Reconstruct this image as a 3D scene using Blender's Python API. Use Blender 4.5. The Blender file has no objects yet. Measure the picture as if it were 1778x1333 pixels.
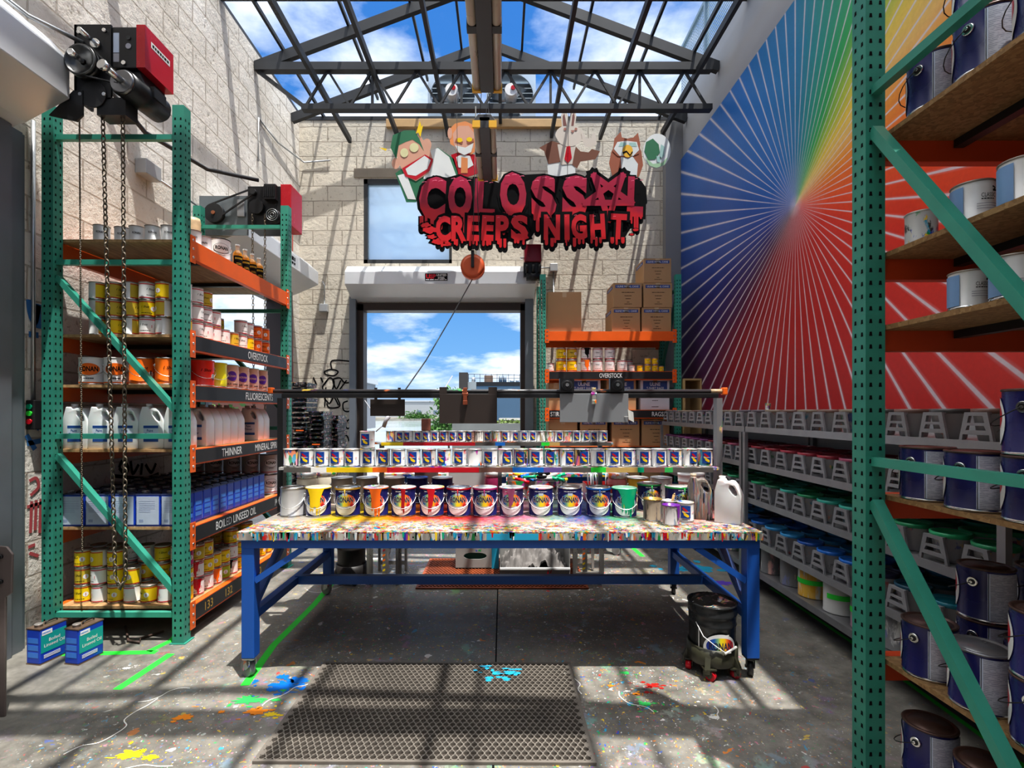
import bpy, bmesh, math, random
from mathutils import Vector, Matrix
from mathutils.geometry import tessellate_polygon
R = random.Random(11)
COL = bpy.context.scene.collection
F, CX, CY, EYE = 880.0, 872.0, 714.0, 1.58
PI = math.pi
def P(px, py, Y):                       # measured point -> place in the room (metres)
    return Vector(((px - CX) / F * Y, Y, EYE - (py - CY) / F * Y))
def WX(px, Y): return (px - CX) / F * Y
def WZ(py, Y): return EYE - (py - CY) / F * Y
ORD = ('first second third fourth fifth sixth seventh eighth ninth tenth eleventh twelfth thirteenth fourteenth fifteenth sixteenth '
       'seventeenth eighteenth nineteenth twentieth twenty-first twenty-second twenty-third twenty-fourth twenty-fifth twenty-sixth '
       'twenty-seventh twenty-eighth twenty-ninth thirtieth').split()
# ------------------------------------------------------------------ mesh builder
class MB:
    def __init__(s): s.v = []; s.f = []; s.m = []; s.s = []
    def add(s, vs, fs, m=0, sm=False):
        o = len(s.v); s.v += [tuple(v) for v in vs]
        for f in fs:
            s.f.append([i + o for i in f]); s.m.append(m); s.s.append(sm)
        return s
    def box(s, x0, x1, y0, y1, z0, z1, m=0):
        return s.add([(x0,y0,z0),(x1,y0,z0),(x1,y1,z0),(x0,y1,z0),(x0,y0,z1),(x1,y0,z1),(x1,y1,z1),(x0,y1,z1)],
                     [(0,3,2,1),(4,5,6,7),(0,1,5,4),(1,2,6,5),(2,3,7,6),(3,0,4,7)], m)
    def bar(s, p0, p1, w, h, m=0, up=(0,0,1)):
        p0 = Vector(p0); p1 = Vector(p1); d = (p1-p0).normalized(); up = Vector(up)
        if abs(d.dot(up)) > .98: up = Vector((0,1,0))
        a = d.cross(up).normalized()*(w/2); b = a.cross(d).normalized()*(h/2)
        vs = [p+q for p in (p0,p1) for q in (-a-b, a-b, a+b, -a+b)]
        return s.add(vs, [(0,1,2,3),(7,6,5,4),(0,4,5,1),(1,5,6,2),(2,6,7,3),(3,7,4,0)], m)
    def cyl(s, p0, p1, r0, r1=None, n=16, m=0, caps=True, sm=True):
        r1 = r0 if r1 is None else r1
        p0 = Vector(p0); p1 = Vector(p1); d = (p1-p0).normalized()
        up = Vector((0,0,1)) if abs(d.z) < .9 else Vector((1,0,0))
        a = d.cross(up).normalized(); b = d.cross(a)
        vs = []
        for p, r in ((p0,r0),(p1,r1)):
            for i in range(n):
                t = 2*PI*i/n; vs.append(p + a*(r*math.cos(t)) + b*(r*math.sin(t)))
        s.add(vs, [(i,(i+1)%n,n+(i+1)%n,n+i) for i in range(n)], m, sm)
        if caps: s.add(vs, [tuple(range(n)), tuple(range(2*n-1,n-1,-1))], m)
        return s
    def lathe(s, prof, n=20, m=0, c=(0,0,0), sm=True, a0=0.0, a1=2*PI):
        full = abs(a1-a0-2*PI) < 1e-6; k = n if full else n+1
        vs = []
        for r, z in prof:
            for i in range(k):
                t = a0+(a1-a0)*i/n; vs.append((c[0]+r*math.sin(t), c[1]-r*math.cos(t), c[2]+z))
        for j in range(len(prof)-1):
            mm = m[j] if isinstance(m, (list,tuple)) else m
            fs = [(j*k+i, j*k+(i+1)%k, (j+1)*k+(i+1)%k, (j+1)*k+i) for i in range(n)]
            o = len(s.v)
            s.f += [[q+o for q in f] for f in fs]; s.m += [mm]*len(fs); s.s += [sm]*len(fs)
        s.v += vs
        return s
    def tube(s, path, r, n=6, m=0, closed=False, sm=True):
        path = [Vector(p) for p in path]; N = len(path); vs = []
        for i, p in enumerate(path):
            if closed: d = path[(i+1)%N]-path[i-1]
            else: d = path[min(i+1,N-1)]-path[max(i-1,0)]
            d.normalize(); up = Vector((0,0,1)) if abs(d.z) < .95 else Vector((0,1,0))
            a = d.cross(up).normalized(); b = d.cross(a)
            for k in range(n):
                t = 2*PI*k/n; vs.append(p+a*(r*math.cos(t))+b*(r*math.sin(t)))
        L = N if closed else N-1
        fs = [(i*n+k, i*n+(k+1)%n, ((i+1)%N)*n+(k+1)%n, ((i+1)%N)*n+k) for i in range(L) for k in range(n)]
        s.add(vs, fs, m, sm)
        if not closed: s.add(vs, [tuple(range(n)), tuple(range((N-1)*n, N*n))], m)
        return s
    def prism(s, poly, d, frame, m=0, holes=(), mside=None):
        """2-D outline (with holes) given thickness d; frame(u, v, w) -> place."""
        loops = [list(poly)]+[list(h) for h in holes]
        flat = [q for l in loops for q in l]
        tri = tessellate_polygon([[Vector((q[0],q[1],0)) for q in l] for l in loops])
        n = len(flat)
        vs = [frame(q[0],q[1],0) for q in flat]+[frame(q[0],q[1],d) for q in flat]
        s.add(vs, [tuple(t) for t in tri]+[tuple(i+n for i in reversed(t)) for t in tri], m)
        fs = []; o = 0
        for l in loops:
            k = len(l); fs += [(o+i, o+(i+1)%k, n+o+(i+1)%k, n+o+i) for i in range(k)]; o += k
        if d: s.add(vs, fs, m if mside is None else mside)
        return s
    def flat(s, poly, frame, m=0, holes=()):
        loops = [list(poly)]+[list(h) for h in holes]
        fl = [q for l in loops for q in l]
        tri = tessellate_polygon([[Vector((q[0],q[1],0)) for q in l] for l in loops])
        return s.add([frame(q[0],q[1]) for q in fl], [tuple(t) for t in tri], m)
    def geo(s, g, frame, m=0):
        return s.add([frame(u,v) for u,v in g[0]], g[1], m)
    def mesh(s, name, mats, bev=0, fix=True):
        me = bpy.data.meshes.new(name); me.from_pydata(s.v, [], s.f)
        for q in (mats if isinstance(mats,(list,tuple)) else [mats]): me.materials.append(q)
        me.polygons.foreach_set('material_index', s.m); me.polygons.foreach_set('use_smooth', s.s)
        if fix or bev:
            bm = bmesh.new(); bm.from_mesh(me)
            if fix: bmesh.ops.remove_doubles(bm, verts=bm.verts, dist=1e-6)
            bmesh.ops.recalc_face_normals(bm, faces=bm.faces)
            if bev:
                ed = [e for e in bm.edges if len(e.link_faces)==2 and e.calc_face_angle(0) > .6]
                bmesh.ops.bevel(bm, geom=ed, offset=bev, segments=2, affect='EDGES', profile=.5, clamp_overlap=True)
            bm.to_mesh(me); bm.free()
        me.update(); return me
def XZ(y=0.0, ox=0.0, oz=0.0):          # drawing frame on a plane facing the room (x across, z up)
    return lambda u, v, w=0: (ox+u, y+w, oz+v)
def CYLF(r, off=0.0):                    # drawing frame wrapped round a can
    return lambda u, v, w=0: (r*math.sin(u/r+off), -r*math.cos(u/r+off), v)
def strip(mb, us, lo, hi, frame, m):
    vs = []
    for u in us: vs += [frame(u, lo(u)), frame(u, hi(u))]
    mb.add(vs, [(2*i,2*i+2,2*i+3,2*i+1) for i in range(len(us)-1)], m, True)
def ell(mb, cu, cv, a, b, frame, m, n=18):
    us = [cu-a*math.cos(PI*i/n) for i in range(n+1)]
    h = lambda u: b*math.sqrt(max(0, 1-((u-cu)/a)**2))
    strip(mb, us, lambda u: cv-h(u), lambda u: cv+h(u), frame, m)
def rect(mb, u0, u1, v0, v1, frame, m, n=6):
    strip(mb, [u0+(u1-u0)*i/n for i in range(n+1)], lambda u: v0, lambda u: v1, frame, m)
_tx = {}
def text(body, w=None, h=None, off=0.0, shear=0.0, sy=1.0, lines=1.0):
    """lettering as flat geometry centred on (0,0), scaled to width w or height h"""
    k = (body, off, shear, lines)
    if k not in _tx:
        cu = bpy.data.curves.new('lettering', 'FONT'); cu.body = body; cu.align_x = 'CENTER'; cu.offset = off
        cu.shear = shear; cu.resolution_u = 3; cu.space_line = lines
        o = bpy.data.objects.new('lettering', cu); me = bpy.data.meshes.new_from_object(o)
        _tx[k] = ([(v.co.x, v.co.y) for v in me.vertices], [tuple(p.vertices) for p in me.polygons])
        bpy.data.objects.remove(o); bpy.data.curves.remove(cu); bpy.data.meshes.remove(me)
    vs, fs = _tx[k]
    x0 = min(v[0] for v in vs); x1 = max(v[0] for v in vs); y0 = min(v[1] for v in vs); y1 = max(v[1] for v in vs)
    if w and h: a = w/(x1-x0); b = h/(y1-y0)
    elif w: a = w/(x1-x0); b = a*sy
    else: b = h/(y1-y0); a = b/sy
    cx = (x0+x1)/2; cy = (y0+y1)/2
    return [((x-cx)*a, (y-cy)*b) for x, y in vs], fs
def at(g, du, dv): return [(u+du, v+dv) for u, v in g[0]], g[1]
# ------------------------------------------------------------------ scene objects
def obj(name, me, parent=None, loc=(0,0,0), rz=0.0):
    o = bpy.data.objects.new(name, me); COL.objects.link(o); o.parent = parent; o.location = loc
    if rz: o.rotation_euler = (0,0,rz)
    return o
def tag(o, label=None, cat=None, group=None, kind=None):
    if label: o['label'] = label
    if cat: o['category'] = cat
    if group: o['group'] = group
    if kind: o['kind'] = kind
    return o
def thing(name, label, cat, loc=(0,0,0), rz=0.0, group=None, rot=None, sc=1.0):
    o = bpy.data.objects.new(name, None); COL.objects.link(o); o.location = loc; o.rotation_euler = rot or (0,0,rz)
    o.empty_display_size = .05; o.scale = (sc,)*3
    return tag(o, label, cat, group)
def put(spec, name, label, cat, loc, rz=0.0, group=None, sc=1.0, rot=None):
    """a thing from a list of (part, mesh, [(sub-part, mesh)]); copies share mesh data"""
    if not isinstance(spec, list):
        o = obj(name, spec, None, loc); o.rotation_euler = rot or (0,0,rz); o.scale = (sc,)*3
        return tag(o, label, cat, group)
    r = thing(name, label, cat, loc, rz, group, rot, sc)
    for q in spec:
        c = obj(q[0], q[1], r)
        for d in (q[2] if len(q) > 2 else ()): obj(d[0], d[1], c)
    return r
# ------------------------------------------------------------------ materials
class N:
    def __init__(s, name):
        s.m = bpy.data.materials.new(name); s.m.use_nodes = True; s.t = s.m.node_tree
        s.b = s.t.nodes['Principled BSDF']
    def n(s, ty, ins=None, **kw):
        q = s.t.nodes.new(ty)
        for k, v in kw.items(): setattr(q, k, v)
        for k, v in (ins or {}).items(): s.set(q.inputs[k], v)
        return q
    def set(s, sock, v):
        if isinstance(v, bpy.types.NodeSocket): s.t.links.new(v, sock)
        else: sock.default_value = v
    def math(s, op, a, b=0.0, c=0.0, clamp=False):
        q = s.n('ShaderNodeMath', {0:a, 1:b, 2:c}, operation=op); q.use_clamp = clamp; return q.outputs[0]
    def mix(s, f, a, b, mode='MIX'):
        q = s.n('ShaderNodeMix', data_type='RGBA', blend_type=mode)
        s.set(q.inputs['Factor'], f)
        for sock, v in ((q.inputs[6], a), (q.inputs[7], b)):
            s.set(sock, v if isinstance(v, bpy.types.NodeSocket) else (tuple(v)+(1,))[:4])
        return q.outputs[2]
    def ramp(s, f, stops, interp='LINEAR'):
        q = s.n('ShaderNodeValToRGB', {0: f}); e = q.color_ramp; e.interpolation = interp
        while len(e.elements) > 1: e.elements.remove(e.elements[-1])
        for i, (p, c) in enumerate(stops):
            el = e.elements[0] if i == 0 else e.elements.new(p)
            el.position = p; el.color = (tuple(c)+(1,))[:4] if not isinstance(c, (int,float)) else (c,c,c,1)
        return q.outputs[0]
    def co(s, which='Object', scale=(1,1,1), off=None):
        c = s.n('ShaderNodeTexCoord').outputs[which]
        mp = s.n('ShaderNodeMapping', {0: c}); mp.inputs['Scale'].default_value = scale
        if off is not None: s.set(mp.inputs['Location'], off)
        return mp.outputs[0]
    def noise(s, v, sc, det=3, rough=.55, out=0):
        return s.n('ShaderNodeTexNoise', {'Vector': v, 'Scale': sc, 'Detail': det, 'Roughness': rough}).outputs[out]
    def fin(s, col=None, rough=.5, metal=0.0, bump=None, bs=.3, bd=.01, **kw):
        if col is not None: s.set(s.b.inputs['Base Color'], col if isinstance(col, bpy.types.NodeSocket) else (tuple(col)+(1,))[:4])
        s.set(s.b.inputs['Roughness'], rough); s.set(s.b.inputs['Metallic'], metal)
        for k, v in kw.items(): s.set(s.b.inputs[k.replace('_',' ')], v)
        if bump is not None:
            q = s.n('ShaderNodeBump', {'Height': bump, 'Strength': bs, 'Distance': bd}); s.set(s.b.inputs['Normal'], q.outputs[0])
        return s.m
_M = {}
def mat(name, col, rough=.5, metal=0.0, var=.12, sc=9.0, **kw):
    if name in _M: return _M[name]
    g = N(name)
    if var:
        v = g.co(); f = g.noise(v, sc, 4); r = g.n('ShaderNodeObjectInfo').outputs['Random']
        k = g.math('ADD', g.math('MULTIPLY', f, 2*var), g.math('MULTIPLY', r, var*.8)); k = g.math('ADD', k, 1-1.35*var)
        c = g.mix(1.0, col, g.n('ShaderNodeCombineXYZ', {0:k,1:k,2:k}).outputs[0], 'MULTIPLY')
        ro = g.math('ADD', g.math('MULTIPLY', f, .2), rough-.1, clamp=True)
        g.fin(c, ro, metal, **kw)
    else: g.fin(col, rough, metal, **kw)
    _M[name] = g.m; return g.m
def splat(name, base, dens=.5, sc=14.0, cell=9.0, stretch=(1,1,1), rough=.4, sat=1.0, val=1.0, metal=0.0, tint=None, base2=None, rand=True, soft=.03, bump=.25):
    """paint-spattered surface: a base with blobs of many colours"""
    if name in _M: return _M[name]
    g = N(name)
    off = None
    if rand:
        r = g.n('ShaderNodeObjectInfo').outputs['Random']; k = g.math('MULTIPLY', r, 40.0)
        off = g.n('ShaderNodeCombineXYZ', {0:k,1:k,2:k}).outputs[0]
    v = g.co('Object', stretch, off)
    warp = g.noise(v, sc*.6, 2, .5, 1)
    w = g.n('ShaderNodeMix', data_type='RGBA', blend_type='ADD'); w.inputs['Factor'].default_value = .8/cell
    g.set(w.inputs[6], v); g.set(w.inputs[7], warp)
    cells = g.n('ShaderNodeTexVoronoi', {'Vector': w.outputs[2], 'Scale': cell}).outputs['Color']
    hs = g.n('ShaderNodeSeparateColor', {0: cells})
    hue = g.ramp(hs.outputs[0], [(0,(.8,.02,.02)),(.12,(.9,.2,.01)),(.24,(.95,.62,.02)),(.34,(.02,.35,.09)),(.43,(.0,.38,.6)),(.54,(.01,.06,.5)),
                                 (.64,(.45,.04,.35)),(.7,(.9,.3,.45)),(.76,(.85,.85,.82)),(.93,(.05,.045,.04))], 'CONSTANT')
    if tint: hue = g.mix(tint[1], hue, tint[0])
    if sat != 1 or val != 1: hue = g.n('ShaderNodeHueSaturation', {'Saturation': sat, 'Value': val, 'Color': hue}).outputs[0]
    nz = g.noise(v, sc, 5, .62)
    mask = g.ramp(nz, [(max(0,1-dens-soft),0),(min(1,1-dens+soft),1)])
    b = base
    if base2 is not None: b = g.mix(g.ramp(g.noise(v, sc*.35, 4), [(.35,0),(.65,1)]), base, base2)
    c = g.mix(mask, b, hue)
    mt = g.math('MULTIPLY', g.math('SUBTRACT', 1.0, mask), metal) if metal else 0.0
    g.fin(c, rough, mt, bump=mask if bump else None, bs=bump or 0, bd=.003)
    _M[name] = g.m; return g.m
# ------------------------------------------------------------------ palette
green = mat('rack green', (.045,.29,.215), .38, 0, .25, 6)
greend = mat('rack green shaded side', (.022,.13,.1), .42, 0, .25, 6)
orange = mat('beam orange', (.8,.13,.012), .4, 0, .16, 5)
blackp = mat('black paint', (.018,.018,.02), .45, 0, .3, 7)
blackm = mat('black metal', (.02,.02,.022), .38, .3, .3, 8)
steeld = mat('dark roof steel', (.03,.032,.036), .5, .2, .3, 3)
steel = mat('galvanised steel', (.5,.52,.54), .36, .85, .18, 14)
shelfm = mat('grey shelf steel', (.3,.3,.31), .42, .55, .3, 7)
chrome = mat('tinned metal', (.75,.75,.74), .22, 1.0, .1, 12)
white = mat('white paint', (.82,.82,.82), .45, 0, .06)
hoodm = mat('hood white metal', (.72,.74,.77), .38, .25, .08, 2)
greyw = mat('grey wall paint', (.4,.41,.43), .6, 0, .1, 1.5)
plug = mat('blue table paint', (.012,.1,.42), .38, 0, .25, 8)
red = mat('gloss red', (.5,.008,.02), .25, 0, .1)
navy = mat('navy can', (.018,.018,.12), .28, 0, .15, 6)
yellow = mat('label yellow', (.87,.62,.01), .35, 0, .06)
yel2 = mat('dull yellow', (.62,.45,.04), .4, 0, .15)
orng = mat('bright orange', (.9,.18,.01), .35, 0, .06)
crim = mat('crimson', (.55,.006,.02), .3, 0, .06)
emer = mat('emerald paint', (.0,.4,.2), .3, 0, .1)
blue = mat('can blue', (.012,.06,.48), .3, 0, .12, 5)
lblue = mat('pale label', (.5,.57,.7), .45, 0, .1, 20)
lblu2 = mat('mid blue label', (.05,.22,.7), .4, 0, .12, 20)
teal = mat('teal label', (.01,.36,.34), .4, 0, .05)
labelb = mat('square blue label', (.008,.06,.32), .3, 0, .06)
ink = mat('black ink', (.008,.008,.009), .9, 0, 0, Specular_IOR_Level=.1)
inkn = mat('navy ink', (.015,.015,.06), .5, 0, 0)
chalk = mat('white chalk', (.8,.8,.8), .8, 0, 0)
lime = mat('lime tape', (.03,.75,.05), .6, 0, .1)
rust = mat('brown lid', (.1,.055,.045), .35, .4, .3, 9)
kraft = mat('cardboard', (.42,.25,.125), .75, 0, .12, 3)
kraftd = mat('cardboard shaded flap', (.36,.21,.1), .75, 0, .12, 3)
uline = mat('box label blue', (.03,.07,.25), .6, 0, .05)
wood = N('deck wood'); _v = wood.co('Object', (1.5,9,9)); _w = wood.noise(_v, 4, 6, .6)
_r = wood.n('ShaderNodeObjectInfo').outputs['Random']
wood = wood.fin(wood.ramp(_w, [(.3,(.30,.17,.075)),(.5,(.44,.27,.13)),(.7,(.56,.37,.19))]), .6, bump=_w, bs=.1)
osb = N('chip board'); _v = osb.co('Object', (30,30,30)); _q = osb.n('ShaderNodeTexVoronoi', {'Vector': _v, 'Scale': 2.5}).outputs['Color']
_q = osb.n('ShaderNodeSeparateColor', {0:_q}).outputs[0]
osb = osb.fin(osb.ramp(_q, [(0,(.22,.125,.05)),(.5,(.3,.175,.075)),(1,(.38,.235,.105))]), .7)
plywood = mat('plywood', (.5,.34,.16), .6, 0, .25, 3)
plastic = mat('jug plastic', (.78,.79,.8), .35, 0, .05, 6, Subsurface_Weight=.15)
plasto = splat('jug plastic spattered', (.26,.23,.2), .5, 9, 16, (7,7,.7), .4, .6, .45, base2=(.06,.05,.045))
amber = mat('amber liquid', (.75,.3,.01), .15, 0, .1, 6, Coat_Weight=.5)
capw = mat('white cap', (.8,.8,.78), .4, 0, .05)
rainbow = N('rainbow oval'); _v = rainbow.n('ShaderNodeSeparateXYZ', {0: rainbow.co()}).outputs
_t = rainbow.math('ADD', rainbow.math('MULTIPLY', _v[0], 7.2), .5)
rainbow = rainbow.fin(rainbow.ramp(_t, [(0,(.01,.04,.32)),(.2,(.01,.12,.45)),(.34,(.25,.5,.25)),(.45,(.9,.75,.02)),(.6,(.92,.66,.02)),(.72,(.9,.22,.02)),(.85,(.75,.02,.03)),(1,(.6,.01,.03))]), .3)
# ------------------------------------------------------------------ cans
def canmesh(r, h, mats, rim=.004, n=24, lid=True, taper=1.0):
    """body with rolled rims; returns (body mesh, lid mesh)"""
    b = MB(); rb = r*taper
    b.lathe([(0,.003),(rb*.95,.003),(rb*.96,0),(rb,.002),(rb,.007),(rb-.002,.009),(r-.002,h-rim*2.2),(r-.002,h-rim*2)], n, [1,1,1,1,1,0,0])
    l = MB()
    if lid: l.lathe([(r-.003,h-rim*2.2),(r+.001,h-rim*1.6),(r+.001,h-rim*.5),(r-.001,h),(r*.92,h),(r*.9,h-rim*1.4),(r*.78,h-rim*1.4),(r*.76,h-rim*.4),(0,h-rim*.4)], n)
    else: l.lathe([(r-.003,h-rim*2.2),(r+.001,h-rim*1.6),(r+.001,h-rim*.5),(r-.001,h),(r-.006,h),(r-.007,h-.04),(0,h-.04)], n, [0,0,0,0,0,1])
    return b, l
def bail(r, h, zt=.72, drop=.30, fr=1.06, m=chrome):
    b = MB(); z0 = h*zt; z1 = h*drop; pts = []
    for i in range(15):
        a = -PI/2+PI*i/14
        rr = r*(1.03+ (fr-1.0)*1.2*math.cos(a)); pts.append((rr*math.sin(a), -rr*math.cos(a)-.001, z0+(z1-z0)*math.cos(a)**1.0))
    b.tube(pts, .0022, 5); return b.mesh('bail_handle', m)
def ears(r, h, zt=.72, s=1.0):
    b = MB()
    for q in (-1,1):
        b.cyl((q*(r-.004),0,h*zt), (q*(r+.0035*s),0,h*zt), .014*s, .011*s, 12); b.cyl((q*(r+.003),0,h*zt), (q*(r+.008*s),0,h*zt), .005*s, n=8)
    return b.mesh('ear', chrome)

def bars(mb, u0, u1, v, h, fr, m, seed=1, n=5):      # a printed line too small to read
    q = random.Random(seed); x = u0
    while x < u1:
        w = (u1-u0)*q.uniform(.08,.22); e = min(u1, x+w); rect(mb, x, e, v-h/2, v+h/2, fr, m, 2); x = e+(u1-u0)*.035
PR, PH = .083, .193
def oval_label(drip=None, kind='rainbow'):
    L = MB(); f = CYLF(PR+.0006); f2 = CYLF(PR+.0012); f3 = CYLF(PR+.0018)
    if kind == 'rainbow':
        ell(L, 0, .083, .078, .071, f, 0); ell(L, 0, .112, .066, .042, f2, 1); ell(L, .05, .078, .016, .009, f2, 3)
        L.geo(at(text('RONAN', .113, .042, .05), 0, .116), CYLF(PR+.0015), 5); L.geo(at(text('RONAN', .108, .037, .035), 0, .116), f3, 2)
        L.geo(at(text('BULLETIN COLOR', .075, .0065), 0, .058), f3, 2)
        bars(L, -.042, .042, .170, .004, f, 0, 2)
        rect(L, -.016, .016, .143, .160, f3, 4)
        return L.mesh('label', [white, rainbow, inkn, crim, lblue, mat('cream outline',(.7,.66,.5),.5,0,0)])
    if kind == 'oval':       # white can, black oval outline with the name
        for rr, m in ((.064,2),(.061,0)): ell(L, 0, .11, rr, rr*.62, f if m==2 else f2, m)
        L.geo(at(text('RONAN', .098, .03, .03), 0, .112), f3, 2)
        bars(L, -.022, .022, .06, .005, f3, 2, 3); rect(L, -.1, .1, .02, .026, f, 3)
        return L.mesh('label', [white, rainbow, ink, crim])
    if kind == 'orangeoval':
        ell(L, 0, .11, .066, .042, f, 1); L.geo(at(text('RONAN', .112, .036, .03), 0, .112), f3, 2)
        bars(L, -.03, .03, .045, .008, f3, 2, 4); rect(L, -.12, .12, .012, .02, f, 1)
        return L.mesh('label', [white, orng, ink])
    if kind == 'script':
        L.geo(at(text('1 Shot', .075, None, .01, .3), .0, .12), f, 0); ell(L, .055, .075, .02, .02, f, 1); L.geo(at(text('1', .008), .055, .075), f2, 0)
        return L.mesh('label', [ink, white])
    if kind == 'pink':
        rect(L, -.13, .13, .02, .15, f, 0); ell(L, 0, .1, .04, .04, f2, 1); L.geo(at(text('RONAN', .06, .018, .02), 0, .1), f3, 0)
        L.geo(at(text('AQUA', .045, .015, .02), -.028, .035), f3, 2); bars(L, .004, .05, .035, .008, f3, 2, 12)
        return L.mesh('label', [mat('pink label',(.8,.45,.36),.4), mat('violet oval',(.12,.03,.35),.4), ink])
def drip(m, c=0.0, w=.05, seed=1, low=.0, r=PR, h=PH, side=.4):
    """paint run down the front of a can"""
    q = random.Random(seed); D = MB(); f = CYLF(r+.0026)
    runs = [(c+(q.random()-.5)*w*1.1, .0025+.0045*q.random(), h*(low+side*q.random())) for _ in range(7)]
    us = [c-w+2*w*i/60 for i in range(61)]; dep = h*(.62-low*.3)
    def lo(u):
        a = abs(u-c)/w
        z = h*.97-dep*(1 if a < .36 else max(0.02, 1-(a-.36)/.64)**1.5*.9)
        for cu, ww, zz in runs:
            if abs(u-cu) < ww: z = min(z, zz+.012*(abs(u-cu)/ww)**2)
        return max(.004, min(z, h*.96))
    strip(D, us, lo, lambda u: h*.975, f, 0)
    D.lathe([(r+.0026,h*.955),(r+.003,h*.99)], 24, 0)
    return D.mesh('paint_drip', m)
def pail_spec(body, label=None, lid=chrome, drips=(), handle=True, n=24, h=PH, r=PR, zt=.72):
    b, l = canmesh(r, h, None, n=n)
    sp = [('body', b.mesh('pail_body', [body, chrome])), ('lid', l.mesh('pail_lid', lid))]
    sub = [('ear', _ears)] if handle else []
    sp[0] = sp[0]+(sub,)
    if label: sp.append(('label', label))
    if handle: sp.append(('bail_handle', _bail))
    for d in drips: sp.append(('paint_drip', d))
    return sp
_ears = ears(PR, PH); _bail = bail(PR, PH)
LAB = {k: oval_label(kind=k) for k in ('rainbow','oval','orangeoval','script','pink')}
# quart can with a square blue label
QR, QH = .0525, .124
qbody = [mat('quart white', (.75,.75,.75), .35, .1, .1, 14), splat('quart spattered', (.62,.62,.62), .42, 26, 40, (1,1,.5), .35),
         splat('quart heavy spatter', (.5,.48,.45), .55, 24, 44, (1,1,.35), .35, .8, .7), splat('quart brown run', (.5,.47,.44), .5, 14, 20, (1.6,1.6,.3), .4, .6, .5, tint=((.2,.1,.05),.55), base2=(.75,.74,.72))]
def square_label():
    L = MB(); f = CYLF(QR+.0006); f2 = CYLF(QR+.001); f3 = CYLF(QR+.0014)
    rect(L, -.031, .031, .026, .105, f, 0, 10)
    def stroke(m, u0, v0, u1, v1, w, fr):
        n = 8; pts = [(u0+(u1-u0)*i/n, v0+(v1-v0)*i/n) for i in range(n+1)]
        dx, dv = u1-u0, v1-v0; l = math.hypot(dx, dv); nx, nv = -dv/l*w, dx/l*w; vs = []
        for i, (u, v) in enumerate(pts):
            k = math.sqrt(max(.05, 1-(2*i/n-1)**4)); vs += [fr(u-nx*k, v-nv*k), fr(u+nx*k, v+nv*k)]
        L.add(vs, [(2*i,2*i+2,2*i+3,2*i+1) for i in range(n)], m, True)
    stroke(1, -.02, .093, .012, .066, .007, f2); stroke(2, -.022, .072, .002, .05, .006, f2); stroke(2, -.012, .055, .02, .036, .0085, f3)
    bars(L, -.022, .022, .066, .0035, CYLF(QR+.0018), 3, 5)
    bars(L, -.02, .012, .018, .003, f, 4, 6); rect(L, .045, .062, .06, .066, f, 5, 3)
    return L.mesh('label', [labelb, crim, yellow, white, ink, mat('pink print',(.8,.4,.4),.5)])
_ql = square_label()
def quart_spec(k, label=True, lidm=chrome):
    b, l = canmesh(QR, QH, None, n=20, rim=.003)
    sp = [('body', b.mesh('quart_body', [qbody[k], chrome])), ('lid', l.mesh('quart_lid', lidm))]
    if label: sp.append(('label', _ql))
    return sp
lidsp = splat('spattered lid', (.66,.66,.65), .42, 16, 20, rough=.3, metal=.5)
QS = {}
for _k in range(4):
    for _l in (0,1): QS[_k,_l] = quart_spec(_k, _l, lidsp)
# enamel quart: coloured half label, white back, coloured bands
def enamel_spec(colm, name, back=None, bands=red, dr=None):
    r, h = QR, QH; f = CYLF(r+.0006); f2 = CYLF(r+.0012); b, l = canmesh(r, h, None, n=20, rim=.003)
    L = MB(); rect(L, -.1, .1, .008, .112, f, 0, 16)
    for z in (.009, .104): rect(L, -.1, .1, z, z+.006, f2, 1, 16)
    L.geo(at(text('1 Shot', .05, None, .008, .3), -.02, .072), f2, 2); ell(L, .03, .06, .017, .017, f2, 3, 10); L.geo(at(text('1', None, .02, .02), .03, .06), CYLF(r+.0018), 1)
    bars(L, -.045, .025, .03, .0035, f2, 2, 7)
    sp = [('body', b.mesh('can_body', [back or qbody[0], chrome])), ('lid', l.mesh('can_lid', mat('dull lid',(.34,.3,.27),.4,.6,.2))), ('label', L.mesh('label', [colm, bands, ink, white]))]
    if dr: sp.append(('paint_drip', drip(dr, .0, .035, 5, .05, r, h)))
    return sp
EN = {'yellow': enamel_spec(yellow,'y'), 'dark': enamel_spec(yel2,'d'), 'orange': enamel_spec(orng,'o'), 'white': enamel_spec(white,'w', bands=crim),
      'redrun': enamel_spec(white,'r', bands=crim, dr=crim), 'green': enamel_spec(mat('leaf green',(.35,.45,.02),.4),'g'), 'magenta': enamel_spec(mat('magenta',(.6,.02,.2),.4),'m'),
      'black': enamel_spec(white,'k', bands=crim, dr=ink), 'orangerun': enamel_spec(white,'q', bands=crim, dr=orng)}
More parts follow.
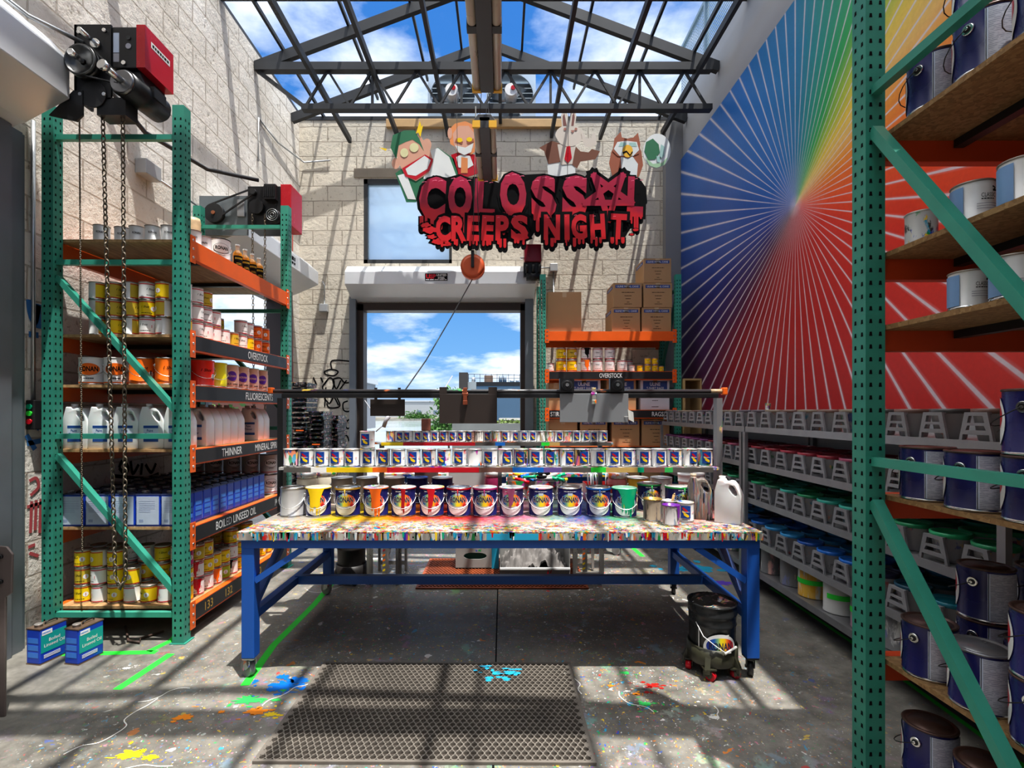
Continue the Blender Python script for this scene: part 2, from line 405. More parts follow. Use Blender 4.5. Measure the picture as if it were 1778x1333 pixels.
# F-style oil can
def fcan(front, txt=False):
    w, d, h = .083, .052, .222; b = MB(); b.box(-w, w, -d, d, .004, h)
    body = b.mesh('can_body', blue, bev=.008)
    t = MB(); t.box(-w-.001, w+.001, -d-.001, d+.001, h-.004, h+.003); t.box(-w-.001, w+.001, -d-.001, d+.001, 0, .006)
    c = MB(); c.cyl((-.05,0,h), (-.05,0,h+.016), .02, n=14); c.cyl((-.05,0,h+.014), (-.05,0,h+.022), .0225, n=14)
    hd = MB(); hd.tube([(-.012,0,h),(-.008,0,h+.014),(.01,0,h+.018),(.045,0,h+.018),(.06,0,h+.014),(.064,0,h)], .005, 6)
    L = MB(); f = XZ(-d-.0008); f2 = XZ(-d-.0014)
    if front == 'pale':
        L.box(-w+.006, w-.006, -d-.0009, -d, .014, h-.012, 0)
        for z in (.175,.16,.148,.136,.124,.112,.1): L.box(-.06, .05-.03*(z<.12), -d-.0014, -d-.0008, z, z+.0025, 1)
        L.box(-.06, -.03, -d-.0014, -d-.0008, .03, .05, 1)
        for s in (-1,1):
            for z in (.06,.1,.14): L.box(s*w-.0008 if s<0 else w, -w if s<0 else w+.0008, -d+.016, d-.016, z-.014, z+.014, 2)
        lab = L.mesh('label', [lblue, mat('label print',(.3,.36,.52),.5), lblu2])
    else:
        L.box(-w+.006, w-.006, -d-.0009, -d, .07, .185, 0); L.box(-w+.012, -.01, -d-.0018, -d, .178, .205, 3)
        L.geo(at(text('Boiled\nLinseed Oil', .125, .05, .01), .004, .125), f2, 1)
        bars(L, -.068, -.022, .192, .006, XZ(-d-.0024), 2, 8)
        for z in (.05,.042,.034): L.box(-.06, .04, -d-.0014, -d, z, z+.003, 1)
        for s in (-1,1):
            for z in (.06,.105,.15): L.box(s*w-.0008 if s<0 else w, -w if s<0 else w+.0008, -d+.014, d-.014, z-.016, z+.016, 2)
        lab = L.mesh('label', [teal, white, lblu2, white])
    lidm = mat('can top tin', (.22,.15,.11), .35, .6, .3, 10)
    return [('body', body), ('rim', t.mesh('can_rim', lidm if txt else mat('can rim dark',(.06,.08,.2),.4,.4))), ('cap', c.mesh('cap', mat('dull tin cap',(.3,.28,.27),.4,.5) )), ('handle', hd.mesh('handle', blackm)), ('label', lab)]
FC = fcan('pale'); FCT = fcan('teal', True)
# plastic jug with a looped handle
def jug_spec(m, label=True, w=.084, d=.055, h=.30, capm=None):
    out = [(-w,0),(w,0),(w,.19),(w-.012,.225),(w-.03,.262),(w-.052,.285),(.012,.288),(-.012,.278),(-.02,.283),(-.024,.296),(-.062,.296),(-.066,.283),(-.075,.25),(-w,.215)]
    hole = [(.012,.262),(.03,.262),(.046,.245),(.06,.215),(.062,.198),(.05,.19),(.03,.205),(.008,.24)]
    B = MB(); B.prism([(u,v+.0) for u,v in out], 2*d, XZ(-d), 0, [hole])
    body = B.mesh('jug_body', m, bev=.013)
    for p in body.polygons: p.use_smooth = True
    c = MB(); c.cyl((-.043,0,.294), (-.043,0,.316), .021, n=16)
    sp = [('body', body), ('cap', c.mesh('cap', capm or capw))]
    if label:
        L = MB(); f = XZ(-d-.0015)
        L.box(-.05, .05, -d-.001, -d, .05, .165, 0)
        L.box(-.05, .05, -d-.0016, -d, .145, .163, 1); L.box(-.05, .05, -d-.0016, -d, .05, .07, 1)
        L.geo(at(text('Paint\nThinner', .07, .045, .015), -.006, .115), f, 1)
        sp.append(('label', L.mesh('label', [mat('jug label',(.62,.68,.8),.5), mat('jug label blue',(.02,.08,.3),.5)])))
    return sp
JUG = jug_spec(plastic); JUGP = jug_spec(plastic, False); JUGS = jug_spec(plasto, False, capm=mat('worn cap',(.5,.4,.3),.5))
# cardboard box
def box_spec(w, d, h, m=kraft, lab='uline', side=True):
    b = MB(); b.box(-w/2, w/2, -d/2, d/2, 0, h)
    f = MB(); t = .003
    f.box(-w/2, w/2, -d/2, -.004, h, h+t); f.box(-w/2, w/2, .004, d/2, h, h+t)
    T = MB(); T.box(-.03, .03, -d/2-.001, -d/2, h-.07, h+t+.001); T.box(-.03, .03, -d/2, d/2, h+t, h+t+.001)
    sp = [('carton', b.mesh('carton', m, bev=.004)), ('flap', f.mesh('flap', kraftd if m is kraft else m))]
    sp.append(('tape', T.mesh('tape', mat('packing tape',(.5,.36,.22),.3,0,.05))))
    L = MB()
    if lab == 'uline':
        L.box(-w*.43, w*.43, -d/2-.001, -d/2, h*.80, h*.93, 0)
        L.geo(at(text('ULINE METAL CANS', w*.76, h*.07, .02), 0, h*.865), XZ(-d/2-.0018), 1)
        for z, q in ((.62,.5),(.48,.28),(.36,.2),(.22,.1),(.14,.3)):
            bars(L, .02*w-w*q*.45, .02*w+w*q*.45, h*z, h*.02, XZ(-d/2-.001), 2, int(z*100))
        L.box(-w/2-.001, -w/2, -d*.38, d*.38, h*.8, h*.93, 0)
        L.geo(at(text('ULINE METAL', d*.6, h*.07, .02), 0, h*.865), lambda u,v,w_=0: (-w/2-.0018, -u, v), 1)
    elif lab == 'rags':
        L.box(-w*.42, w*.42, -d/2-.001, -d/2, h*.62, h*.93, 0)
        L.geo(at(text('ULINE', w*.36, h*.12, .03), 0, h*.83), XZ(-d/2-.0018), 1)
        L.geo(at(text('T-SHIRT RAGS', w*.6, h*.09, .02), 0, h*.695), XZ(-d/2-.0018), 1)
        bars(L, -w*.1, w*.1, h*.3, h*.02, XZ(-d/2-.001), 2, 9); bars(L, -w*.12, w*.12, h*.1, h*.02, XZ(-d/2-.001), 2, 10)
    if lab: sp.append(('label', L.mesh('label', [uline, mat('box label print',(.62,.62,.66),.6,0,0), ink])))
    return sp
# caster
def caster(mb_f, mb_w, x, y, zt, r=.05, a=0.0, brake=False):
    c, s = math.cos(a), math.sin(a); T = lambda u, v, z: (x+u*c-v*s, y+u*s+v*c, z)
    mb_f.box(x-.035, x+.035, y-.035, y+.035, zt-.008, zt); mb_f.cyl((x,y,zt-.02), (x,y,zt-.006), .024, n=12)
    off = r*.55
    for q in (-1,1):
        p = [(-.02-off*.1,zt-.018),(.03,zt-.018),(off+.014,r),(off-.014,r*.9),(-.02,zt-.05)]
        mb_f.add([T(u, q*.02+e, z) for e in (0,.004*q) for u, z in p], [(0,1,2,3,4),(9,8,7,6,5)]+[(i,(i+1)%5,5+(i+1)%5,5+i) for i in range(5)])
    mb_w.cyl(T(off,-.016,r), T(off,.016,r), r, n=20); mb_f.cyl(T(off,-.028,r), T(off,.028,r), .009, n=8)
# ------------------------------------------------------------------ room
XL, XR, YB, YF, ZT = -3.22, 2.82, 8.05, -4.0, 6.28
def struct(o): o['kind'] = 'structure'; return o
def blocks(name, uv, tintA, tintB, mort):
    g = N(name); s = g.n('ShaderNodeSeparateXYZ', {0: g.co()}).outputs
    v = g.n('ShaderNodeCombineXYZ', {0: s[uv], 1: s[2], 2: 0.0}).outputs[0]
    dis = g.noise(g.co(), 2.2, 3, .6, 1); wv = g.n('ShaderNodeMix', data_type='RGBA', blend_type='ADD'); wv.inputs['Factor'].default_value = .03
    g.set(wv.inputs[6], v); g.set(wv.inputs[7], dis)
    b = g.n('ShaderNodeTexBrick', {'Vector': wv.outputs[2], 'Color1': tintA+(1,), 'Color2': tintB+(1,), 'Mortar': mort+(1,), 'Scale': 1.0, 'Mortar Size': .008, 'Mortar Smooth': .35, 'Bias': 0.0, 'Brick Width': .46, 'Row Height': .235})
    n1 = g.noise(g.co(), 1.3, 6, .65); n2 = g.noise(g.co(), 16, 5, .7)
    c = g.mix(g.ramp(n1, [(.4,0),(.66,.6)]), b.outputs[0], (.56,.51,.44))
    c = g.mix(g.ramp(n2, [(.28,.8),(.42,0)]), c, (.2,.16,.11))
    h = g.math('ADD', g.math('MULTIPLY', b.outputs['Fac'], -1.6), g.math('MULTIPLY', n2, .9))
    return g.fin(c, .85, bump=h, bs=.8, bd=.015)
blkL = blocks('whitewashed block wall left', 1, (.86,.83,.78), (.78,.745,.69), (.5,.44,.38))
blkB = blocks('whitewashed block wall back', 0, (.72,.675,.58), (.64,.59,.5), (.38,.33,.27))
# floor -------------------------------------------------------------
g = N('painted concrete floor'); v = g.co()
n1 = g.noise(v, .9, 6, .6); n2 = g.noise(v, 9, 6, .7); n3 = g.noise(v, 60, 3, .6)
base = g.ramp(g.math('ADD', g.math('MULTIPLY', n1, .55), g.math('MULTIPLY', n2, .45)), [(.34,(.07,.066,.06)),(.5,(.185,.175,.155)),(.66,(.32,.30,.265))])
sx = g.n('ShaderNodeSeparateXYZ', {0: v}).outputs
work = g.ramp(g.math('ADD', g.math('MULTIPLY', g.math('ABSOLUTE', g.math('ADD', sx[0], .1)), .3), g.math('MULTIPLY', n1, .5)), [(.55,.095),(1.0,.0)])
def spots(sc, cut, cellsc, warp):
    w = g.n('ShaderNodeMix', data_type='RGBA', blend_type='ADD'); w.inputs['Factor'].default_value = warp
    g.set(w.inputs[6], v); g.set(w.inputs[7], g.noise(v, sc*.7, 3, .5, 1))
    vo = g.n('ShaderNodeTexVoronoi', {'Vector': w.outputs[2], 'Scale': sc})
    rnd = g.n('ShaderNodeSeparateColor', {0: vo.outputs['Color']}).outputs
    m1 = g.math('LESS_THAN', vo.outputs['Distance'], g.math('MULTIPLY', rnd[1], .36))
    m2 = g.math('GREATER_THAN', rnd[2], cut)
    hue = g.ramp(rnd[0], [(0,(.6,.03,.03)),(.1,(.8,.25,.02)),(.22,(.85,.6,.03)),(.36,(.03,.4,.12)),(.46,(.02,.35,.6)),(.58,(.02,.1,.5)),(.68,(.7,.25,.35)),(.76,(.8,.8,.78))], 'CONSTANT')
    return g.math('MULTIPLY', m1, m2), hue
c = base
for sc, cut, warp in ((15,.78,.16),(36,.5,.08),(80,.4,.04)):
    m_, hue = spots(sc, cut, sc, warp); m_ = g.math('MULTIPLY', m_, g.math('MULTIPLY', work, 10.0, clamp=True)); c = g.mix(m_, c, hue)
pn = g.ramp(g.noise(v, 5.5, 6, .68), [(.57,0),(.63,.8)]); hz = g.n('ShaderNodeHueSaturation', {'Saturation': 1.7, 'Value': .9, 'Color': g.noise(v, 2.5, 2, .5, 1)}).outputs[0]
c = g.mix(g.math('MULTIPLY', pn, g.math('MULTIPLY', work, 6.0, clamp=True)), c, hz)
fl = g.fin(c, g.ramp(n2, [(.3,.38),(.7,.62)]), bump=n3, bs=.12, bd=.004)
b = MB(); b.box(-5, 4, YF-.2, YB+.25, -.12, 0)
floor = struct(obj('floor', b.mesh('floor', fl)))
def blob(cx, cy, rx, ry, seed, z=.0012, spikes=.5, n=60):
    q = random.Random(seed); ph = [(q.random()*6.28, q.randint(3,11), q.random()) for _ in range(6)]
    pts = []
    for i in range(n):
        t = 2*PI*i/n; k = 1+spikes*.35*sum(a*math.sin(f*t+p) for p, f, a in ph)/1.6
        pts.append((cx+rx*k*math.cos(t), cy+ry*k*math.sin(t)))
    return pts
def FL(z): return lambda u, v, w=0: (u, v, z+w)
def splash(name, m, items):
    b = MB()
    for i, (cx, cy, rx, ry, sd) in enumerate(items): b.flat(blob(cx, cy, rx, ry, sd, spikes=.75), FL(.0012+.0002*(i%4)))
    obj('paint_splash', b.mesh('paint_splash', m), floor)
def fpt(px, py): Y = F*EYE/(py-CY); return WX(px, Y), Y
def cluster(px, py, r, k, seed, sq=.8):
    x, y = fpt(px, py); q = random.Random(seed)
    return [(x+q.gauss(0,r*.8)*(i>0), y+q.gauss(0,r*sq*.6)*(i>0), r*(.55 if i==0 else q.uniform(.04,.25)), r*(.3 if i==0 else q.uniform(.03,.16)), seed*100+i) for i in range(k)]
SQ = []
sblue = mat('spilt blue', (.005,.17,.62), .4); scyan = mat('spilt cyan', (.02,.35,.55), .4); sred = mat('spilt red', (.45,.02,.015), .4); sgrn = mat('spilt green', (.05,.5,.12), .4)
syel = mat('spilt yellow', (.85,.62,.02), .4); sorg = mat('spilt orange', (.85,.28,.02), .4); swht = mat('spilt white', (.75,.75,.72), .5); spur = mat('spilt violet', (.12,.06,.45), .4)
splash('b', sblue, cluster(495,1190,.16,16,1)+cluster(515,1180,.1,8,2)); splash('r', sred, cluster(1133,1190,.07,14,3))
splash('g', sgrn, cluster(1085,1168,.05,8,4)+cluster(1120,1222,.06,14,5)+cluster(430,1215,.12,9,21)); splash('c', scyan, cluster(1205,985,.3,12,6))
splash('y', syel, cluster(225,1310,.1,8,7)+cluster(260,1315,.06,6,8)+cluster(470,1240,.06,9,22)); splash('o', sorg, cluster(445,1235,.1,9,9)+cluster(320,1245,.08,6,10)+cluster(1105,1205,.04,9,11)+cluster(1060,1190,.03,9,17))
splash('w', swht, cluster(220,1160,.04,12,12)+cluster(1090,1200,.03,10,13)+cluster(650,970,.1,14,14)+cluster(1240,1245,.05,5,15)); splash('v', spur, cluster(1250,1012,.2,5,16))
q = random.Random(41)
for (px, py, n_, r_) in ((1010,1205,7,.12),(1075,1200,6,.1),(455,1225,6,.12),(1245,1250,5,.06),(110,1310,8,.15),(330,1195,5,.12),(620,1010,6,.2),(300,1330,6,.15)):
    x, y = fpt(px, py); pts = [(x, y)]; a = q.random()*6
    for _ in range(n_): a += q.uniform(-.9,.9); pts.append((pts[-1][0]+r_*.45*math.cos(a), pts[-1][1]+r_*.45*math.sin(a)))
    SQ.append(pts)
b = MB(); b.box(-.045,-.035,.5,YB,.0,.0008); obj('floor_joint', b.mesh('floor_joint', ink), floor)
def tape(pts, label, w=.05):
    b = MB()
    for (a, c_) in zip(pts[:-1], pts[1:]): b.bar((a[0],a[1],.0011), (c_[0],c_[1],.0011), w, .0008)
    tag(obj('floor_tape', b.mesh('floor_tape', lime)), label, 'floor tape')
tape([fpt(203,1197), fpt(297,1135)], 'short bright green tape strip on bare floor in front of the rack corner')
tape([fpt(92,1136), fpt(272,1132)], 'green tape strip running across under the blue oil cans')
tape([fpt(258,1131), fpt(297,1112), (-2.36,3.9)], 'green tape strip running under the left rack from its front corner', .045)
tape([fpt(425,1190), fpt(475,1120), fpt(545,1050), fpt(600,985)], 'long green tape line under the left end of the blue table', .05)
tape([fpt(1338,1020), fpt(1405,1065), fpt(1475,1112), (2.32,2.2)], 'thin green tape line along the foot of the metal cup shelving', .03)
tape([fpt(1092,945), fpt(1116,966)], 'short green tape piece on the floor behind the table', .05)
# walls -------------------------------------------------------------
def wall_boxes(spans, fixed, axis):      # spans: (a0,a1,z0,z1) pieces along the wall
    b = MB()
    for a0, a1, z0, z1 in spans:
        if axis == 'y': b.box(fixed[0], fixed[1], a0, a1, z0, z1)
        else: b.box(a0, a1, fixed[0], fixed[1], z0, z1)
    return b
D2a, D2b, DZ = 5.45, 7.42, 3.28
D3a, D3b = -1.2, 3.25
wl = wall_boxes([(YF,D3a,0,ZT),(D3a,D3b,3.42,ZT),(D3b,D2a,0,ZT),(D2a,D2b,DZ,ZT),(D2b,YB,0,ZT)], (XL-.22, XL), 'y')
wall_left = struct(obj('wall_left', wl.mesh('wall_left', blkL)))
b = MB(); b.box(XL-.22, XL, YF, YB+.2, ZT, ZT+.05); obj('coping', b.mesh('coping', steeld), wall_left)
BX0, BX1, WX0, WX1, WZ0, WZ1 = -2.3, .36, -2.2, -.8, 3.93, 5.27
wb = wall_boxes([(XL-.22,BX0,0,DZ+.02),(BX1,XR+.2,0,DZ+.02),(XL-.22,WX0,DZ+.02,WZ1),(WX0,WX1,DZ+.02,WZ0),(WX1,XR+.2,DZ+.02,WZ1),(XL-.22,XR+.2,WZ1,6.2)], (YB, YB+.25), 'x')
wall_back = struct(obj('wall_back', wb.mesh('wall_back', blkB)))
b = MB(); b.box(XL-.2, XR+.2, YB-.01, YB+.27, 6.2, 6.26); obj('coping', b.mesh('coping', steeld), wall_back)
wr = MB(); wr.box(XR, XR+.2, YF, YB+.2, 0, 6.42)
wall_right = struct(obj('wall_right', wr.mesh('wall_right', greyw)))
b = MB(); b.box(2.55, XR-.001, YB-.145, YB-.001, 0, 6.1); struct(obj('trim_2', b.mesh('wall_return', mat('grey return',(.27,.27,.275),.6,0,.1,2))))
b = MB(); b.box(XR, XR+.2, YF, YB+.2, 6.42, 6.5); obj('coping', b.mesh('coping', steeld), wall_right)
b = MB(); b.box(XL-.2, XR+.2, YF-.2, YF, 0, 6.2); struct(obj('wall_front', b.mesh('wall_front', greyw)))
b = MB(); b.box(-1.83, 1.02, YB-.07, YB-.002, 6.06, 6.19); struct(obj('trim_1', b.mesh('timber_trim', mat('timber',(.5,.32,.15),.6,0,.25,4), bev=.006)))
b = MB(); b.box(WX0-.15, WX1+.6, YB-.02, YB, WZ1+.02, WZ1+.16); obj('lintel', b.mesh('lintel', mat('lintel',(.33,.28,.22),.8,0,.25,4)), wall_back)
# graffiti on the walls
def wallL(u, v, w=0): return (XL+.004+w, u, v)
gb = MB(); q = random.Random(5)
def scrawl(mb, pts, w, fr, m=0):
    pts = [Vector(p) for p in pts]; sm = []
    for i in range(len(pts)-1):
        p0, p1, p2, p3 = pts[max(i-1,0)], pts[i], pts[i+1], pts[min(i+2,len(pts)-1)]
        for k in range(6):
            t = k/6; sm.append(.5*((2*p1)+(p2-p0)*t+(2*p0-5*p1+4*p2-p3)*t*t+(3*p1-p0-3*p2+p3)*t**3))
    sm.append(pts[-1]); vs = []
    for i, p in enumerate(sm):
        d = sm[min(i+1,len(sm)-1)]-sm[max(i-1,0)]
        n_ = Vector((-d.y, d.x)).normalized()*(w/2); vs += [fr(*(p-n_)), fr(*(p+n_))]
    mb.add(vs, [(2*i,2*i+2,2*i+3,2*i+1) for i in range(len(sm)-1)], m)
def pb(pts): return [(WX(x,YB), WZ(y,YB)) for x, y in pts]
fb = lambda u, v, w=0: (u, YB-.004, v)
for L in ([(563,645),(575,641),(587,645),(580,652),(566,650),(563,645)],[(576,640),(577,626),(608,627)],[(568,660),(560,672),(566,680),(577,676),(580,662),(572,656),(563,668)],[(578,658),(590,656),(598,664),(606,664)],
          [(578,660),(584,675),(592,660)],[(590,676),(602,660)],[(567,700),(573,708),(590,705),(585,690)],[(563,690),(572,700),(580,690),(588,704)],[(604,696),(596,700),(597,712),(606,714),(610,706)],
          [(566,672),(564,706)],[(544,655),(550,668)],[(557,655),(561,664)],[(606,728),(599,736),(604,744),(610,738)],[(590,738),(586,748),(594,752),(598,742),(590,738)],[(594,760),(602,756),(606,766)],[(584,744),(588,760),(600,772)]):
    scrawl(gb, pb(L), .022, fb)
obj('graffiti', gb.mesh('graffiti', ink, fix=False), wall_back)
def pl(pts): return [(XL*F/(x-CX), EYE-(y-CY)/F*(XL*F/(x-CX))) for x, y in pts]
gb = MB()
for L in ([(49,520),(52,545),(60,560),(66,530)],[(66,528),(66,570)],[(49,580),(66,582)]): scrawl(gb, pl(L), .04, wallL, 0)
for L in ([(60,712),(72,730),(62,745)],[(46,770),(70,765)],[(45,755),(60,780)]): scrawl(gb, pl(L), .035, wallL, 0)
for L in ([(50,835),(62,830),(66,845),(52,860)],[(54,870),(52,925)],[(62,868),(60,920)],[(70,866),(68,925)],[(46,880),(74,872)],[(48,950),(60,945)],[(50,960),(66,965)]): scrawl(gb, pl(L), .022, wallL, 1)
obj('graffiti', gb.mesh('graffiti', [mat('blue spray',(.03,.16,.42),.8), mat('red spray',(.45,.08,.09),.8)], fix=False), wall_left)
gb = MB()
fi = lambda pts: [(XL*F/(x-CX), EYE-(y-CY)/F*(XL*F/(x-CX))) for x, y in pts]
for L in ([(206,812),(212,800),(222,812),(216,822),(206,812)],[(226,800),(230,822),(240,806)],[(246,804),(244,824)],[(252,806),(262,820),(270,804)],[(196,826),(250,830),(275,822)]): scrawl(gb, fi(L), .03, wallL)
obj('graffiti', gb.mesh('graffiti', ink, fix=False), wall_left)
gb = MB()
for pts in SQ: scrawl(gb, pts, .006, lambda u, v, w=0: (u, v, .0019))
obj('paint_dribble', gb.mesh('paint_dribble', swht, fix=False), floor)
# mural ----------------------------------------------------------------
MC = Vector((XR-.034, 4.82, 3.535))
g = N('sunburst mural'); s = g.n('ShaderNodeSeparateXYZ', {0: g.co()}).outputs
u = g.math('MULTIPLY', s[1], -1.0); vneg = g.math('MULTIPLY', s[2], -1.0)
ang = g.math('ARCTAN2', u, vneg); rad = g.math('SQRT', g.math('ADD', g.math('MULTIPLY', u, u), g.math('MULTIPLY', s[2], s[2])))
fac = g.math('ADD', g.math('DIVIDE', ang, 2*PI), .5)
D = lambda a: (a+180)/360
n1 = g.noise(g.co(), .8, 3, .5); n2 = g.noise(g.co(), 30, 3, .6)
fac2 = g.math('ADD', fac, g.math('MULTIPLY', g.math('SUBTRACT', n1, .5), .06))
col = g.ramp(fac2, [(0,(0.011,0.211,0.449)),(D(-150),(0.011,0.172,0.554)),(D(-120),(0.013,0.132,0.475)),(D(-92),(0.018,0.066,0.330)),(D(-76),(0.026,0.024,0.158)),(D(-60),(0.079,0.013,0.066)),(D(-42),(0.238,0.007,0.021)),(D(-15),(0.370,0.008,0.013)),(D(0),(0.422,0.008,0.011)),(D(30),(0.528,0.016,0.013)),
                   (D(60),(0.686,0.029,0.011)),(D(76),(0.818,0.079,0.011)),(D(92),(0.850,0.172,0.011)),(D(104),(0.850,0.317,0.026)),(D(113),(0.850,0.528,0.145)),(D(124),(0.818,0.607,0.066)),(D(134),(0.396,0.554,0.040)),(D(144),(0.026,0.422,0.079)),(D(158),(0.008,0.330,0.238)),(1,(0.011,0.211,0.449))])
pk = g.ramp(g.noise(g.co(), .55, 2, .5), [(.5,0),(.75,.22)])
col = g.mix(pk, col, g.mix(.22, col, (.7,.5,.5)))
ph = g.math('FRACT', g.math('ADD', g.math('DIVIDE', ang, math.radians(5.0)), 100.5)); dd = g.math('ABSOLUTE', g.math('SUBTRACT', ph, .5))
wob = g.math('MULTIPLY', g.noise(g.co(), 4, 2), .03)
dd = g.math('ADD', dd, wob)
ray = g.ramp(dd, [(.055,1),(.09,0)]); glow = g.ramp(dd, [(.05,.22),(.17,0)])
core = g.ramp(rad, [(0,.75),(.12,.2),(.5,0)])
msk = g.math('MAXIMUM', g.math('MULTIPLY', ray, .86), g.math('MAXIMUM', glow, core))
c = g.mix(msk, col, (.72,.68,.74))
c = g.mix(1.0, c, g.n('ShaderNodeCombineXYZ', {i: g.math('ADD', g.math('MULTIPLY', n2, .25), .87) for i in range(3)}).outputs[0], 'MULTIPLY')
mur = g.fin(c, .42)
b = MB(); b.box(0, .03, 1.2-MC.y, 7.9-MC.y, 1.585-MC.z, 5.5-MC.z)
tag(obj('mural', b.mesh('mural', [mur], fix=False), None, MC), 'huge rainbow sunburst mural with white rays on the right wall', 'mural')
# roll-up doors, hoods --------------------------------------------------
bronze = mat('bronze door track', (.055,.038,.032), .45, .3, .2, 3); guide = mat('grey door guide', (.2,.22,.25), .45, .4, .2, 3)
d = struct(thing('door_1', None, None)); b = MB()
for x0, x1 in ((BX0, BX0+.1), (BX1-.07, BX1)): b.box(x0, x1, YB-.02, YB+.2, 0, DZ)
b.box(BX0, BX1, YB-.02, YB+.2, DZ-.1, DZ+.02); obj('door_frame', b.mesh('door_frame', bronze), d)
b = MB(); b.box(BX0-.1, BX0, YB-.1, YB, 0, DZ+.1); b.box(BX1, BX1+.13, YB-.1, YB, 0, DZ+.1); obj('door_guide', b.mesh('door_guide', guide), d)
d = struct(thing('door_2', None, None)); b = MB()
for y0, y1 in ((D2a, D2a+.08), (D2b-.08, D2b)): b.box(XL-.2, XL+.02, y0, y1, 0, DZ)
b.box(XL-.2, XL+.02, D2a, D2b, DZ-.1, DZ+.02); obj('door_frame', b.mesh('door_frame', bronze), d)
b = MB(); b.box(XL, XL+.1, D2a-.12, D2a, 0, DZ+.1); b.box(XL, XL+.1, D2b, D2b+.12, 0, DZ+.1); obj('door_guide', b.mesh('door_guide', guide), d)
d = struct(thing('door_3', None, None)); b = MB()
for k in range(43): b.box(XL-.12, XL-.1+.015*(k%2), D3a, D3b-.08, .08*k, .08*k+.078)
obj('slat_curtain', b.mesh('slat_curtain', mat('dark slats',(.05,.045,.045),.5,.3)), d)
b = MB(); b.box(XL-.2, XL+.0, D3b-.09, D3b+.0, 0, 3.45); obj('door_frame', b.mesh('door_frame', bronze), d)
b = MB(); b.box(XL, XL+.05, D3b-.02, D3b+.1, 0, 3.42); b.box(XL+.05, XL+.075, D3b-.1, D3b+.0, 0, 3.42); b.box(XL+.005, XL+.035, D3b+.1, D3b+.13, 0, 3.42); obj('door_guide', b.mesh('door_guide', guide), d)
HP = [(0,3.40),(.14,3.45),(.42,3.60),(.42,3.84),(.30,3.98),(0,3.98)]; HP2 = [(0,3.31),(.14,3.36),(.44,3.49),(.44,3.68),(.32,3.79),(0,3.79)]
def hood(y0, y1, label, bracket, HP=HP):
    b = MB(); b.prism(HP, y1-y0, lambda u, v, w: (XL+.003+u, y0+w, v)); t = thing('roll_door_hood', label, 'door hood', (XL, (y0+y1)/2, 3.6))
    t.location = (0,0,0); obj('hood_shell', b.mesh('hood_shell', hoodm, bev=.006), t)
    b = MB()
    for yy in bracket: b.prism([(.28,3.5),(.46,3.46),(.5,3.5),(.5,3.66),(.44,3.66),(.36,3.58)], .012, lambda u, v, w: (XL+u, yy+w, v))
    obj('end_bracket', b.mesh('end_bracket', blackm), t); return t
h1 = hood(-1.4, 3.28, 'long white sloped roll-door hood in the upper left corner', (3.285,))
h2 = hood(5.40, 7.66, 'white roll-door hood on the left wall behind the rack', (), HP2)
b = MB(); b.box(.021, .024, 6.3, 6.9, 3.52, 3.65); bars(b, -.2, .2, 3.61, .05, lambda u, v, w=0: (.0255, 6.6+u, v), 1, 3); bars(b, -.2, .2, 3.55, .03, lambda u, v, w=0: (.0255, 6.6+u, v), 1, 4)
lp = obj('label', b.mesh('hood_label', [mat('hood plate',(.55,.58,.62),.4), ink]), h2); lp.location = (XL+.42, 0, 0)
b = MB(); HX0, HX1 = WX(598,7.6), WX(930,7.6)
b.prism(HP2, HX1-HX0, lambda u, v, w: (HX0+w, YB-.003-u, v)); t = thing('roll_door_hood', 'white roll-door hood with small sign plate over the back doorway', 'door hood', (0,0,0))
obj('hood_shell', b.mesh('hood_shell', hoodm, bev=.006), t)
yf = YB-.445; b = MB(); x0, x1 = WX(738,yf), WX(777,yf); z0, z1 = WZ(487,yf), WZ(474.5,yf)
b.box(x0, x1, yf-.003, yf, z0, z1, 0); zc = (z0+z1)/2; fr = XZ(yf-.0045)
b.geo(at(text('USP', .15, .07, .05), x0+.09, zc+.008), fr, 1); b.geo(at(text('UNITED\nSTEEL', .15, .075, .03), x1-.09, zc+.006), fr, 2); bars(b, x0+.01, x1-.01, z0+.014, .011, fr, 2, 5)
obj('sign_plate', b.mesh('sign_plate', [ink, red, white]), t)
# upper window -------------------------------------------------------------
w_ = struct(thing('window_1', None, None)); b = MB(); fw = .06
b.box(WX0, WX0+fw, YB-.0, YB+.12, WZ0, WZ1); b.box(WX1-fw*.7, WX1, YB-.0, YB+.12, WZ0, WZ1); b.box(WX0, WX1, YB, YB+.12, WZ1-fw*1.3, WZ1); b.box(WX0, WX1, YB, YB+.12, WZ0, WZ0+fw)
obj('window_frame', b.mesh('window_frame', mat('window frame',(.04,.042,.045),.5)), w_)
g = N('hazy glass'); tr = g.n('ShaderNodeBsdfTransparent', {0:(.9,.95,1,1)}); df = g.n('ShaderNodeBsdfTranslucent', {0:(.75,.85,.92,1)}); gl = g.n('ShaderNodeBsdfGlossy', {1:.05})
m1 = g.n('ShaderNodeMixShader', {0:.5, 1:tr.outputs[0], 2:df.outputs[0]}); m2 = g.n('ShaderNodeMixShader', {0:.08, 1:m1.outputs[0], 2:gl.outputs[0]})
g.t.links.new(m2.outputs[0], g.t.nodes['Material Output'].inputs[0])
b = MB(); b.box(WX0+fw*.5, WX1-fw*.4, YB+.05, YB+.056, WZ0+.03, WZ1-.04); obj('pane', b.mesh('pane', g.m), w_)
